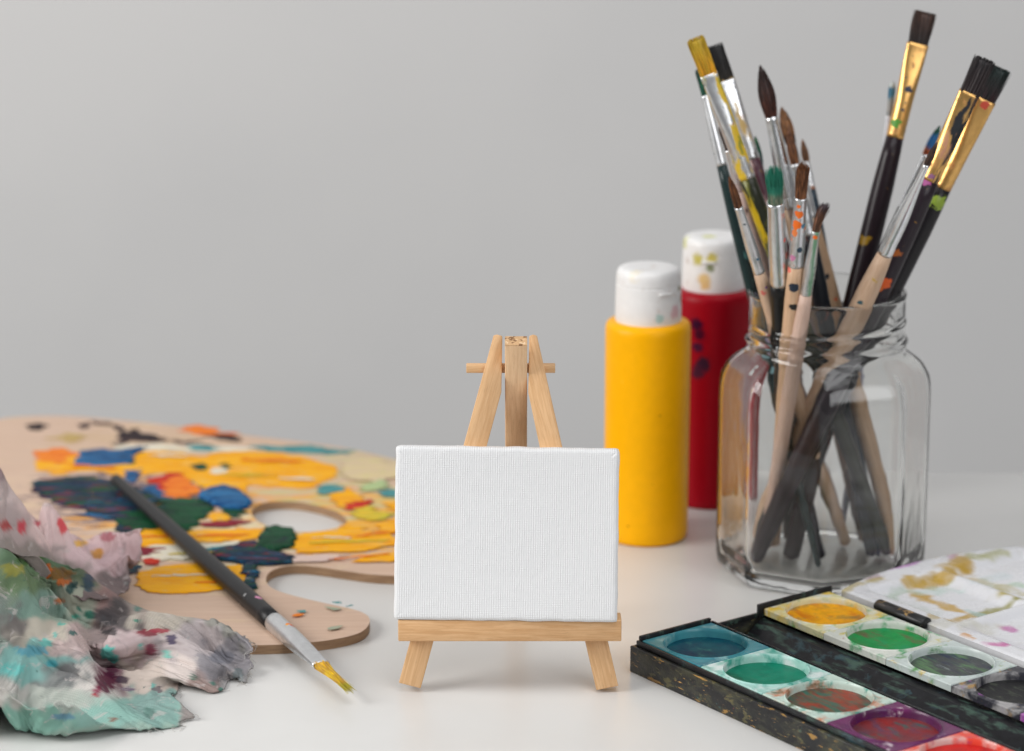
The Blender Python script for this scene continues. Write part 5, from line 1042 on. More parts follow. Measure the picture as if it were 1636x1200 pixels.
8,-13,10,4,-13,13,-7,-4,-11,3,0,0,4,4,-7,2,3,-1,-1,5,-4,0,-1,-2,4,8,5,-2,1,-3,-4,7,-9,2,12,-7,6,-2,-11,-3,15,0,-23,0,5,-3,2,16,3,-3,8,-21,13,3,-1,-2,0,6,-5,7,4,-20,-10,6,2,-11,24,5,-1,-5,1,-13,-8,3,6,2,8,2,15,-14,-3,0,10,-12,0,-13,3,-8,0,-3,7,6,11,9,1,-1,-2,-1,-3,6,-2,-2,-2,-2,0,4,-1,-6,2,0,7,0,-3,13,-5,-3,-5,-4,4,13,-2,-16,3,-2,-2,-1,4,6,-2,9,-13,19,-3,-7,1,-6,12,11,6,-17,-6,-11,4,10,-2,7,-4,2,-8,12,-6,-11,-5,1,2,5,
10,-6,-8,2,-3,-4,0,-7,8,-6,-2,-7,-9,2,5,9,18,8,13,-8,4,-6,1,-5,1,-8,0,-5,11,-14,4,15,2,-10,1,6,-13,11,-1,-12,-3,8,14,-6,-3,-1,4,-2,-8,-2,7,3,-4,-3,6,2,1,3,0,17,-19,0,7,-2,-7,-4,0,10,2,-1,0,-4,3,-4,-11,-1,-1,-8,16,-8,-2,-3,1,-8,-3,-2,0,1,-3,0,1,-10,-4,-7,-8,2,-2,22,6,10,6,5,-8,3,-3,-8,-1,18,-8,0,7,2,-12,-2,14,-3,2,0,-9,-17,-3,18,-2,6,11,6,-3,-15,-4,14,9,-1,-8,-4,0,5,6,-1,-8,-7,-3,11,4,-9,-2,-2,7,0,4,-5,3,3,-5,-11,3,8,
4,10,-5,-13,0,-2,-4,5,-3,3,3,-1,-5,4,-1,-11,-6,-7,-5,-13,3,12,11,16,18,-9,-4,2,-21,3,19,-7,3,9,4,-6,3,-2,9,-1,-2,4,4,3,-8,-8,-4,2,7,1,-9,6,9,3,-7,-5,0,1,10,-5,-12,-5,11,-7,2,5,1,-7,-4,9,3,7,-9,2,6,-8,-13,2,-7,7,-3,0,-9,10,-6,3,3,1,-3,4,3,-4,-5,0,-3,-8,-1,-1,-10,-9,-5,1,6,25,6,-4,-7,7,0,9,-4,1,10,1,0,3,-3,8,0,2,2,0,7,-4,-3,-19,0,7,4,2,0,-7,7,0,2,5,13,-40,-2,11,-6,13,2,0,-4,1,0,-1,-3,6,8,-9,8,-4,-13,-1,
7,-12,7,3,-6,-1,-1,-5,5,-2,-2,1,1,0,1,-2,-1,1,-1,0,-1,-9,-6,-14,-11,-2,16,22,5,-7,1,4,10,0,-1,1,-1,6,6,3,3,0,3,-3,-3,9,3,-2,-18,0,9,-5,2,0,4,5,0,12,-31,1,1,5,-1,-5,6,-4,4,3,-1,-4,3,-10,-8,15,0,10,-7,-21,10,-1,-14,-2,3,-2,6,-3,-1,-10,5,-2,4,-1,3,-5,0,-1,-3,5,-2,-1,-4,1,-3,-16,-14,5,36,-16,3,4,9,10,-5,5,-1,1,3,3,6,4,-5,-1,-10,3,2,16,-3,-5,-3,8,2,1,-1,2,8,-12,-17,-6,2,0,8,3,-6,8,-3,0,3,1,-6,-2,4,-3,-4,4,15,-15,
5554,-14,-3,-16,-4,15,-12,-10,-2,-8,-12,-4,-9,-6,-2,7,-3,-20,3,-9,-13,-19,-21,5,-2,-8,14,8,27,19,-3,21,15,0,14,14,15,-8,-9,-18,-18,-11,-18,-8,-4,-1,0,-16,-7,-10,-10,-4,3,-1,-12,3,0,-4,2,8,11,4,4,8,-14,-2,0,3,4,4,-1,6,3,8,-1,18,14,11,11,4,-3,7,-9,-7,8,-6,9,2,0,-6,3,-7,-12,-11,11,17,-10,5,-13,4,11,-13,9,10,-5,12,-1,-6,-1,-15,-6,18,-2,0,-28,-2,4,13,16,3,15,0,-6,-6,-9,7,1,-8,8,2,-5,1,1,-8,4,10,-2,-11,-13,-3,3,-15,30,-1,6,4,2,-4,5,-8,0,-4,3,-14,0,3,
9,-9,-5,18,4,-20,14,2,-15,12,-1,4,-6,-2,7,-12,-15,21,0,3,2,-7,5,4,-5,0,8,3,-5,-1,-10,8,7,3,-24,-22,-8,10,6,3,-2,15,12,11,-2,-4,-1,-4,-9,7,5,7,-1,-7,5,-6,-9,-2,10,11,2,-12,-13,-7,-3,17,1,-4,11,8,-3,-4,-11,4,13,-6,-15,-4,0,12,-7,-13,23,0,-11,9,0,-12,15,-8,-5,0,-8,4,8,-3,12,0,-2,5,-4,7,0,9,-6,11,-15,-17,23,-3,-24,-18,9,-20,12,1,0,-2,0,1,-5,-4,14,15,5,3,1,5,2,3,-2,4,-9,10,-7,-2,-9,-9,1,18,1,3,-19,2,7,-10,-7,14,3,2,6,-14,-2,16,-3,-15,
9,-4,2,-8,0,20,-8,-5,-1,0,-6,6,1,-3,-5,12,3,5,-4,-1,10,6,0,-5,-1,-1,7,-16,4,7,-13,-6,-2,-11,-6,12,1,-13,6,-4,-1,-5,9,-4,3,4,0,6,12,-5,-13,9,6,7,5,-14,9,-1,6,4,1,-11,4,4,-3,-18,6,16,-16,-9,-14,14,8,4,-15,7,13,-1,12,-8,5,7,-23,5,15,-4,4,-3,-7,0,5,4,7,0,13,-7,-27,1,22,-10,0,7,-2,-3,10,1,-7,2,-4,-11,6,5,-5,4,-5,5,-4,-2,-10,11,5,4,-9,-4,-3,-1,18,-8,-4,-8,-13,2,14,13,3,6,-3,4,2,0,-1,-2,-1,-9,-6,10,5,-17,8,-19,-7,23,3,-7,0,14,
-4,18,-1,-5,-1,-13,0,19,-3,0,4,2,-1,12,4,-3,-9,-15,7,1,5,2,-4,-9,6,2,-5,12,-6,-3,9,0,3,-4,-9,-4,4,-11,-8,10,13,-14,-5,18,4,-3,0,-2,-20,19,8,-11,9,-17,4,13,4,2,-10,2,-4,15,0,-9,5,1,-7,-2,0,0,2,10,-14,-23,14,-8,-3,6,6,0,4,-7,7,6,-9,-8,7,5,-2,10,11,-9,1,1,-10,-5,4,-1,-3,5,0,1,-3,-2,8,2,-3,5,-7,5,-1,-16,7,1,-2,9,-4,-5,10,1,-5,-8,3,8,5,-6,-6,-6,12,1,2,4,-5,-1,-2,5,3,-9,4,-1,2,8,-8,5,-5,-15,15,13,12,-14,1,-8,-28,1,15,-11,
16,-8,-5,9,0,-4,1,3,1,1,14,-6,-5,2,1,-7,1,1,-2,3,-2,-4,6,-3,-1,1,-4,8,1,0,-3,-3,5,-11,-3,5,3,1,3,2,-8,11,-6,-4,0,2,4,-3,-3,3,-2,1,8,2,-1,-10,7,-8,13,-3,1,-4,7,4,-3,0,7,10,-4,-3,-20,8,3,4,-2,-17,-9,19,10,0,8,-3,-5,-4,1,2,-2,9,5,-4,6,-4,-2,4,-9,-4,3,-1,-7,7,2,2,-5,4,-2,4,3,-9,10,4,-16,0,1,1,0,6,4,-3,1,-11,6,-4,-5,8,4,-6,1,4,-2,2,-3,10,-1,-3,-1,2,-1,4,-2,1,6,2,15,6,-10,-5,-6,-11,7,-1,4,-4,8,7,-4,6,
13,-2,0,-5,0,7,-4,-6,1,1,7,6,-9,10,-2,-8,4,0,0,-1,0,-2,4,-2,3,-1,-5,6,5,-2,-4,7,-11,-2,5,-6,10,-4,-5,10,-5,3,-10,2,4,-14,14,-2,6,-2,-2,4,-1,-3,2,7,-1,-10,5,-2,3,0,6,18,4,0,0,-11,-12,0,3,5,4,4,3,6,6,-23,7,9,0,3,-3,-4,-1,0,-1,1,1,3,-2,-1,-3,1,-3,3,2,-8,2,10,-3,1,5,-6,-4,-8,20,-2,4,-11,-6,2,1,7,-9,4,7,-9,3,-7,8,-6,2,-1,-16,21,3,-1,2,1,-3,-2,-3,6,1,3,-5,3,1,1,-5,8,7,3,-6,-9,-6,15,4,6,4,6,8,-1,-21,-36,
17,-11,3,-2,7,-13,3,7,-5,-6,2,4,7,-7,12,-4,-3,-3,1,0,0,6,0,2,-2,3,-7,-3,13,6,-6,-8,-8,2,10,-3,-6,6,-8,5,-1,3,-13,14,-2,1,-18,15,0,5,-1,-4,9,-4,3,-9,5,1,1,4,-4,7,-1,-1,6,5,-9,-5,11,-10,16,7,5,-5,-18,0,-21,4,11,7,-14,5,-6,13,-2,-9,8,0,-10,6,-11,-7,4,19,0,-1,0,-4,7,-9,4,3,1,-4,-5,-17,2,29,0,-8,8,-2,-19,10,6,-9,8,-6,3,-4,4,-12,6,8,14,-23,7,4,-11,7,4,6,-4,2,-3,3,1,-3,3,-5,13,-5,-5,-4,10,13,-2,-1,-16,5,-13,-7,15,-19,7,10,
13,-4,7,0,0,-10,3,7,-8,-5,0,-5,7,2,-23,12,21,-3,-3,-5,-1,11,-8,3,0,-2,0,-16,-13,7,14,8,8,5,0,-7,-2,-2,-5,0,3,2,3,0,-6,2,4,7,-9,-4,12,-15,-1,11,-7,9,-10,5,5,-11,9,10,-7,4,-7,-10,13,17,3,3,-4,-20,-8,11,-13,-1,4,7,15,-4,1,-4,-3,10,-2,-10,8,-2,-12,-7,-3,6,6,-13,13,19,-6,5,-1,-6,7,-9,2,5,0,-3,-20,-13,7,21,8,3,1,-8,6,-5,-3,5,-5,7,-5,6,-4,-5,-1,12,-18,14,6,1,-13,-11,14,0,11,-13,3,13,-1,1,-19,0,5,4,-2,-3,11,0,-11,-13,16,-7,-1,6,3,2,
-6,10,7,2,0,1,-5,3,-8,7,4,-4,1,-6,5,-10,-12,19,7,1,1,0,0,1,-5,-5,1,0,0,-20,-3,18,8,9,-1,-1,-6,4,0,-3,2,-8,7,-4,-1,-9,11,6,5,-10,2,9,-6,9,2,-12,8,19,-16,-8,-3,-5,5,-17,11,8,-5,0,1,-8,4,5,-11,1,1,0,6,-2,-19,9,3,11,16,-16,7,1,6,-9,1,5,-4,2,-7,11,-15,-12,24,5,-4,-1,5,0,-10,1,3,0,-1,5,-18,-12,22,4,1,4,-3,4,-2,-7,-1,5,-2,5,0,-5,4,-2,6,-4,2,2,15,-7,6,12,-25,-21,-4,-6,10,2,12,0,-15,13,8,-13,-1,2,-5,12,0,-8,-2,8,-3,8,
-19,7,-1,11,-3,16,-3,7,-8,6,-9,-3,6,5,5,-9,-1,-5,11,8,-5,1,-3,3,2,-4,-8,-4,4,4,5,-20,-3,19,10,-1,-2,2,-5,1,-1,-5,0,-9,7,1,-8,6,10,2,-4,-8,4,-18,-2,-11,-4,11,10,15,-10,6,1,5,-4,-18,14,13,-14,2,8,-7,-3,0,6,-6,3,8,12,-9,10,-12,5,0,7,-2,3,-4,8,-8,-4,0,7,-7,11,-8,-3,15,-4,-5,6,1,-2,-4,4,-2,-7,-5,8,5,-7,-4,6,4,4,-7,4,1,-6,5,-1,0,-3,3,-6,-7,17,-4,-5,5,-22,21,-20,14,8,2,0,-1,0,-13,1,13,-2,-2,-18,9,11,-14,-6,12,0,-2,4,0,4,-11,
12,6,-5,6,-2,-5,0,-4,2,2,-1,10,7,-6,-17,6,-14,15,-2,-7,3,8,-4,8,2,-2,-5,-3,2,0,-1,3,-2,2,2,2,-2,0,4,0,-3,-8,2,0,9,-6,4,-6,-1,-4,2,7,6,-5,8,-11,10,-1,-9,3,8,-6,-5,2,-4,5,-1,-7,-8,10,-8,-14,10,10,-6,8,2,6,17,-5,4,1,-1,-1,-5,1,-7,4,10,7,5,-7,-2,-6,1,-7,-8,9,5,-3,9,-6,8,-2,-6,4,-5,-4,-4,1,-3,-6,-3,4,13,3,0,7,-1,1,-3,-1,-2,4,-5,7,2,3,3,-9,1,4,0,-5,-2,-3,6,-1,-9,7,-9,-4,11,-6,11,-16,-2,-1,7,-3,-5,4,3,-6,8,7,
10,4,-4,3,-4,3,1,-3,4,5,4,0,3,16,-8,-21,-3,2,-4,-21,18,-1,8,8,0,3,-4,-2,-3,3,2,1,0,-1,0,-2,-3,-5,10,2,6,-2,-2,5,-11,8,7,-2,-10,9,-8,7,-4,-9,11,3,-12,-6,4,-1,3,-6,6,-12,14,5,-6,-3,-6,0,1,-1,4,-6,3,5,-13,8,13,-6,7,-4,4,2,-2,3,-4,-4,1,8,1,5,19,-2,-13,-22,3,-9,-10,24,-9,10,4,1,-1,-5,7,-4,-1,-1,1,3,2,-5,-13,3,-13,3,17,14,4,-7,11,1,7,-10,0,-14,4,-7,11,-10,0,-6,1,3,-2,0,0,4,-4,-2,-14,12,4,7,-11,0,-3,2,1,1,-2,-1,5,-10,
9,6,-12,8,-1,2,-3,0,11,4,-17,7,-2,6,5,17,1,-5,-26,15,-20,-6,12,-7,15,1,2,-5,0,-1,-16,-2,6,9,10,-4,-1,-6,10,-3,-3,1,14,20,0,-9,-18,4,-13,14,-16,-4,12,-2,-4,-15,12,4,-5,8,-5,-3,-1,-10,-1,5,7,6,0,-9,-1,4,-3,2,3,-2,-2,6,14,-1,3,-6,2,2,4,-2,0,-4,13,-13,6,-8,7,7,9,9,-7,-19,12,-14,-7,6,-11,13,6,3,-13,-1,-1,3,4,3,-5,8,7,-10,0,3,-4,0,0,5,8,1,-2,-7,2,-13,6,-5,-10,15,-21,12,-10,12,9,-12,4,4,-1,2,-2,-4,-3,11,-4,-3,-2,-3,4,0,-5,8,-1,-13,
19,-7,2,-2,2,7,-4,5,-7,9,-2,-2,-7,5,-2,4,2,3,13,5,-8,-9,-14,-2,7,-5,6,3,3,-6,7,-7,-5,-1,3,-2,12,0,-6,-6,10,3,-3,-3,-15,2,5,13,-5,-1,2,-1,-9,2,4,-4,6,-10,8,0,-6,-2,3,0,-1,0,2,3,-7,-1,0,4,-5,4,5,-5,4,-2,16,4,-6,-2,-2,-5,17,-8,8,0,1,-6,4,-12,-4,12,3,-4,6,-2,11,9,-9,-22,-5,13,15,3,-4,1,-6,-3,-7,1,3,8,-14,21,-25,14,-12,10,4,-11,6,1,-5,-5,13,-4,-2,5,-4,-10,7,3,1,0,-14,13,-6,2,-1,-3,6,-8,0,-1,-3,1,3,0,2,-3,1,7,-4,3,
16,1,2,-2,5,7,-19,-3,18,1,-6,-1,-9,9,-1,-2,4,-2,-3,8,-10,17,4,1,-7,8,2,17,1,-13,-7,-19,-7,-7,9,8,6,-4,-5,-2,15,-3,-1,-6,-2,4,4,-6,-2,5,1,-2,-1,4,1,5,-1,4,-4,-9,0,-8,-2,1,4,7,0,-12,-3,1,0,0,-1,3,0,0,6,0,21,-4,-4,2,10,-6,-10,20,-4,-2,-3,0,-1,-5,6,-11,6,-6,-1,8,3,8,3,5,0,0,-1,1,13,-1,5,-6,-25,-27,-4,13,0,-7,20,-6,-2,5,8,5,-4,-6,7,2,-1,-9,-5,16,4,1,-3,14,-3,-1,-8,-3,0,-7,-4,2,-6,8,7,-21,-3,4,1,-4,5,2,3,-6,9,1,
23,-4,3,8,-9,-21,22,2,-19,-13,1,15,11,-6,0,-5,-2,4,1,-5,21,-9,9,1,8,-1,-2,-1,11,5,-7,9,1,-3,-37,-18,-1,4,19,1,-3,-12,-7,7,12,8,-6,-1,-3,10,-1,-8,8,-14,11,12,15,-19,3,-2,1,1,-3,3,1,-11,2,-12,0,-4,5,3,-3,-1,-1,7,-4,5,28,0,1,-1,-13,10,-4,-6,-3,0,-7,1,-6,16,-29,10,2,19,9,2,-1,-20,-4,11,8,9,2,-1,4,2,9,-10,-1,9,1,-23,0,-4,-3,-5,-8,1,5,8,-3,0,10,-9,-6,9,4,-13,-9,16,5,-22,10,15,-12,-3,-5,13,12,3,1,-1,-21,-9,2,10,-8,1,0,5,2,-2,-1,1,
31,2,-6,-10,1,2,0,-8,4,-11,10,-13,1,-27,27,6,12,5,2,1,-11,8,-5,-1,14,-14,-5,2,1,12,1,19,-3,-21,5,1,-11,0,-6,0,4,-2,-7,-4,7,0,-11,16,8,-12,4,6,7,18,-14,-6,-20,3,4,-9,13,5,6,8,-2,-3,-32,-4,13,-8,8,-4,4,4,3,-1,-6,2,35,-7,-9,-8,-2,1,3,-5,2,6,-17,0,-2,28,8,-2,-3,-2,2,-10,-6,-4,17,1,-32,6,3,7,-2,12,-10,17,23,0,-21,-11,-7,7,-4,6,-6,1,2,2,-6,2,5,3,-9,8,-6,20,-5,-7,4,-2,-8,-13,7,-3,-11,10,10,11,-4,-22,5,0,2,2,-2,5,-8,1,7,-2,2,-4,
10,7,-2,-1,-6,9,-8,5,-4,3,-1,-2,3,18,-1,0,-4,-1,-4,6,-4,1,-10,9,-9,-9,5,0,1,-15,19,-25,36,18,-8,4,-8,-17,-3,4,-1,-8,11,-5,3,2,7,-17,10,-17,3,0,18,-20,11,1,-5,6,-6,6,-10,-9,-1,2,11,4,-13,9,3,5,-1,-3,5,-16,1,14,0,2,23,-12,4,-3,0,-8,13,-2,0,4,6,0,2,-16,15,4,-5,-12,9,6,1,-3,1,-23,7,2,-3,3,-5,12,-10,1,-28,37,21,-9,6,-2,-5,-20,6,4,-17,13,0,8,-8,-3,-3,7,3,-12,-12,19,-3,3,1,-7,11,2,0,-22,-8,-6,3,13,4,2,6,2,0,1,-2,1,-13,1,12,-10,
16,-2,0,-1,5,-15,-7,21,7,-10,9,8,-5,-5,-13,15,-4,6,-14,9,-7,16,-19,-2,-5,4,-5,0,6,-16,21,6,-18,-19,37,17,-7,-4,6,-2,-17,6,0,-8,14,6,-17,1,0,4,2,-9,3,6,0,-11,7,4,-7,6,0,-2,-21,4,-9,2,14,7,0,7,-5,-7,-5,18,-1,-10,2,10,11,1,-1,1,-4,6,4,4,-6,10,5,-5,-5,2,-13,-6,16,0,5,-20,7,-5,5,-10,13,-8,5,-10,1,9,-16,14,6,-8,-17,23,22,11,-15,-7,5,-14,10,7,2,-23,-5,11,-2,-2,-2,7,-7,-12,8,9,-10,5,4,-2,4,2,-3,-24,4,-10,11,6,5,4,8,-4,-8,-7,22,0,-1,1,
15,-2,-1,-4,9,-2,20,-12,-1,3,0,-6,2,-7,5,-19,-1,19,-7,14,2,-11,1,-4,-8,4,-1,2,2,-2,4,-5,13,-1,4,-7,1,6,20,-3,-8,0,-4,3,-5,-20,13,-6,0,6,0,-5,3,-3,-14,14,-1,-7,7,-4,9,-2,-2,2,-17,-4,2,13,3,-15,16,2,0,-12,14,13,-3,-10,8,8,-7,1,-5,31,-5,-7,2,0,-11,2,5,-3,-2,4,-3,-18,10,2,16,-9,-13,9,4,-8,-1,-3,-10,20,0,-3,-9,6,4,-7,8,3,-3,21,6,1,-4,-2,-21,4,-2,-2,6,-5,3,3,-5,1,-6,-9,10,-5,-8,13,-2,-1,7,-6,2,2,-5,-8,14,-1,-18,16,1,-7,-2,22,-11,3,
6,2,6,-4,8,18,-7,-7,-1,-5,3,-2,-4,4,2,2,-3,8,3,2,-12,-16,-7,16,10,-3,-3,-7,-7,-10,16,-1,9,-6,0,8,-13,22,-14,-14,12,11,-1,-6,1,6,0,-2,-5,6,-3,-2,3,-9,5,-5,-4,0,4,-6,12,7,-3,0,-2,-5,1,2,-6,7,-2,-9,-1,7,-22,5,15,10,12,-6,11,10,22,-19,-11,4,-3,-4,3,-4,-5,8,3,-5,-4,9,5,4,-15,-8,1,6,0,4,1,2,0,-7,0,2,-9,11,1,-7,5,-10,13,7,-23,-12,1,-8,17,17,4,-1,-2,-8,-1,5,1,3,-13,-6,16,-1,-3,-9,-16,22,12,0,-2,0,-5,3,-9,5,-5,0,10,-3,-21,-7,0,5,
-2,15,12,29,-9,-23,-5,3,-3,-2,0,2,-1,-14,5,15,0,-11,10,2,-14,0,5,-10,6,6,-3,1,6,2,-13,0,9,1,-8,4,4,-4,-4,5,12,-8,-16,-10,-4,23,6,4,-2,-3,2,-13,-1,8,4,-3,-14,17,-13,1,-12,-13,14,19,7,0,-1,-3,-4,-6,8,0,4,-4,-11,-18,-1,-10,8,5,16,6,3,-5,-9,-6,-1,3,-5,-2,2,4,-9,-9,19,12,-7,-17,-4,3,-1,12,-3,-7,-1,10,1,2,-7,-6,14,-3,4,-3,1,-5,5,-14,7,5,-1,-3,-25,-1,27,1,-2,4,-7,6,-17,-11,23,8,-9,2,4,-12,5,-22,-6,6,19,15,-1,-4,-1,-2,-2,6,0,1,8,-37,-11,8,
7,5,12,-8,-11,26,-1,-12,1,0,-5,0,4,-3,7,7,-15,-12,15,-12,-1,7,6,-21,-3,7,3,-10,11,9,3,2,-1,6,-5,1,1,-1,-6,6,-10,6,5,-1,-8,-28,5,21,9,-2,1,-9,8,-11,-12,23,-3,-8,2,7,-9,-1,-17,1,3,13,18,2,0,-1,0,-4,-1,10,-3,-8,-8,-4,10,8,4,-5,-16,-12,28,9,-10,-3,-2,4,-3,8,0,0,4,6,-34,-4,7,11,4,6,-8,-12,2,-1,-8,9,11,2,-8,11,5,-7,5,-7,6,0,-2,-12,1,4,8,-18,-23,10,17,10,-3,-3,-1,10,-17,-2,16,-8,9,-8,3,-8,-10,-2,-5,2,12,24,3,-4,-1,4,-1,0,-24,17,5,-14,
16,4,7,-9,-14,-2,4,15,8,-2,-6,-2,7,-4,-3,2,2,-8,-24,-6,29,0,4,2,-8,3,1,-11,-2,-8,2,20,-7,-13,10,7,-22,19,-13,23,6,-5,-9,-6,11,5,-26,-13,3,11,14,1,-3,-3,1,-17,17,9,-13,8,0,5,-12,-5,-6,-17,3,13,27,11,0,-3,-10,-23,3,24,-6,0,35,-12,-4,-5,10,-17,-8,12,17,1,4,-1,-8,2,-1,-9,-3,-22,5,7,8,10,-1,-2,-2,-8,-4,11,-17,-11,4,-2,7,-3,-8,4,5,1,19,-26,12,25,-3,-3,-6,6,8,-24,-15,0,4,20,0,-1,2,-11,-12,15,10,-8,0,-2,3,-25,-3,-4,-2,-6,4,22,34,-23,-10,-6,21,10,-3,-3,
40,-26,-10,6,-5,17,-14,-15,16,26,5,-6,-3,-4,-3,-7,-17,-6,14,3,-5,9,1,3,-3,-15,-15,8,7,-10,1,2,11,-5,2,-4,20,-20,-1,18,-23,1,28,1,-5,1,4,4,-13,-20,-7,3,20,1,2,5,-20,-13,20,5,-2,-2,-2,-13,-12,11,-14,-9,5,18,17,-2,-8,2,20,-5,2,0,-2,20,-11,2,7,-5,4,-8,5,15,-3,1,-3,-6,-4,3,-4,1,-2,9,-7,4,-1,-12,9,4,-6,-16,1,5,-4,0,5,20,-11,-3,-2,10,-5,-9,21,-18,-9,23,6,-6,-3,0,6,2,-8,-12,-8,17,-2,-1,3,-16,-12,20,3,-1,-3,-1,-2,-8,-3,19,9,5,-21,-5,2,9,21,-10,-2,1,
14,6,-18,7,9,1,-2,1,-5,-4,1,3,-3,4,-6,-5,9,4,2,2,-6,-2,0,-1,-8,12,6,-4,-3,5,-13,-9,-1,7,4,5,1,1,1,-6,-8,15,-9,-16,18,14,2,-5,-5,1,3,-1,-5,-3,-3,-1,6,0,-17,-1,6,13,-2,-7,-13,21,12,-7,6,-5,-32,10,1,13,6,4,-3,1,25,-8,10,-8,-2,-2,-1,-5,4,1,3,-9,6,0,2,-5,1,13,0,-4,4,-10,1,-2,-1,-1,0,19,-2,-7,7,-8,-14,-12,21,-10,-9,6,13,0,-4,-12,10,-4,-19,12,14,12,0,-9,-8,4,-2,-6,7,-6,-1,11,3,-14,4,-11,13,3,-2,-9,24,1,-9,-16,7,-4,4,-4,-4,6,11,-8,
23,2,-6,5,-4,-3,-1,3,-21,1,8,4,6,-7,9,0,-16,9,7,-6,-2,5,0,0,9,-10,7,1,6,5,-9,3,-4,-12,-8,7,-6,-2,3,3,6,1,-17,9,-2,-22,4,9,14,13,-4,-13,1,5,-3,0,-3,-3,8,5,-3,0,-10,2,6,11,-10,13,-7,-8,-14,8,2,6,-13,-4,12,3,30,-7,-10,7,3,0,2,-1,-4,-20,14,-7,-8,11,-11,15,3,-24,15,-2,-19,14,22,-5,-13,17,10,-10,-9,5,14,-5,-9,0,-6,-4,-3,-1,9,1,-7,13,-7,-19,13,-7,-19,5,10,5,9,6,-9,-13,11,7,-4,3,4,-3,9,-1,0,-4,5,-3,4,-2,-12,-14,14,-5,10,-5,-1,-4,1,4,
24,-2,5,-12,11,6,-1,-4,1,2,-24,10,-1,-2,2,-16,8,9,-16,22,5,-26,-6,22,16,-10,-15,6,12,-9,-2,7,-3,-5,-6,2,9,-4,-15,13,-5,-17,23,3,-22,11,-12,-5,-5,12,20,3,2,-1,-15,3,3,2,-4,5,-7,8,3,1,0,7,-4,-4,-5,-9,-12,16,-3,4,-7,4,5,9,16,7,3,1,3,1,-7,2,-1,-18,-6,6,-5,6,4,-3,-5,0,11,-14,22,-12,-8,6,6,3,8,-17,6,9,-10,5,-3,-7,-1,2,-9,12,2,-15,14,-3,-17,21,-3,-15,11,-15,6,-3,-11,12,18,-4,1,-5,5,2,-5,5,6,2,-1,2,-2,-5,1,-1,-2,-6,5,-6,7,-4,-11,-15,2,16,
25,-3,-9,9,-9,5,3,4,-9,-4,1,-7,10,-13,-3,8,7,-3,-14,7,0,7,-16,-5,-2,18,-4,11,-5,7,3,-12,1,3,2,-2,4,-14,-2,13,-12,2,6,-11,18,-3,-9,3,-11,8,16,-5,-12,10,-3,1,2,-5,7,-3,0,7,5,0,-13,10,-3,-18,10,3,-5,3,-3,6,2,-13,-17,-2,12,9,3,-13,3,-3,6,1,-5,-1,-1,0,-1,1,-6,-3,-10,3,5,-7,-1,10,15,-9,-10,1,11,-13,9,6,3,-4,4,-5,-2,5,-1,3,-8,-12,16,8,-5,-6,-10,9,5,-5,-7,-11,3,21,-1,-6,7,8,-4,-4,-2,1,1,1,4,-3,4,-9,4,-3,-9,2,2,8,0,-4,1,2,-11,-17,
12,-3,11,-7,3,-3,3,-9,5,-5,5,-6,1,-3,7,-5,4,-6,-12,12,-11,8,6,4,-1,-13,4,6,-13,-4,22,11,-19,6,0,-7,0,7,2,-1,-17,4,14,7,-4,-5,1,1,2,-5,-5,-9,14,6,3,-14,17,-9,3,-4,-2,0,5,3,-8,6,-1,0,-12,1,8,-4,9,-1,-2,0,2,-3,9,4,-5,10,-12,-5,-1,13,-4,3,-5,1,-1,3,1,2,-6,4,5,-13,3,6,-12,4,15,-13,-3,14,-4,-12,-16,16,21,-20,2,9,5,-6,-3,0,-2,-15,-7,11,18,2,-6,0,3,6,-4,1,-5,5,-7,9,-7,9,-7,-4,2,0,-8,6,6,-7,-2,3,4,-5,-5,4,-1,3,-1,-1,5,-2,
13,-5,3,-6,10,-5,-6,-11,9,10,-7,2,-7,-9,-2,6,15,2,4,7,-5,-9,11,-10,-7,15,-2,-9,6,-16,-8,-4,23,5,-12,7,5,-10,9,-4,1,11,-8,-27,-2,21,8,-7,1,7,-3,0,1,-1,8,-4,1,-1,-7,-1,-3,9,1,-1,-4,-5,3,-2,-7,15,-3,0,-4,0,1,3,1,2,14,-1,-9,8,-6,9,0,-1,-14,-4,15,-4,0,3,-9,-1,-4,16,0,7,2,-5,3,0,-7,3,-14,7,0,11,-7,-24,-5,36,8,-20,4,-1,-11,12,-1,-19,9,11,-8,-12,8,4,3,-4,8,-1,4,-2,-1,2,1,-1,-1,-2,-9,-5,14,8,7,-15,3,0,5,-8,7,5,-6,0,-2,0,2,3,
7,4,2,-3,-1,-6,4,4,-2,-8,-8,12,2,-1,3,3,1,1,-2,6,3,-5,-2,9,-7,-7,5,-4,-10,-1,9,-7,-11,-2,14,16,-11,6,-6,-11,14,3,-7,3,-4,8,-5,4,-14,8,-2,9,-1,3,-1,6,-10,-3,1,2,8,-13,2,7,11,-17,-8,6,5,11,1,-13,2,-6,3,2,-5,9,12,4,-1,-4,0,7,-11,-6,7,3,-3,-14,4,10,3,8,-4,-1,-1,-4,12,0,-9,6,3,-11,5,1,-11,-2,6,11,-15,-11,6,8,7,-11,9,-4,-18,10,13,-1,-3,-11,6,0,1,7,-3,-11,14,-4,4,4,-2,0,2,-7,-1,10,-7,6,2,7,-15,2,6,0,-8,-4,-7,0,6,3,-8,-5,
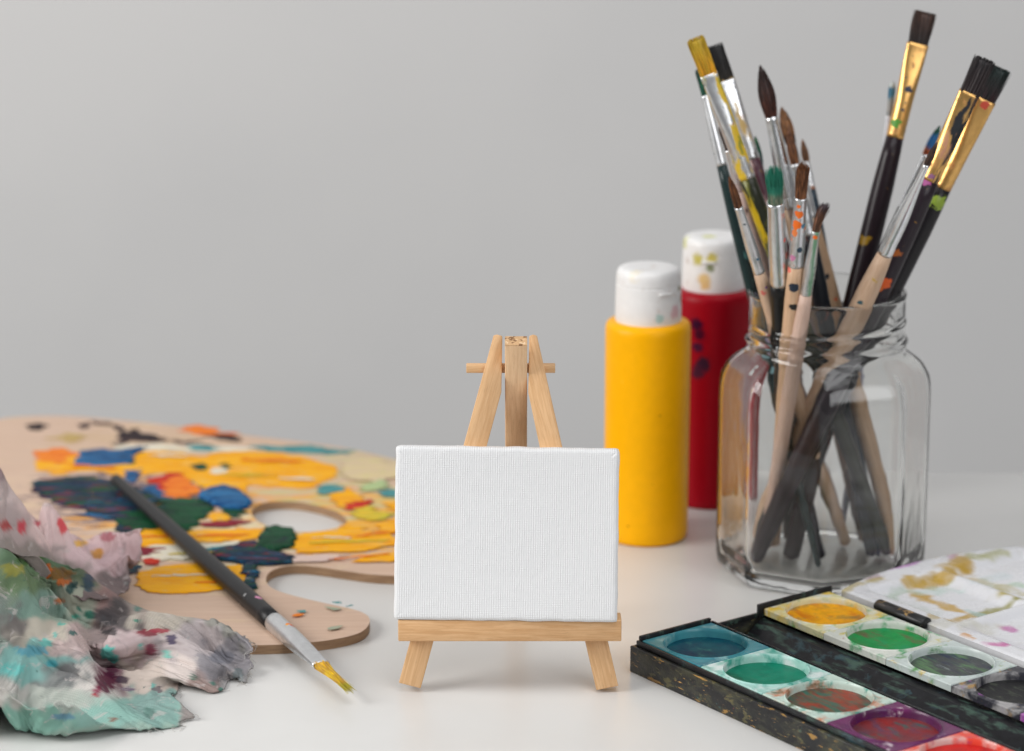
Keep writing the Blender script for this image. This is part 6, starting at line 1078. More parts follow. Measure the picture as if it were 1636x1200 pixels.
-5,5,15,1,-2,-1,1,0,-7,0,2,4,-4,-1,8,-9,10,-3,5,-8,1,9,-6,-4,11,-5,-12,5,9,-9,2,0,3,-11,-15,4,18,3,-11,5,-5,-14,-3,18,10,-3,-1,0,5,-14,14,-8,4,4,-2,-4,1,2,4,0,0,-2,-6,0,6,7,-14,3,4,1,-2,2,-2,3,-11,6,2,-4,15,-6,-6,16,-3,2,-16,-1,6,-8,6,6,-2,0,7,-3,4,-4,5,0,-2,-3,9,-8,-10,16,-10,-5,12,1,-15,11,-2,-5,-7,-4,7,19,-3,-4,2,-2,-10,-18,15,9,-4,3,0,-2,-2,0,-8,21,-3,-4,-3,2,1,2,-4,13,-4,1,0,-4,5,-22,16,-4,1,-5,2,-1,-1,-7,8,4,
2,3,3,-1,-4,-6,17,-3,-4,4,-8,0,9,9,-9,7,-4,10,-7,-4,3,1,1,-8,9,-10,10,-14,6,5,-6,2,3,2,-4,-8,-16,13,12,-6,2,5,0,1,-10,1,-8,3,10,-7,-14,-3,4,19,1,2,-3,4,-5,1,4,-9,17,-8,7,5,0,-7,-22,-6,3,11,2,5,-1,0,2,-11,19,-3,2,-18,7,-6,1,14,-1,-6,1,1,0,3,13,-10,1,-1,0,-3,-1,6,-12,13,-6,0,5,-2,-9,11,-2,-16,2,15,1,-2,-1,-5,16,1,-4,-1,-4,-3,-3,-4,-3,3,0,-1,-1,8,-10,6,2,-1,0,-6,10,-2,4,2,2,8,-11,-7,9,-9,-25,12,11,-1,-3,7,-3,-8,6,6,
-5,14,4,4,0,-1,-8,-4,7,1,8,3,-2,-9,6,8,-6,-12,10,8,-17,5,-2,0,9,-3,0,1,-7,3,-2,1,0,-5,1,5,5,-3,-9,21,-1,-4,-7,-4,1,-6,5,-8,5,1,6,-8,-9,-7,22,-2,0,0,-4,2,6,1,0,-4,-8,4,-7,7,-8,-15,4,12,12,-15,9,3,-12,-3,16,-13,-6,10,1,4,5,-11,8,16,1,-3,-4,-4,-9,13,-5,0,-1,1,4,-15,16,-7,-3,8,-6,3,-1,-13,13,-4,1,1,1,-7,1,-17,21,0,6,-9,3,-9,-11,10,6,0,4,-4,1,-2,9,-5,-5,2,-2,3,-8,14,1,-5,-4,3,6,-1,-9,-4,2,-3,5,-10,6,6,-5,5,3,-5,
13,3,-12,0,8,-3,-3,7,10,-2,10,6,1,-2,-14,-3,5,2,-5,-8,7,-3,-7,6,2,0,2,1,-4,3,-10,6,-4,-1,11,-3,-12,-8,-15,26,11,-3,-18,-4,-4,1,13,8,-20,14,-1,12,0,-2,1,-7,3,-4,8,2,1,-3,-6,2,3,-5,-1,1,-4,-19,1,2,-6,4,16,6,-10,6,4,10,-2,-3,-7,10,5,-1,5,5,-2,-11,10,17,4,1,-4,-2,-7,0,-12,4,-3,-6,-5,-1,5,5,0,-7,2,-4,7,2,-5,4,-14,6,-23,-10,26,21,0,-11,6,-2,-4,4,-3,-14,5,4,12,-15,0,5,-2,7,0,-6,7,-5,-4,3,3,0,-5,-7,13,-1,-35,12,14,8,-10,3,6,-9,
8,-10,13,-2,1,0,11,-2,-4,11,-14,19,-13,-1,3,-7,13,17,11,-7,-4,-9,-3,-6,-3,0,-6,-8,8,-4,-1,10,-5,-8,5,-4,3,2,0,-35,2,16,17,14,-11,-3,-16,7,15,-6,-7,7,8,4,-12,-4,4,-5,8,-3,-22,11,1,-12,2,-3,9,15,-1,4,1,-36,12,6,0,1,12,-5,-5,6,6,-1,1,7,-1,10,-7,-9,8,-5,22,-18,7,0,-3,-13,5,8,26,3,3,-6,-9,-10,-1,-6,-6,-2,-2,-5,11,5,-15,6,3,-3,4,-2,-33,-2,10,2,18,10,-8,-14,4,28,0,-5,-19,-9,14,3,1,-4,2,6,-7,-3,6,-1,-9,-1,-5,-1,9,9,11,-3,-37,10,5,-18,13,13,
15,-23,3,14,-5,2,0,13,-14,9,6,-2,-13,17,-7,7,-3,-4,4,-11,-12,11,9,13,15,-8,-11,-7,-13,3,12,-7,-6,10,3,-7,0,-5,6,6,-13,-20,5,11,-18,2,37,-4,-3,0,11,-10,-3,-12,1,11,-1,5,-5,-3,10,-5,-1,-4,2,5,-3,-8,-7,6,5,14,-17,-30,18,7,-18,18,14,-1,-5,-4,3,-7,14,-19,26,-12,-4,13,-4,2,6,-3,0,-4,-2,19,-11,6,0,-1,-16,7,6,-5,-3,4,-3,2,-7,-3,11,-7,3,3,-1,0,4,-2,-16,-9,8,1,-2,33,-5,-6,-4,5,-8,12,-12,-7,1,6,-9,9,2,0,-9,5,-1,-9,11,-4,4,1,3,2,8,-21,-22,1,-2,-4,
-2,13,-9,-7,18,-11,2,5,-9,17,-5,-7,15,-2,0,-9,8,8,-7,-7,19,-15,0,-12,-5,-5,-2,21,6,-12,10,0,1,-12,1,6,-5,9,-3,5,3,2,4,1,-8,-17,14,10,14,-10,-10,-8,2,4,2,0,-4,-1,2,-10,9,0,1,0,-3,2,-7,9,-1,1,-6,-5,7,6,-10,-19,-7,-9,-11,4,6,6,-4,13,-13,18,-6,1,8,-7,-3,5,-11,13,-5,10,-2,6,-14,3,-17,3,2,-5,-8,2,6,4,2,6,5,-1,-6,-1,-5,-3,4,2,11,10,1,-2,-5,-3,7,-2,9,2,-6,-2,-5,-23,0,6,14,-11,5,7,-11,-1,8,-2,5,-1,-2,5,-3,-5,-6,2,3,8,-9,1,-10,-4,
98,0,7,0,-3,9,-6,-9,-12,-8,3,9,-11,1,9,-9,2,-1,-14,-30,-13,-3,0,-1,3,11,10,5,34,2,-25,-6,-9,-10,-15,11,19,-5,12,7,-21,-21,1,-1,14,0,-9,6,13,-14,8,-4,14,8,-9,-12,-2,7,20,18,13,12,8,2,6,8,-6,-5,-17,-8,6,10,-1,8,0,4,2,7,6,-6,-13,3,-9,-3,7,-6,21,6,0,-22,11,-3,-5,7,-6,5,-3,23,-2,1,0,2,3,-21,-14,21,-4,-19,11,-7,1,4,26,-3,-7,2,-12,-8,19,15,-16,-5,-10,12,16,-10,-7,20,-8,-2,-21,6,23,9,-6,-13,-21,-6,5,-3,1,9,-7,-5,14,-4,18,-1,-11,-10,2,-6,4,-7,9,8,
-13,-1,3,-3,7,-13,6,2,-7,14,-5,15,-9,-6,-5,5,0,-2,-7,0,33,1,-5,-2,1,9,-9,-1,-21,3,-2,0,5,21,4,12,-6,-15,-18,4,17,3,6,-6,-5,-15,1,15,6,2,-15,-4,2,-13,4,11,21,4,-8,-16,-13,-3,-5,-4,9,-8,0,9,-4,10,1,-9,-9,6,6,4,-7,6,-1,-4,-9,-2,6,-1,-7,13,2,-12,13,-11,-1,2,0,-2,-1,2,18,-2,-2,3,5,-12,-13,10,43,2,-16,-23,2,15,21,8,11,-15,-28,-11,4,-15,-10,0,8,21,15,2,-1,-6,0,-11,-7,-9,2,8,-12,5,-9,20,16,-3,-4,-3,-8,-14,-11,6,-6,0,0,0,2,1,7,-7,-2,17,2,-13,
-7,0,0,-8,0,11,-1,-11,0,7,-6,10,-2,-2,-6,1,9,2,10,0,-28,12,2,1,16,0,4,15,-21,5,13,4,1,8,7,-33,-13,8,-2,10,-13,6,7,2,0,5,11,9,-10,-21,5,4,-8,-13,-16,-14,8,-7,14,22,-10,-5,9,0,-16,-3,2,7,-10,-5,4,4,-5,8,8,0,11,2,0,-8,0,7,-12,1,13,12,-15,-2,-12,7,10,-7,7,-12,17,-9,30,-4,-28,-14,3,22,-11,19,-4,5,-5,-2,-3,19,3,13,-46,-8,15,3,11,-4,11,-8,-3,3,7,0,4,-2,-20,7,9,-1,1,-3,0,-13,-31,1,-1,4,34,-13,-4,-2,1,-13,4,5,7,-13,3,-7,12,-2,7,-2,1,11,
-14,14,0,-8,-1,-4,-7,13,10,-12,16,-11,-3,4,2,-4,-2,25,1,-3,-4,-9,-3,-15,8,-2,18,-4,-3,6,0,2,15,-25,-22,2,10,18,10,-2,-9,10,7,-9,-6,10,-2,2,-2,-15,-5,10,-4,14,-3,-5,-1,-17,-19,-1,-10,44,-12,-9,8,-3,-4,-4,9,8,-15,20,-17,9,-6,6,2,-3,-7,-3,-1,3,12,-8,-8,-10,18,1,-10,17,-6,0,-8,18,5,0,-2,-3,7,-15,5,1,-10,6,-6,6,3,1,13,-4,1,-36,9,10,-9,10,5,11,-12,-11,10,15,-10,2,-1,-18,12,8,-13,-1,9,3,1,0,3,-12,-7,-6,5,-16,24,-13,-2,20,-20,-4,1,17,-3,8,14,-19,-5,0,-3,1,
6,-13,-1,-2,8,15,3,-10,-2,12,-15,-12,21,0,-8,9,-16,1,8,-4,-7,16,-10,-5,17,-18,8,-6,11,6,2,9,-22,-21,2,24,2,-13,-3,5,19,-9,-18,0,16,2,7,-7,-18,10,16,-2,-6,-2,-4,9,1,4,-7,-9,-1,7,-4,3,-2,-14,28,-8,-8,-3,24,-15,-17,8,-8,-4,5,-4,-5,6,2,3,-12,-12,8,17,-16,-8,25,-13,0,6,6,0,-8,0,3,-2,5,-8,-9,20,-4,-6,0,-5,13,13,-8,6,-37,10,11,-11,13,1,-5,-14,15,22,-15,-18,-1,7,6,-4,0,4,7,3,3,-16,10,5,2,-1,1,-4,-11,1,8,0,-3,12,-15,-7,17,-11,-5,-9,9,-10,6,-6,-10,-5,
-3,6,8,7,-2,-8,-16,-9,5,-7,6,16,-21,20,1,-13,21,-6,-6,7,-2,-10,6,3,5,-1,-14,0,27,-5,3,-10,-11,6,-11,-6,13,13,0,-10,-15,13,19,-6,-15,2,-12,8,1,-2,-11,21,-2,12,-2,-2,0,9,-1,-4,1,-24,1,35,-6,-21,0,15,-24,11,-11,5,-2,5,-11,-9,-7,2,-2,-1,-5,0,9,8,-1,-7,5,3,-19,4,10,-19,13,-2,-5,8,8,0,-3,-5,9,-5,-7,3,-2,0,14,8,-6,-11,3,-6,-1,6,-15,-3,13,17,-16,-16,14,11,2,-12,12,-14,4,-7,10,-16,7,-12,-1,16,14,-1,6,-9,-21,17,2,18,3,0,-7,-6,10,-19,6,-3,6,-1,2,8,-17,-18,
1,14,-1,-2,-7,10,-3,-14,-6,25,-5,-4,2,1,-10,8,-3,-8,3,-5,4,6,-9,7,-12,7,-5,-8,6,24,2,-25,18,-1,-3,-7,16,-21,-12,14,18,-21,-9,10,12,-7,5,17,-10,-3,-2,-18,-1,-5,11,-13,9,-6,17,4,14,-20,7,4,16,-2,-3,1,-11,19,-8,4,6,15,5,-49,-2,8,16,-13,16,-5,4,-14,0,8,-5,-21,24,-3,4,0,3,-1,-7,7,-6,9,-10,11,-1,-15,8,-10,-8,-2,-4,8,14,-3,-10,6,11,-5,-12,23,-13,-19,9,22,-20,-4,-1,6,-3,33,2,-12,-3,0,-16,4,-13,-5,2,13,-11,27,-2,10,-16,-6,12,2,-2,-16,18,6,19,10,2,-25,-40,17,2,-9,
9,5,-15,10,2,-2,-6,-10,-1,16,-6,5,1,4,-2,4,0,-6,6,2,1,-16,11,-2,-7,8,-12,-12,-2,-3,4,9,-7,9,8,1,-8,-6,25,-3,-22,4,14,-20,2,3,-3,12,23,-5,-21,15,-3,-7,5,-3,3,8,10,-2,0,2,-1,-26,-6,20,-8,-2,-8,8,8,-6,-21,1,5,9,-1,-3,-4,9,0,-16,-6,17,2,14,-8,-5,11,-5,-8,4,10,-2,7,-7,-3,3,3,-1,-22,17,3,-17,3,-10,-6,0,1,2,16,-10,-1,16,-4,-6,-7,17,5,-18,11,-6,-11,2,-5,-5,11,29,-2,-11,14,0,2,10,-10,13,2,-5,0,-2,-8,-7,-23,-4,20,7,-11,4,-25,-13,9,1,23,-10,3,8,
-21,5,13,11,-14,-3,3,0,17,-16,-6,16,8,1,-11,7,7,5,-12,-2,4,-4,-2,-11,6,7,-4,1,-20,-7,3,3,11,5,-2,-1,10,-2,3,-8,4,13,-14,11,-21,-3,-6,-9,10,34,16,-9,6,-1,1,13,3,-11,-4,-22,-6,-2,5,0,-1,-21,-3,18,13,-24,13,-5,-20,7,-1,10,1,-8,-10,-6,-1,5,11,-17,11,-2,9,11,-10,-11,5,3,15,-13,9,14,-14,-8,2,7,-5,-8,13,-5,-9,-1,6,-11,-4,0,7,23,3,-3,-3,-7,-8,11,-1,-2,-15,12,2,-11,-9,-6,-2,0,38,22,-14,17,1,-15,-22,-27,-20,6,11,8,10,9,2,5,-13,-12,6,4,-16,15,7,-14,13,-3,5,-1,
-11,-2,-1,-4,2,14,-2,16,-3,-7,9,6,-6,-11,-7,14,-2,0,-2,-3,6,-2,6,-10,-3,4,13,3,-9,0,-21,-5,-1,7,8,9,-4,2,6,-5,-2,-6,4,-20,12,-2,3,-9,-2,-7,-14,5,13,-12,-6,-4,1,19,11,-4,-1,10,1,15,-5,-1,6,-10,-14,1,6,-7,13,9,-9,15,-14,-5,-5,-12,6,-6,6,-7,10,1,6,13,-15,3,15,4,-6,-3,-11,4,1,-9,1,2,10,0,-5,-6,-3,1,15,2,-7,-1,-13,-10,5,7,0,22,-4,-19,15,-10,6,-8,-3,-4,4,-6,3,-13,-7,1,-8,18,-9,12,6,-4,19,2,-7,-11,4,8,-5,14,1,-2,-11,-16,2,7,10,4,-11,-6,20,-3,
-3,6,-8,5,0,9,-2,6,-3,1,2,-33,-10,18,25,5,-1,-21,1,9,-10,1,-11,18,2,-9,5,7,-7,-3,11,2,5,-4,-5,-6,10,-17,3,1,-7,24,-11,13,-11,7,-23,-6,-3,4,-10,8,9,-8,16,-10,12,0,-13,25,-12,0,-4,-5,15,-12,11,8,-5,-14,-16,3,0,15,17,-13,-16,12,17,-1,-11,-2,1,-3,0,0,12,-5,-5,-5,-29,-10,8,30,16,-5,-13,2,11,-7,-2,3,-1,-2,0,-9,8,13,1,5,5,4,-4,-2,-9,0,-11,-1,-7,5,11,4,-2,-5,13,-11,-10,3,-1,-14,20,-13,12,8,6,-3,-13,5,12,-23,-7,3,18,11,-12,2,-4,6,-10,-15,-1,2,0,22,-6,-11,
-14,17,16,-8,-20,1,7,10,-8,5,-7,-2,3,-15,-17,-11,15,26,-10,-1,11,9,5,-20,2,8,-4,7,-2,-14,2,1,1,2,12,-6,11,5,-4,-3,-3,-24,21,-5,15,-16,5,19,3,-20,10,-8,-2,22,-17,-3,-18,-4,21,-13,12,14,-19,-14,10,16,12,-10,-11,-16,21,5,-14,-1,11,-13,9,3,-4,-11,6,9,8,-6,-2,2,7,-34,2,13,8,1,-13,-19,-1,2,4,8,4,18,11,-2,-22,19,-9,2,1,11,0,1,4,2,-11,5,6,-3,-1,9,-2,-6,-25,23,-7,17,-21,7,-11,17,-7,11,-9,8,-5,-3,-5,0,-9,-3,-4,-2,15,-10,-12,1,17,12,-1,-8,-21,12,12,-6,-4,8,-1,-4,
-10,6,-16,16,-1,16,-2,6,-18,-7,-16,15,1,16,-13,-9,-8,4,-8,13,-3,2,13,19,-7,-13,1,-2,-9,-2,-6,0,-2,8,29,9,-22,18,-11,-12,6,16,4,-26,14,5,15,-20,13,-20,18,7,-10,-2,-3,-2,-6,-11,-1,15,9,-8,-25,2,-5,-1,6,25,-6,4,4,-16,12,-16,8,8,-3,7,13,-20,8,-11,16,-17,23,6,-36,3,28,-20,11,-17,15,-2,-14,-11,6,-9,24,-2,-8,3,26,-6,0,-2,-21,-14,0,2,9,4,-16,12,29,-24,19,-10,-8,3,23,27,-13,-8,-14,3,-4,17,-5,5,4,-17,7,-11,6,2,-14,-13,-7,21,11,-10,-12,-8,3,13,-1,-5,2,-2,-1,19,-19,-2,16,3,
6,1,-3,-6,-3,15,2,-21,-16,27,-7,11,-7,0,-4,4,-4,-6,5,-7,-4,25,10,-15,-13,11,11,-3,-8,-16,12,-14,-5,-4,11,-16,12,8,11,7,-3,1,-1,3,29,-10,0,-16,-3,5,3,2,-1,-13,-10,11,-1,12,1,-8,-14,-12,17,6,7,0,-15,-6,2,-1,0,8,-1,-8,15,-4,-5,18,-10,13,-10,13,3,16,-11,-45,22,-2,14,0,-5,15,3,-10,-5,-12,2,22,-11,-12,18,20,-4,-5,-15,6,1,-4,-7,-10,-5,-7,3,14,-30,19,-9,41,18,-11,-12,6,-12,3,12,2,-9,1,-7,1,-4,6,-4,4,-3,1,9,-13,13,-15,-11,-1,6,22,-1,-30,7,11,-1,2,-6,13,-23,7,0,10,
9,-12,6,-3,9,3,-33,8,16,-9,-3,6,18,-20,6,-5,4,7,-4,-7,34,-2,5,11,10,-5,-2,-16,22,5,-24,8,-13,-19,-21,-4,7,2,24,-31,26,23,-9,-13,-3,-2,-8,11,11,-11,-5,-5,6,-2,4,1,6,-11,3,4,-19,22,-5,6,-10,-19,15,-5,-10,6,-5,20,-5,-1,11,-20,2,1,-3,9,5,8,1,-33,-3,32,-11,1,-15,2,7,9,-12,16,-14,-1,29,25,-7,-3,-6,-5,9,0,8,-3,-10,19,-8,0,9,2,-16,-18,-5,-3,0,-3,-40,12,19,2,6,5,-11,5,-8,18,2,-19,0,-2,18,-6,12,-3,2,-8,-15,-7,15,-11,23,-8,-13,-8,-11,10,23,-26,20,-20,14,13,-15,-4,
-8,12,0,-6,-12,-17,21,3,23,5,1,-6,-19,12,5,2,23,14,-5,-8,-17,6,-7,3,7,6,7,4,-9,-11,21,-16,-13,12,16,-2,-14,-17,-7,4,-7,-25,-4,-1,-2,20,23,-2,2,-13,18,5,-4,20,-1,6,-18,10,-10,-13,-2,-20,-2,13,-7,23,-20,-10,11,-17,5,16,-9,13,-19,4,17,-25,-3,-4,5,2,-22,26,-8,-9,6,10,14,-6,5,-7,23,27,2,-25,-11,-2,-4,15,1,-1,0,6,2,4,-2,-6,-8,20,-6,-21,-17,-4,19,-9,-23,-3,23,11,-10,-10,-3,-2,-3,15,17,-5,-6,22,9,-12,-22,0,12,-3,-13,21,6,-10,-31,13,-4,5,-1,-19,0,11,-5,9,-7,12,-5,-5,2,13,
-2,3,16,-18,10,-19,6,16,-2,4,-7,13,4,19,15,-8,-19,-5,-12,-4,10,-6,11,8,-7,5,-21,-7,13,-3,18,-15,12,8,-9,-14,-25,-3,-3,6,3,5,14,7,-3,-4,9,-14,9,11,-2,-30,-14,15,15,-22,-13,9,3,-4,23,23,2,-30,8,-7,-17,5,14,11,-5,-9,5,-11,10,-9,-6,7,2,11,-16,17,-6,7,-14,-8,15,4,8,13,20,-5,-24,-8,4,-1,-5,11,4,8,-12,0,5,-13,0,-7,-5,0,-2,36,-19,-11,7,15,1,-13,-10,-1,-8,-16,-3,10,3,7,-3,18,-24,-15,-16,2,4,0,20,11,-8,-16,15,-7,-7,14,19,9,-8,-30,8,2,7,-1,12,-3,-18,2,12,11,-12,-15,
-1,-1,4,-7,16,-7,11,-4,-11,10,33,17,-14,-20,-8,-13,11,0,8,-5,6,0,9,-6,-13,-16,11,4,-7,7,-22,0,41,-5,-5,-16,9,11,1,-10,-2,3,-18,-19,20,1,6,-27,-5,-13,-3,9,11,1,4,9,4,-9,-12,7,-9,-3,3,3,-1,10,-7,17,-5,5,-12,2,12,-15,-2,14,14,-16,2,-2,2,1,6,4,-9,-6,14,29,-7,-14,6,3,-13,-4,1,18,-7,-9,2,7,4,-4,-18,-1,-17,13,8,-4,8,-30,12,40,-16,9,-14,-3,2,11,-12,-3,13,-10,-19,17,-20,-8,0,7,-6,4,1,4,-2,-4,6,6,-4,-3,-4,-12,-1,2,-1,0,13,4,11,-8,11,-8,-8,10,-14,-3,14,11,
12,-12,-2,8,-11,25,-5,-6,29,-27,-13,8,-11,23,8,-9,-9,8,15,-6,8,-8,8,-19,3,1,-3,-7,3,1,-7,-6,-8,10,49,-34,18,-5,-10,-2,12,-15,-8,19,-10,-16,-22,16,-7,18,5,-19,-1,6,2,6,-7,-2,-3,8,-1,-14,-8,-3,4,1,21,2,5,-3,0,14,0,-15,-6,-13,-1,14,16,-16,3,8,5,-15,16,33,-32,-17,12,-10,16,-10,15,2,-10,-8,11,16,6,5,-21,-15,-5,-1,0,7,-1,-2,7,0,-24,-6,13,52,-40,-1,12,3,-2,-7,-18,2,8,-17,15,-16,16,-20,21,0,-15,-5,-1,13,3,0,-1,-9,6,1,-14,-3,1,10,-7,25,6,-3,-14,-2,20,-1,-5,-3,-19,2,
11,1,-11,-13,12,2,17,-12,-2,16,-2,6,-5,-8,-4,14,7,-6,6,-1,-3,7,-35,3,10,-1,5,-5,1,-2,-3,-1,5,-8,-17,20,49,-21,-20,-7,-1,5,4,-17,6,-21,11,6,-11,10,-1,15,-3,-12,-12,6,10,0,1,-6,-1,7,3,-14,-3,-8,6,0,23,10,-7,-8,6,5,-14,-2,7,-10,14,-9,-12,-3,-5,21,-5,19,4,-9,-14,-1,6,5,0,4,2,16,-2,9,-6,-26,-5,-4,-1,11,6,-15,-6,3,-5,0,-5,2,8,-16,11,42,1,-20,-15,9,-1,-6,-17,3,-1,13,-1,7,-3,4,-8,6,-5,-20,17,2,-1,1,-9,-2,7,10,-16,7,-8,-3,6,17,7,-13,2,9,0,-10,-7,2,
10,-4,3,-18,-2,6,22,-4,0,4,-3,-3,-10,4,-2,-1,9,8,-9,7,5,-15,8,-6,-12,12,-6,-1,-8,-3,6,11,-2,-14,4,2,-20,14,35,8,-6,-13,2,4,-38,9,-4,-3,9,-3,-5,-1,18,-25,9,0,-6,15,-2,1,9,-5,-7,0,8,-14,9,-7,-2,7,17,-1,-21,14,1,14,0,-14,5,10,-12,-7,20,-9,1,-1,-3,-3,10,-7,-17,8,11,-4,4,-5,22,-6,-20,-7,16,4,4,-19,7,-3,1,2,3,-4,17,-12,-10,-7,-4,-9,-1,38,11,-2,2,-12,-7,-16,5,-5,2,-7,0,2,5,5,-12,0,6,5,6,0,-6,11,-2,-5,-3,4,-11,14,-17,10,-7,27,-18,-2,8,-8,5,6,
21,-3,-6,19,-14,13,-18,-8,-4,-6,-2,6,5,-6,-1,12,-2,0,3,10,-23,13,-14,0,7,6,-13,-3,3,8,-3,2,-11,18,-24,7,10,-18,-13,1,22,19,2,-1,0,-9,-20,9,-5,1,2,-13,2,11,-3,-4,-6,8,7,1,8,-8,11,4,-7,-8,2,-9,8,-12,17,-8,12,-6,15,-13,-3,-5,23,2,-22,58,-17,-13,-15,-12,-9,12,-13,0,22,-10,-6,3,6,6,-3,-26,22,-3,-2,1,-4,-6,7,6,-5,-13,11,18,-18,-3,4,-4,6,-7,-6,-20,2,4,9,24,8,-5,-9,-18,3,3,-8,9,-15,5,10,5,-12,1,5,4,-5,7,-6,13,9,-11,-1,-4,-2,-6,-3,7,14,1,-1,6,-15,18,
29,-11,-18,0,60,-19,-18,-19,9,-9,12,-2,-8,5,4,-2,-6,4,-13,-1,-9,2,2,-3,-5,10,-1,-2,13,7,-7,-4,-1,-11,17,-1,-20,6,11,-10,-18,4,7,0,29,-2,2,-10,-15,-3,7,-6,10,-16,0,5,2,-7,4,6,13,-5,4,-12,13,16,-18,1,-6,-1,-2,4,-11,7,8,1,10,-28,23,-28,7,-13,16,47,-3,-22,-15,13,-7,-13,-3,-1,6,2,6,-3,-21,-12,9,5,5,4,-2,-8,3,1,1,20,-3,-14,4,4,-13,2,-3,7,-5,3,-6,-19,0,1,15,25,-8,4,-4,-13,-9,5,-6,8,-12,-2,9,0,5,-4,0,16,5,-1,-15,11,13,-14,-4,8,0,-7,11,-20,13,-28,17,12,
11,-23,20,-8,-15,12,45,6,-28,-8,-2,18,-11,3,-15,2,2,-11,-16,5,7,-6,16,-5,10,-4,2,1,-5,-3,2,-4,11,10,-4,-16,8,-1,4,-4,-7,-2,-18,-3,4,17,20,-6,-3,2,-15,-8,2,-5,2,-4,-1,8,-8,12,4,2,14,5,-2,-24,17,18,-6,-22,-6,7,14,-2,-21,-1,-1,18,-33,26,26,1,-18,-15,13,44,2,-31,6,-5,3,-7,6,-15,-2,-14,1,3,-3,16,-12,10,0,4,-3,3,-2,-22,23,11,2,-12,1,1,3,-2,-6,5,1,-3,-9,-14,-6,3,14,19,3,-7,1,-10,-14,8,-4,-10,5,-1,14,-1,9,10,-4,-4,6,1,-7,5,1,4,-15,-11,6,21,-19,1,-1,-5,
-28,34,27,-9,-4,-29,-14,15,45,3,-28,-12,3,11,-1,0,-24,-4,8,-4,7,-6,10,-10,12,7,-10,-1,4,-1,-5,19,-6,0,-4,5,-9,10,-4,-8,6,-3,6,-12,-15,-3,2,10,20,3,-5,-3,-3,-19,17,-9,-4,4,-5,14,6,-14,17,7,-7,16,-13,-18,2,12,13,-10,-16,-2,-3,19,-10,-3,-22,44,6,-7,-8,1,-16,-16,1,36,14,-7,-7,-16,-4,9,6,-7,-12,1,-7,4,2,15,-22,1,19,1,-3,12,-19,-9,15,-5,6,0,7,-15,7,5,-8,0,-4,7,-7,-16,-7,-1,3,19,13,2,-3,-4,-14,20,-17,-9,7,0,0,12,-7,18,8,-4,0,-1,2,0,-7,3,7,-17,-19,4,3,10,
-4,15,16,-9,-2,-9,-10,3,-6,-5,33,-7,-5,-10,-6,-5,6,-1,20,-16,-10,5,1,1,11,-11,-4,10,16,-4,7,-18,-10,10,-14,-6,12,15,0,1,0,-2,-3,-4,8,-4,-15,-12,-4,3,13,5,5,10,-15,-5,19,-14,-11,6,0,10,4,-3,11,6,-1,1,1,-1,-1,3,0,-20,-2,-3,3,3,21,-7,-10,11,-25,-2,12,-9,-1,7,-5,20,-19,15,-4,-13,4,17,-1,10,-13,-16,8,-4,5,7,2,-13,5,12,-8,7,-13,-13,8,-10,-9,4,6,2,19,3,-1,0,-9,10,4,-11,-17,-10,-1,13,2,1,10,-13,1,19,-8,-13,8,-6,17,4,3,2,-3,6,0,-4,-15,1,3,3,-7,11,-11,-8,
24,-28,-4,-2,0,11,3,-6,-1,-6,3,-10,12,-2,8,5,-18,14,18,3,2,-8,-14,5,-9,13,3,5,-15,-5,6,1,-1,-6,-5,4,-14,-11,6,0,4,16,7,-2,1,-9,6,11,-5,-14,-14,-4,12,6,-2,4,-15,2,19,3,-15,5,-4,15,3,4,5,-11,5,-15,15,-4,-12,-4,10,3,-2,-6,5,1,-16,3,11,-3,6,7,-16,1,1,-22,4,6,-3,10,6,-17,8,29,3,11,-10,-6,7,-3,-10,3,4,-14,1,-8,10,-4,-3,-12,-4,-4,5,-1,-1,4,9,8,-2,3,-10,5,17,-3,-12,-23,-1,5,4,13,7,-20,8,-4,14,-5,-4,7,-3,-17,29,7,-7,-2,-7,7,-3,-3,0,1,7,-11,
9,-11,7,-12,15,8,-9,-14,20,-1,-28,13,2,-5,3,-13,9,3,-16,-6,9,10,17,7,-10,3,1,1,-7,9,-11,-2,2,0,-9,5,7,-10,-14,17,-12,-6,10,13,6,-8,10,-10,-9,9,0,-2,-6,-3,0,2,12,5,-25,10,-6,9,0,-4,14,-10,-10,22,-4,6,4,-15,-14,12,14,-3,-7,-4,10,-16,11,7,1,2,-25,7,7,-18,-11,10,-1,15,9,3,-19,-3,1,-10,9,-13,-2,2,6,-6,9,-5,15,8,1,0,-8,-3,1,0,-7,13,0,-16,10,1,-12,5,9,12,-9,4,4,-7,-1,-1,-9,-2,12,-9,7,14,-1,-7,-1,0,1,-7,4,13,-29,-1,21,3,5,1,-18,-8,20,-10,1,7,
-14,26,-21,6,-5,-12,12,0,-8,0,3,5,5,-8,-2,3,13,-7,-12,-7,0,0,-14,3,6,3,1,11,-6,15,7,3,-16,8,6,-7,0,-10,-1,9,-7,-2,5,-10,10,6,8,-8,-10,7,3,5,8,-14,0,20,-23,-8,12,6,4,-6,-1,3,-11,2,1,-11,-1,10,-5,-1,16,-8,3,9,-8,-6,-16,15,-3,-6,-4,8,3,-4,-5,9,4,-4,13,0,-10,-12,-8,7,1,-3,-3,-5,0,-3,-4,6,5,0,10,-7,17,-2,-1,-9,1,10,7,1,-14,-8,8,6,-1,-6,-13,8,2,14,1,-14,2,2,-7,21,3,-11,5,-9,-1,5,1,1,-1,4,-6,8,-1,-15,-8,6,6,9,-30,24,0,2,4,-8,
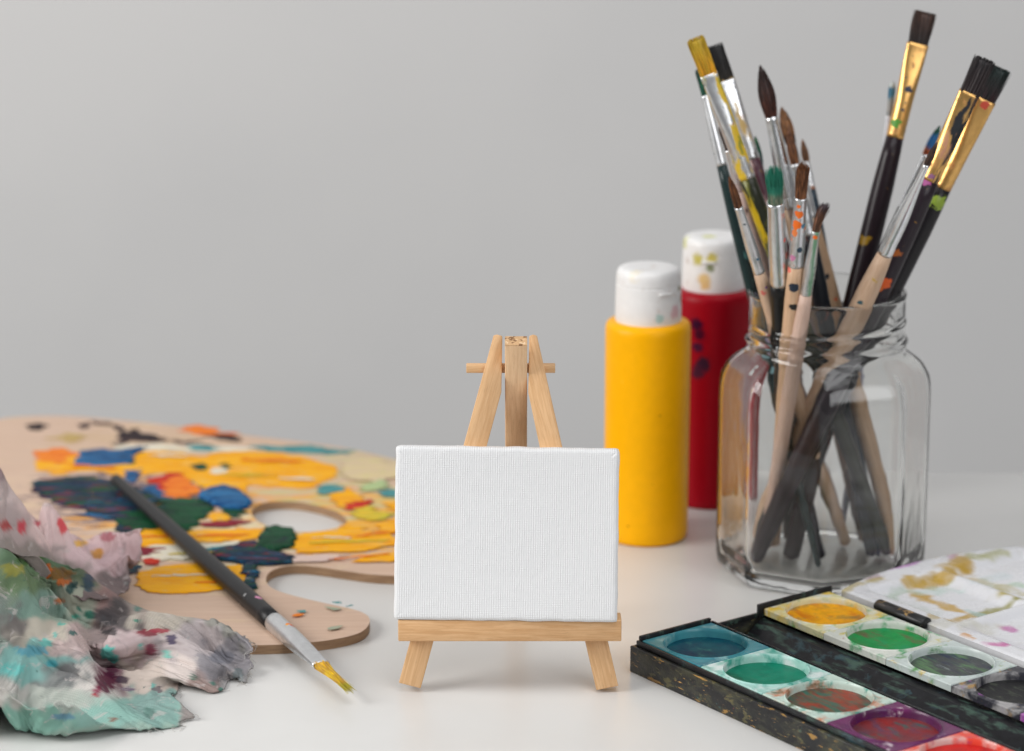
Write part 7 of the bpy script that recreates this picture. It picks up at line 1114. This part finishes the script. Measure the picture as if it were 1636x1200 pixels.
-16,-2,18,-13,4,3,15,6,-20,-7,10,4,-6,2,15,1,-14,-13,-1,4,-13,3,5,-4,3,-5,0,3,7,1,-1,6,12,-5,-10,3,-5,2,14,-3,-11,-5,6,9,0,-11,11,-13,15,5,5,-3,-13,-12,20,8,-14,14,-16,10,-14,-2,8,2,11,-15,-2,-8,-4,1,7,-13,18,8,-7,-3,-2,10,-15,3,-2,18,-11,-8,1,9,19,-5,-17,-2,12,-1,-5,10,12,-6,-12,-9,-8,4,-5,1,11,-10,5,9,-7,-5,-2,8,4,13,-2,-9,-1,11,-8,-10,0,1,-4,-2,7,16,-11,9,-11,6,-7,7,4,5,-16,12,6,-7,3,-19,21,0,-13,3,4,7,0,2,-15,-13,0,-10,11,7,14,2,-2,-4,
7,-20,9,-3,17,-2,-20,-5,6,17,12,-11,-24,0,4,4,7,13,0,-10,-3,-14,21,-16,-8,16,-1,-9,1,-5,-3,2,8,14,2,-2,-9,-11,14,7,-13,3,0,-6,4,-4,21,-3,-4,3,-1,-17,12,-8,10,-13,20,-9,17,-19,-7,10,4,-6,10,2,-3,8,3,-19,-24,-1,10,-2,1,1,7,6,-4,11,-18,7,-7,10,12,-12,-10,-5,10,17,7,-20,-12,0,-4,2,0,14,2,3,-7,8,-15,6,-12,3,-5,6,-6,0,5,5,7,-4,16,-12,-14,9,4,-11,2,3,-6,3,-5,15,2,1,2,7,-14,12,-17,-6,7,10,-1,17,-20,-7,3,1,2,7,-3,-16,5,15,-18,13,3,-2,-3,12,-9,-1,
-9,7,12,-17,3,-10,7,14,-6,-8,-9,7,15,10,-7,-8,-14,-4,-3,12,4,-9,0,11,-3,-12,4,5,-10,-2,6,-3,-3,12,7,4,-14,17,-9,-13,9,0,-2,0,-2,6,4,-5,8,-1,0,5,3,-19,9,2,2,11,-13,0,16,-14,-9,-5,1,27,-2,-3,-20,-19,-2,16,-2,3,8,1,8,3,-8,6,10,4,-19,10,-16,-3,17,0,-8,-8,-3,19,-5,0,-7,-4,-3,-3,17,0,-14,12,5,-15,9,-5,-4,-7,5,-3,1,-4,29,2,-13,-5,11,-7,-4,-2,5,12,-10,-8,4,21,4,-5,-6,-3,-7,20,-19,6,-3,-4,15,-18,4,9,-8,-5,-6,7,2,-2,-1,-17,26,-17,0,-2,14,14,6,-14,
-7,-3,5,6,7,-7,11,-11,-13,18,9,-11,-7,-8,5,-16,10,-2,7,-14,10,13,-12,-4,13,-5,-14,4,7,-9,-1,0,0,-3,-2,31,14,-25,-10,5,1,1,-5,-1,21,-6,-2,1,7,-17,10,7,7,-19,11,-15,-3,8,-8,16,-8,-2,-2,-3,-6,-6,36,-16,-24,14,0,20,-6,-8,-5,1,11,12,-6,2,-4,14,-4,12,1,4,-16,-22,11,20,-7,-15,3,-8,7,-8,8,4,-11,-3,20,-16,-6,19,-13,-4,9,1,-12,6,-4,-4,-3,12,31,-9,-11,0,-4,-4,0,-3,0,9,8,-2,-7,9,1,-2,9,-15,-3,18,-22,6,12,-17,1,5,-7,-1,-8,-7,16,19,-9,7,-3,-5,19,-9,-21,-1,12,0,
-9,2,5,-18,-1,-3,28,13,-1,-13,-16,-5,11,2,-14,8,-3,18,-18,-2,10,-2,-2,-1,5,-9,12,-16,6,9,-8,1,5,-2,-6,-11,15,36,-5,-3,-3,-7,-13,0,-4,17,0,-1,0,0,-6,6,4,5,-13,-14,11,-8,5,17,-23,-10,11,-10,-4,-7,-5,25,33,-3,0,-13,-17,10,5,-10,0,20,-2,8,-6,-19,6,-5,-5,33,-5,11,-3,-11,-13,-4,12,-5,2,-6,6,-6,-7,13,-14,12,1,-5,7,-6,-8,14,-1,-13,9,8,-10,-4,0,19,11,-10,-8,1,2,-5,14,-5,4,-3,4,-3,2,-2,9,2,-16,5,-2,-4,14,-16,15,-22,-29,9,0,4,-1,32,24,-6,-7,-2,4,-19,7,10,-14,0,
-7,0,-4,10,-3,-1,-13,-6,40,-23,1,4,-7,-8,10,4,-9,-11,14,12,-19,1,1,-2,11,-5,5,4,-14,6,7,-2,-9,0,0,-2,-3,9,32,-2,-10,-3,4,0,-13,-2,6,-7,-8,10,1,15,-5,-5,-8,-6,9,4,-4,6,-10,5,-1,-10,4,2,1,-3,25,9,-8,-8,-7,12,-20,0,16,-2,1,-8,-6,7,3,6,-1,-24,17,23,-19,-8,2,-3,-11,18,-10,1,2,3,7,-17,10,-3,-8,17,-12,14,-7,-8,11,-2,-2,0,0,-13,-6,-7,12,48,-2,-2,-3,1,-3,-4,-8,6,-12,1,9,-6,1,-4,8,1,-2,5,-18,12,0,-27,26,7,-5,-10,0,-4,1,32,7,-14,-10,-3,5,-25,6,9,
-4,11,-20,3,12,-16,-1,-5,-19,12,32,-6,-9,9,-18,2,11,7,-12,-11,16,1,-11,6,1,6,-3,5,-1,-4,-11,7,-3,-5,12,-8,-10,2,-12,12,51,-2,2,-9,1,-1,-6,-3,1,0,-6,-9,-2,6,-2,-9,13,-11,20,-2,-31,20,9,-2,3,5,-12,-1,-19,12,40,0,-17,-4,1,-7,-22,2,-2,-5,9,-3,-12,18,-10,-26,-8,-4,-7,8,19,7,12,-8,-3,-8,12,3,-8,10,7,-6,-13,0,11,-3,8,-13,3,-1,-6,2,-1,16,-13,-11,-2,-12,16,43,2,7,-14,-17,-5,-3,16,5,1,-6,-11,9,8,0,-10,13,-13,-1,-11,8,-8,7,4,0,3,-12,17,-17,3,31,-5,0,-9,2,-17,-12,
-4,1,6,-2,4,-6,-10,-6,-14,5,-14,7,-13,5,9,3,17,27,0,-18,4,-16,11,-2,16,-15,-2,-15,10,-6,1,8,1,-13,-1,7,4,0,-10,-12,-11,11,20,23,7,-22,-14,3,14,12,0,-2,-10,-3,6,-4,1,-5,3,-2,22,-8,-13,-6,-3,-3,4,5,-1,6,-6,13,30,-13,-6,-1,-3,-6,4,-15,-1,4,-2,-6,-1,9,-3,-13,1,-2,12,-14,2,-5,-1,-18,10,20,7,11,-8,1,-6,5,-1,-1,-6,6,-8,-4,7,5,-12,1,6,2,1,-7,-10,-1,8,-9,12,11,-12,-2,4,8,7,6,6,3,-8,4,-14,-8,-1,5,22,4,-2,-11,-5,-8,-7,0,-5,3,9,-9,24,21,-6,-6,4,-13,
-1,-4,-1,0,-14,-1,-1,10,-8,6,6,-6,-6,14,-11,5,-11,-8,-4,-7,-15,10,12,15,11,-9,-3,7,5,-6,10,-13,-3,8,4,-5,0,-3,16,-6,-7,-18,0,2,0,18,16,-30,-3,4,19,7,4,6,-2,-15,2,-2,-2,3,1,2,7,-3,-5,9,-8,-16,-4,2,-1,14,-13,26,22,-14,-1,1,7,-12,-5,-5,0,-9,7,-8,16,-6,-5,9,-7,1,11,-11,0,-7,-5,7,-6,3,-6,-8,-9,28,-6,2,10,13,-8,-1,-10,-2,14,-5,9,2,-8,14,-3,-8,-19,-1,7,15,15,-4,-32,-4,0,12,2,11,9,10,-2,-16,-13,8,2,-2,-6,4,10,-18,12,-7,4,-3,0,-5,5,-4,28,13,-5,-12,
-15,11,-5,-11,3,-6,2,1,0,11,-6,-5,9,-6,-2,-1,4,9,-15,-6,16,-14,-3,1,4,-4,14,-8,2,1,6,0,3,-7,-6,7,-5,7,2,8,4,-1,2,2,4,-7,-16,18,-4,-22,-6,-8,12,-2,19,8,3,6,-6,-20,12,13,0,-9,-7,-5,2,8,-2,-5,-8,-4,-4,-2,-4,34,8,0,-3,-10,-2,-2,-3,0,-4,8,-5,7,5,-5,-3,1,-11,16,-2,8,-7,4,-17,3,-7,0,-1,4,16,0,-9,17,-14,-1,10,4,-16,-1,-5,-2,4,-2,7,16,12,3,0,-17,-18,10,18,-8,-22,4,-6,-2,-1,7,2,4,7,9,-20,3,12,9,-16,5,-6,11,-5,-6,-6,-2,3,4,-12,-4,22,25,]
def rag_grid():
    e = np.array(RAG, dtype=np.int64).reshape(3, 78, 78).transpose(1, 2, 0)
    return np.cumsum(np.cumsum(e, axis=0), axis=1)*0.02
def upsample(g, k):
    """Catmull-Rom along both axes"""
    for ax in (0, 1):
        g = np.moveaxis(g, ax, 0); n_ = g.shape[0]
        p = np.concatenate([2*g[:1]-g[1:2], g, 2*g[-1:]-g[-2:-1]])
        t = np.arange((n_-1)*k+1)/k; i = np.minimum(t.astype(int), n_-2); f = (t-i)[:, None, None]
        p0, p1, p2, p3 = p[i], p[i+1], p[i+2], p[i+3]
        g = .5*(2*p1+(p2-p0)*f+(2*p0-5*p1+4*p2-p3)*f*f+(3*p1-p0-3*p2+p3)*f**3)
        g = np.moveaxis(g, 0, ax)
    return g
def soften(g, it):
    for _ in range(it):
        p = np.pad(g, ((1, 1), (1, 1), (0, 0)), mode='edge')
        g = (p[:-2, 1:-1]+p[2:, 1:-1]+p[1:-1, :-2]+p[1:-1, 2:])/4
    return g
# over the palette the cloth lies on the board instead of the table
opx = np.array([(p.x, p.y) for p in o_p])
def inside(X, Y):
    c_ = np.zeros(X.shape, bool); j = len(opx)-1
    for i in range(len(opx)):
        xi, yi = opx[i]; xj, yj = opx[j]
        c_ ^= ((yi > Y) != (yj > Y)) & (X < (xj-xi)*(Y-yi)/(yj-yi+1e-12)+xi); j = i
    return c_
def lin(c): return np.array([((v/255+.055)/1.055)**2.4 if v > 10 else v/255/12.92 for v in c])*1.06
m_rag = N('stained_cotton')
va = m_rag.new('ShaderNodeVertexColor'); va.layer_name = 'paint'; c = va.outputs[0]
c = m_rag.mix(m_rag.ramp(m_rag.noise(.9, 3, (1, 1, 1), 6, .65, .8), .55, .64, 0, .42), c, m_rag.mix(.55, c, (.10, .11, .12)))
c = m_rag.mix(m_rag.ramp(m_rag.noise(1.3, 6, (1, 1, 1), 6, .65, .8), .64, .70, 0, .25), c, (.20, .36, .34))
c = m_rag.mix(m_rag.ramp(m_rag.noise(1.1, 11, (1, 1, 1), 6, .65, .8), .58, .66, 0, .5), c, (.56, .50, .48))
c = m_rag.mix(m_rag.ramp(m_rag.noise(4.0, 15, (1, 1, 1), 4, .6, .3), .69, .72, 0, .6), c, (.05, .12, .11))
c = m_rag.mix(m_rag.ramp(m_rag.noise(3.2, 19, (1, 1, 1), 4, .6, .3), .72, .75, 0, .6), c, (.30, .05, .08))
uvn = m_rag.new('ShaderNodeUVMap'); uvn.uv_map = 'weave'
def thread(dirn, sc_):
    wv = m_rag.new('ShaderNodeTexWave', wave_type='BANDS', bands_direction=dirn); wv.inputs['Scale'].default_value = sc_
    wv.inputs['Distortion'].default_value = 2.0; wv.inputs['Detail'].default_value = 2; wv.inputs['Detail Scale'].default_value = 3
    m_rag.link(uvn.outputs[0], wv.inputs[0]); return wv.outputs['Fac']
hh = m_rag.math('ADD', thread('X', 150), thread('Y', 150))
c = m_rag.mix(m_rag.ramp(hh, .3, 1.7, .30, 0), c, m_rag.mix(.5, c, (.05, .05, .05)))
m_rag.link(c, m_rag.b.inputs['Base Color'])
m_rag.b.inputs['Roughness'].default_value = .9; m_rag.b.inputs['Specular IOR Level'].default_value = .15
m_rag.bump(hh, .3, .02); m_rag.bump(m_rag.noise(5, 4, (1, 1, 1), 4), .5, .06)

def make_rag(amp, blur, warp, lay, zones, blots, RC, label):
    G = rag_grid()
    Gs = soften(G, 20); G = Gs+(soften(G, blur)-Gs)*amp
    x, y, z = G[..., 0].copy(), G[..., 1].copy(), G[..., 2].copy()
    x, y, z = warp(x, y, z)
    lift = np.zeros(x.shape); K = 0
    for dx, dy in ((0, 0), (.7, 0), (-.7, 0), (0, .7), (0, -.7), (0, 1.2), (0, 1.6)):
        lift += inside(x+dx, y+dy); K += 1
    z = lay(x, y, z+.50*np.minimum(1, lift/K*1.6)-.15)
    G = np.stack([x, y, z], -1)
    G = upsample(G, 4)
    ny_, nx_ = G.shape[:2]
    # fine creases
    du = np.gradient(G, axis=0); dv = np.gradient(G, axis=1); nn = np.cross(du, dv); nn /= np.linalg.norm(nn, axis=-1, keepdims=True)+1e-9
    flat = G.reshape(-1, 3)
    cre = np.zeros(len(flat))
    ii, jj = np.divmod(np.arange(len(flat)), nx_)
    for k in range(len(flat)):
        u, v = ii[k]/ny_*22, jj[k]/nx_*22
        wv = mnoise.noise(Vector((u*.25, v*.25, 7)))*3
        cre[k] = (1-abs(mnoise.noise(Vector((u*.9+wv, v*.9-wv, 2)))*2))**3*.11+mnoise.noise(Vector((u*2.6+wv, v*2.6, 5)))*.03
    flat = flat+nn.reshape(-1, 3)*cre[:, None]
    flat[:, 2] = np.maximum(flat[:, 2], .06)
    # colours, soaked in zones
    D = flat[:, 1]*CP-(flat[:, 2]-H)*SP
    PXs = 818+F_PX*flat[:, 0]/D; PYs = 600-F_PX*(flat[:, 1]*SP+(flat[:, 2]-H)*CP)/D
    num = np.zeros((len(flat), 3)); den = np.zeros(len(flat))+1e-6
    jx = np.array([mnoise.noise(Vector((a/22, b/22, 1))) for a, b in zip(PXs, PYs)]); jy = np.array([mnoise.noise(Vector((a/22, b/22, 9))) for a, b in zip(PXs, PYs)])
    for a, b, rx, ry, c_ in zones:
        w_ = np.exp(-(((PXs+jx*26-a)/(rx*.62))**2+((PYs+jy*20-b)/(ry*.62))**2)*1.0)+1e-7
        num += w_[:, None]*lin(c_); den += w_
    COLr = num/den[:, None]
    nz = np.array([mnoise.noise(Vector((a/6, b/6, 4))) for a, b in zip(PXs, PYs)])
    for a, b, rx, ry, c_ in blots:
        q_ = np.sqrt(((PXs-a)/rx)**2+((PYs-b)/ry)**2)+nz*.55
        m_ = np.clip((1.15-q_)/.25, 0, 1)*.88
        COLr = COLr*(1-m_[:, None])+m_[:, None]*lin(c_)

    Fr = (np.arange(ny_-1)[:, None]*nx_+np.arange(nx_-1)[None, :]).ravel()
    Fr = np.stack([Fr, Fr+1, Fr+nx_+1, Fr+nx_], 1)
    me = bpy.data.meshes.new('rag')
    me.from_pydata(((flat-np.array(RC))*S).tolist(), [], Fr.tolist()); me.update()
    me.polygons.foreach_set('use_smooth', [True]*len(me.polygons))
    ca_ = me.color_attributes.new('paint', 'FLOAT_COLOR', 'POINT')
    ca_.data.foreach_set('color', np.concatenate([np.clip(COLr, 0, 1), np.ones((len(flat), 1))], 1).astype(np.float32).ravel())
    uv = me.uv_layers.new(name='weave')
    vi = np.zeros(len(me.loops), np.int32); me.loops.foreach_get('vertex_index', vi)
    uu = np.stack([(vi % nx_)/nx_, (vi//nx_)/ny_], 1).astype(np.float32); uv.data.foreach_set('uv', uu.ravel())
    me.materials.append(m_rag.m)
    rag = link(bpy.data.objects.new('rag', me)); rag.location = RC*S
    so_ = rag.modifiers.new('thickness', 'SOLIDIFY'); so_.thickness = .05*S; so_.offset = 0
    tag(rag, label, 'rag', 'rags heaped at the left edge')

    return rag, flat, PXs, nx_, ny_

def warp_front(x, y, z):
    x = -32+(x+32)*.745; y = 111.3+(y-111.3)*.74; z = z*(.86+.22*np.clip((-16-x)/5, 0, 1))
    e = np.maximum(0, x+21.0); y = y-.42*e
    sm = np.clip((x+21)/6.0, 0, 1); sm = sm*sm*(3-2*sm)
    z = z*(1-.30*sm)
    a, b = P(284, 1158), P(402, 1170)               # the twisted corner that trails off to the right
    wt = np.exp(-((x-a.x)**2+(y-a.y)**2)/1.1**2)
    return x+(b.x-a.x)*wt, y+(b.y-a.y)*wt+(a.y-y)*wt*.35, z*(1-.55*wt)
BACK = (math.radians(160), -26.4, 123.8, .64, .64, 1.42)
def warp_back(x, y, z):
    an, cx, cy, sx, sy, sz = BACK
    dx, dy = x+22, y-119.5
    return cx+(dx*math.cos(an)-dy*math.sin(an))*sx, cy+(dx*math.sin(an)+dy*math.cos(an))*sy, z*sz
zones_front = [(20, 725, 60, 40, (132, 112, 112)), (60, 770, 50, 30, (190, 172, 168)), (110, 820, 60, 45, (205, 178, 176)), (150, 860, 40, 25, (182, 158, 160)), (20, 840, 30, 22, (150, 140, 135)),
         (45, 890, 60, 25, (92, 116, 88)), (20, 925, 40, 30, (104, 124, 92)), (100, 925, 40, 22, (92, 108, 84)), (70, 960, 45, 26, (120, 146, 134)), (120, 955, 35, 25, (168, 172, 156)), (100, 985, 30, 14, (150, 166, 152)),
         (150, 890, 30, 20, (120, 112, 92)), (170, 940, 30, 35, (150, 122, 118)), (190, 975, 22, 30, (96, 90, 90)), (225, 940, 30, 40, (158, 146, 138)), (250, 990, 25, 25, (184, 176, 164)),
         (60, 1010, 50, 18, (186, 178, 164)), (120, 1025, 50, 16, (190, 170, 166)), (200, 1030, 60, 18, (198, 178, 178)), (290, 1030, 35, 18, (178, 168, 168)), (20, 1000, 22, 25, (112, 106, 104)),
         (40, 1060, 60, 22, (132, 176, 170)), (100, 1080, 30, 20, (128, 130, 128)), (150, 1090, 30, 18, (206, 200, 194)), (170, 1085, 25, 16, (120, 88, 96)), (240, 1080, 40, 22, (196, 182, 172)), (280, 1070, 30, 18, (208, 196, 190)),
         (350, 1065, 30, 25, (142, 138, 142)), (330, 1100, 30, 20, (150, 130, 124)), (370, 1100, 22, 25, (156, 154, 154)), (0, 1110, 40, 20, (186, 182, 176)), (90, 1120, 70, 16, (176, 180, 172)),
         (60, 1150, 60, 20, (124, 166, 152)), (180, 1140, 80, 20, (136, 174, 164)), (240, 1130, 30, 20, (130, 158, 152)), (200, 1170, 90, 16, (148, 172, 160)), (330, 1150, 26, 22, (150, 142, 138)), (340, 1180, 40, 12, (84, 84, 86)), (-80, 900, 80, 200, (130, 140, 132))]
blots_front = [(100, 838, 9, 14, (215, 60, 70)), (33, 842, 8, 10, (200, 60, 75)), (8, 840, 9, 8, (170, 60, 60)), (60, 836, 5, 5, (200, 70, 90)), (172, 858, 12, 7, (190, 120, 130)), (128, 868, 10, 5, (226, 175, 70)), (155, 885, 10, 8, (200, 140, 40)), (95, 918, 24, 10, (120, 84, 40)), (78, 912, 5, 12, (190, 96, 40)),
         (103, 930, 12, 5, (184, 100, 50)), (20, 910, 18, 9, (150, 146, 70)), (50, 895, 20, 8, (70, 100, 50)), (95, 960, 8, 5, (170, 96, 50)), (140, 930, 9, 14, (60, 80, 96)), (112, 940, 8, 8, (40, 80, 80)), (142, 982, 8, 7, (30, 110, 92)), (120, 985, 7, 4, (70, 160, 140)), (118, 935, 5, 6, (40, 70, 70)),
         (218, 955, 5, 4, (80, 190, 170)), (220, 972, 4, 6, (50, 120, 110)), (206, 933, 3, 4, (50, 120, 110)), (220, 992, 4, 4, (60, 140, 120)), (126, 972, 3, 5, (40, 110, 95)),
         (172, 1043, 11, 10, (82, 190, 178)), (184, 1053, 7, 6, (82, 185, 175)), (267, 1046, 5, 8, (110, 190, 175)), (224, 1033, 3, 5, (100, 180, 170)), (72, 1028, 9, 7, (96, 190, 180)), (97, 998, 6, 3, (90, 180, 165)), (88, 1015, 3, 5, (110, 180, 170)), (116, 1012, 6, 4, (50, 100, 95)),
         (240, 1038, 10, 9, (140, 50, 78)), (236, 1012, 16, 5, (134, 44, 60)), (255, 1008, 16, 4, (150, 50, 66)), (275, 1022, 8, 8, (70, 62, 90)), (168, 1090, 16, 16, (88, 24, 52)), (178, 1075, 10, 10, (76, 24, 50)), (196, 1087, 9, 6, (62, 42, 62)), (155, 1105, 6, 8, (130, 40, 70)), (152, 1112, 4, 3, (160, 40, 56)),
         (170, 985, 18, 14, (78, 74, 76)), (190, 970, 12, 12, (86, 80, 80)), (176, 1010, 12, 6, (74, 70, 72)), (165, 920, 14, 10, (88, 84, 84)), (82, 1060, 10, 6, (70, 160, 170)), (50, 1040, 26, 8, (96, 160, 176)), (20, 1070, 18, 10, (110, 190, 184)), (110, 1075, 16, 14, (112, 112, 112)), (245, 1098, 4, 6, (120, 190, 180)),
         (252, 1102, 8, 5, (110, 100, 104)), (310, 1082, 5, 4, (60, 100, 84)), (340, 1093, 4, 3, (70, 110, 100)), (352, 1102, 4, 3, (60, 110, 100)), (355, 1050, 20, 10, (112, 112, 120)), (380, 1080, 8, 12, (120, 128, 130)), (182, 1150, 5, 4, (130, 90, 76)), (240, 1140, 9, 10, (96, 128, 120)), (330, 1140, 14, 16, (96, 90, 92)), (380, 1170, 24, 8, (84, 84, 88)), (100, 1145, 20, 5, (100, 140, 160)), (205, 1102, 10, 4, (120, 100, 120))]

rag, flat, PXs, nx_, ny_ = make_rag(.85, 5, warp_back, lambda x, y, z: z, [(20, 725, 60, 40, (158, 134, 136)), (60, 775, 50, 30, (208, 190, 186)), (110, 820, 60, 45, (222, 196, 194)), (150, 860, 40, 25, (208, 182, 184)), (20, 840, 30, 22, (176, 160, 158)), (20, 900, 60, 30, (150, 140, 135))],
    blots_front[:7], Vector((-25, 123, 0)), 'pinkish crumpled cotton rag lying on the palette behind the teal stained one')
rag, flat, PXs, nx_, ny_ = make_rag(1.55, 3, warp_front, lambda x, y, z: z, zones_front, blots_front, Vector((-22, 116, 0)), 'crumpled cotton rag stained teal, grey and dark green, nearest the camera at the left edge')
RC = Vector((-22, 116, 0))

# frayed threads at the hem
m_thr = mat('frayed_thread', (.50, .48, .45), .9)
rt = random.Random(8)
edge_ids = [k*nx_+nx_-1 for k in range(ny_)]+[k*nx_ for k in range(ny_)]+list(range(nx_))+[(ny_-1)*nx_+k for k in range(nx_)]
near = [i for i in edge_ids if PXs[i] > 0 and flat[i, 1] < 121]
V, Fs = [], []
for q in range(60 if near else 0):
    p = Vector(flat[rt.choice(near)]); d = Vector((rt.gauss(.5, .8), rt.gauss(-.8, .6), rt.gauss(.1, .3))).normalized(); L_ = rt.uniform(.15, .6); b0 = len(V)
    for k in range(7):
        t = k/6; c0 = p+d*L_*t+Vector((.10*math.sin(t*5+q), .08*math.cos(t*4+q*2), -.15*t*t)); c0.z = max(c0.z, .03)
        for a in range(3): V.append((c0.x+.011*math.cos(a*2.09), c0.y, c0.z+.011*math.sin(a*2.09)))
    for k in range(6):
        for a in range(3): a2 = (a+1) % 3; Fs.append((b0+k*3+a, b0+k*3+a2, b0+k*3+3+a2, b0+k*3+3+a))
if V:
    th = mesh('frayed_hem', V, Fs, m_thr, rag, off=RC)
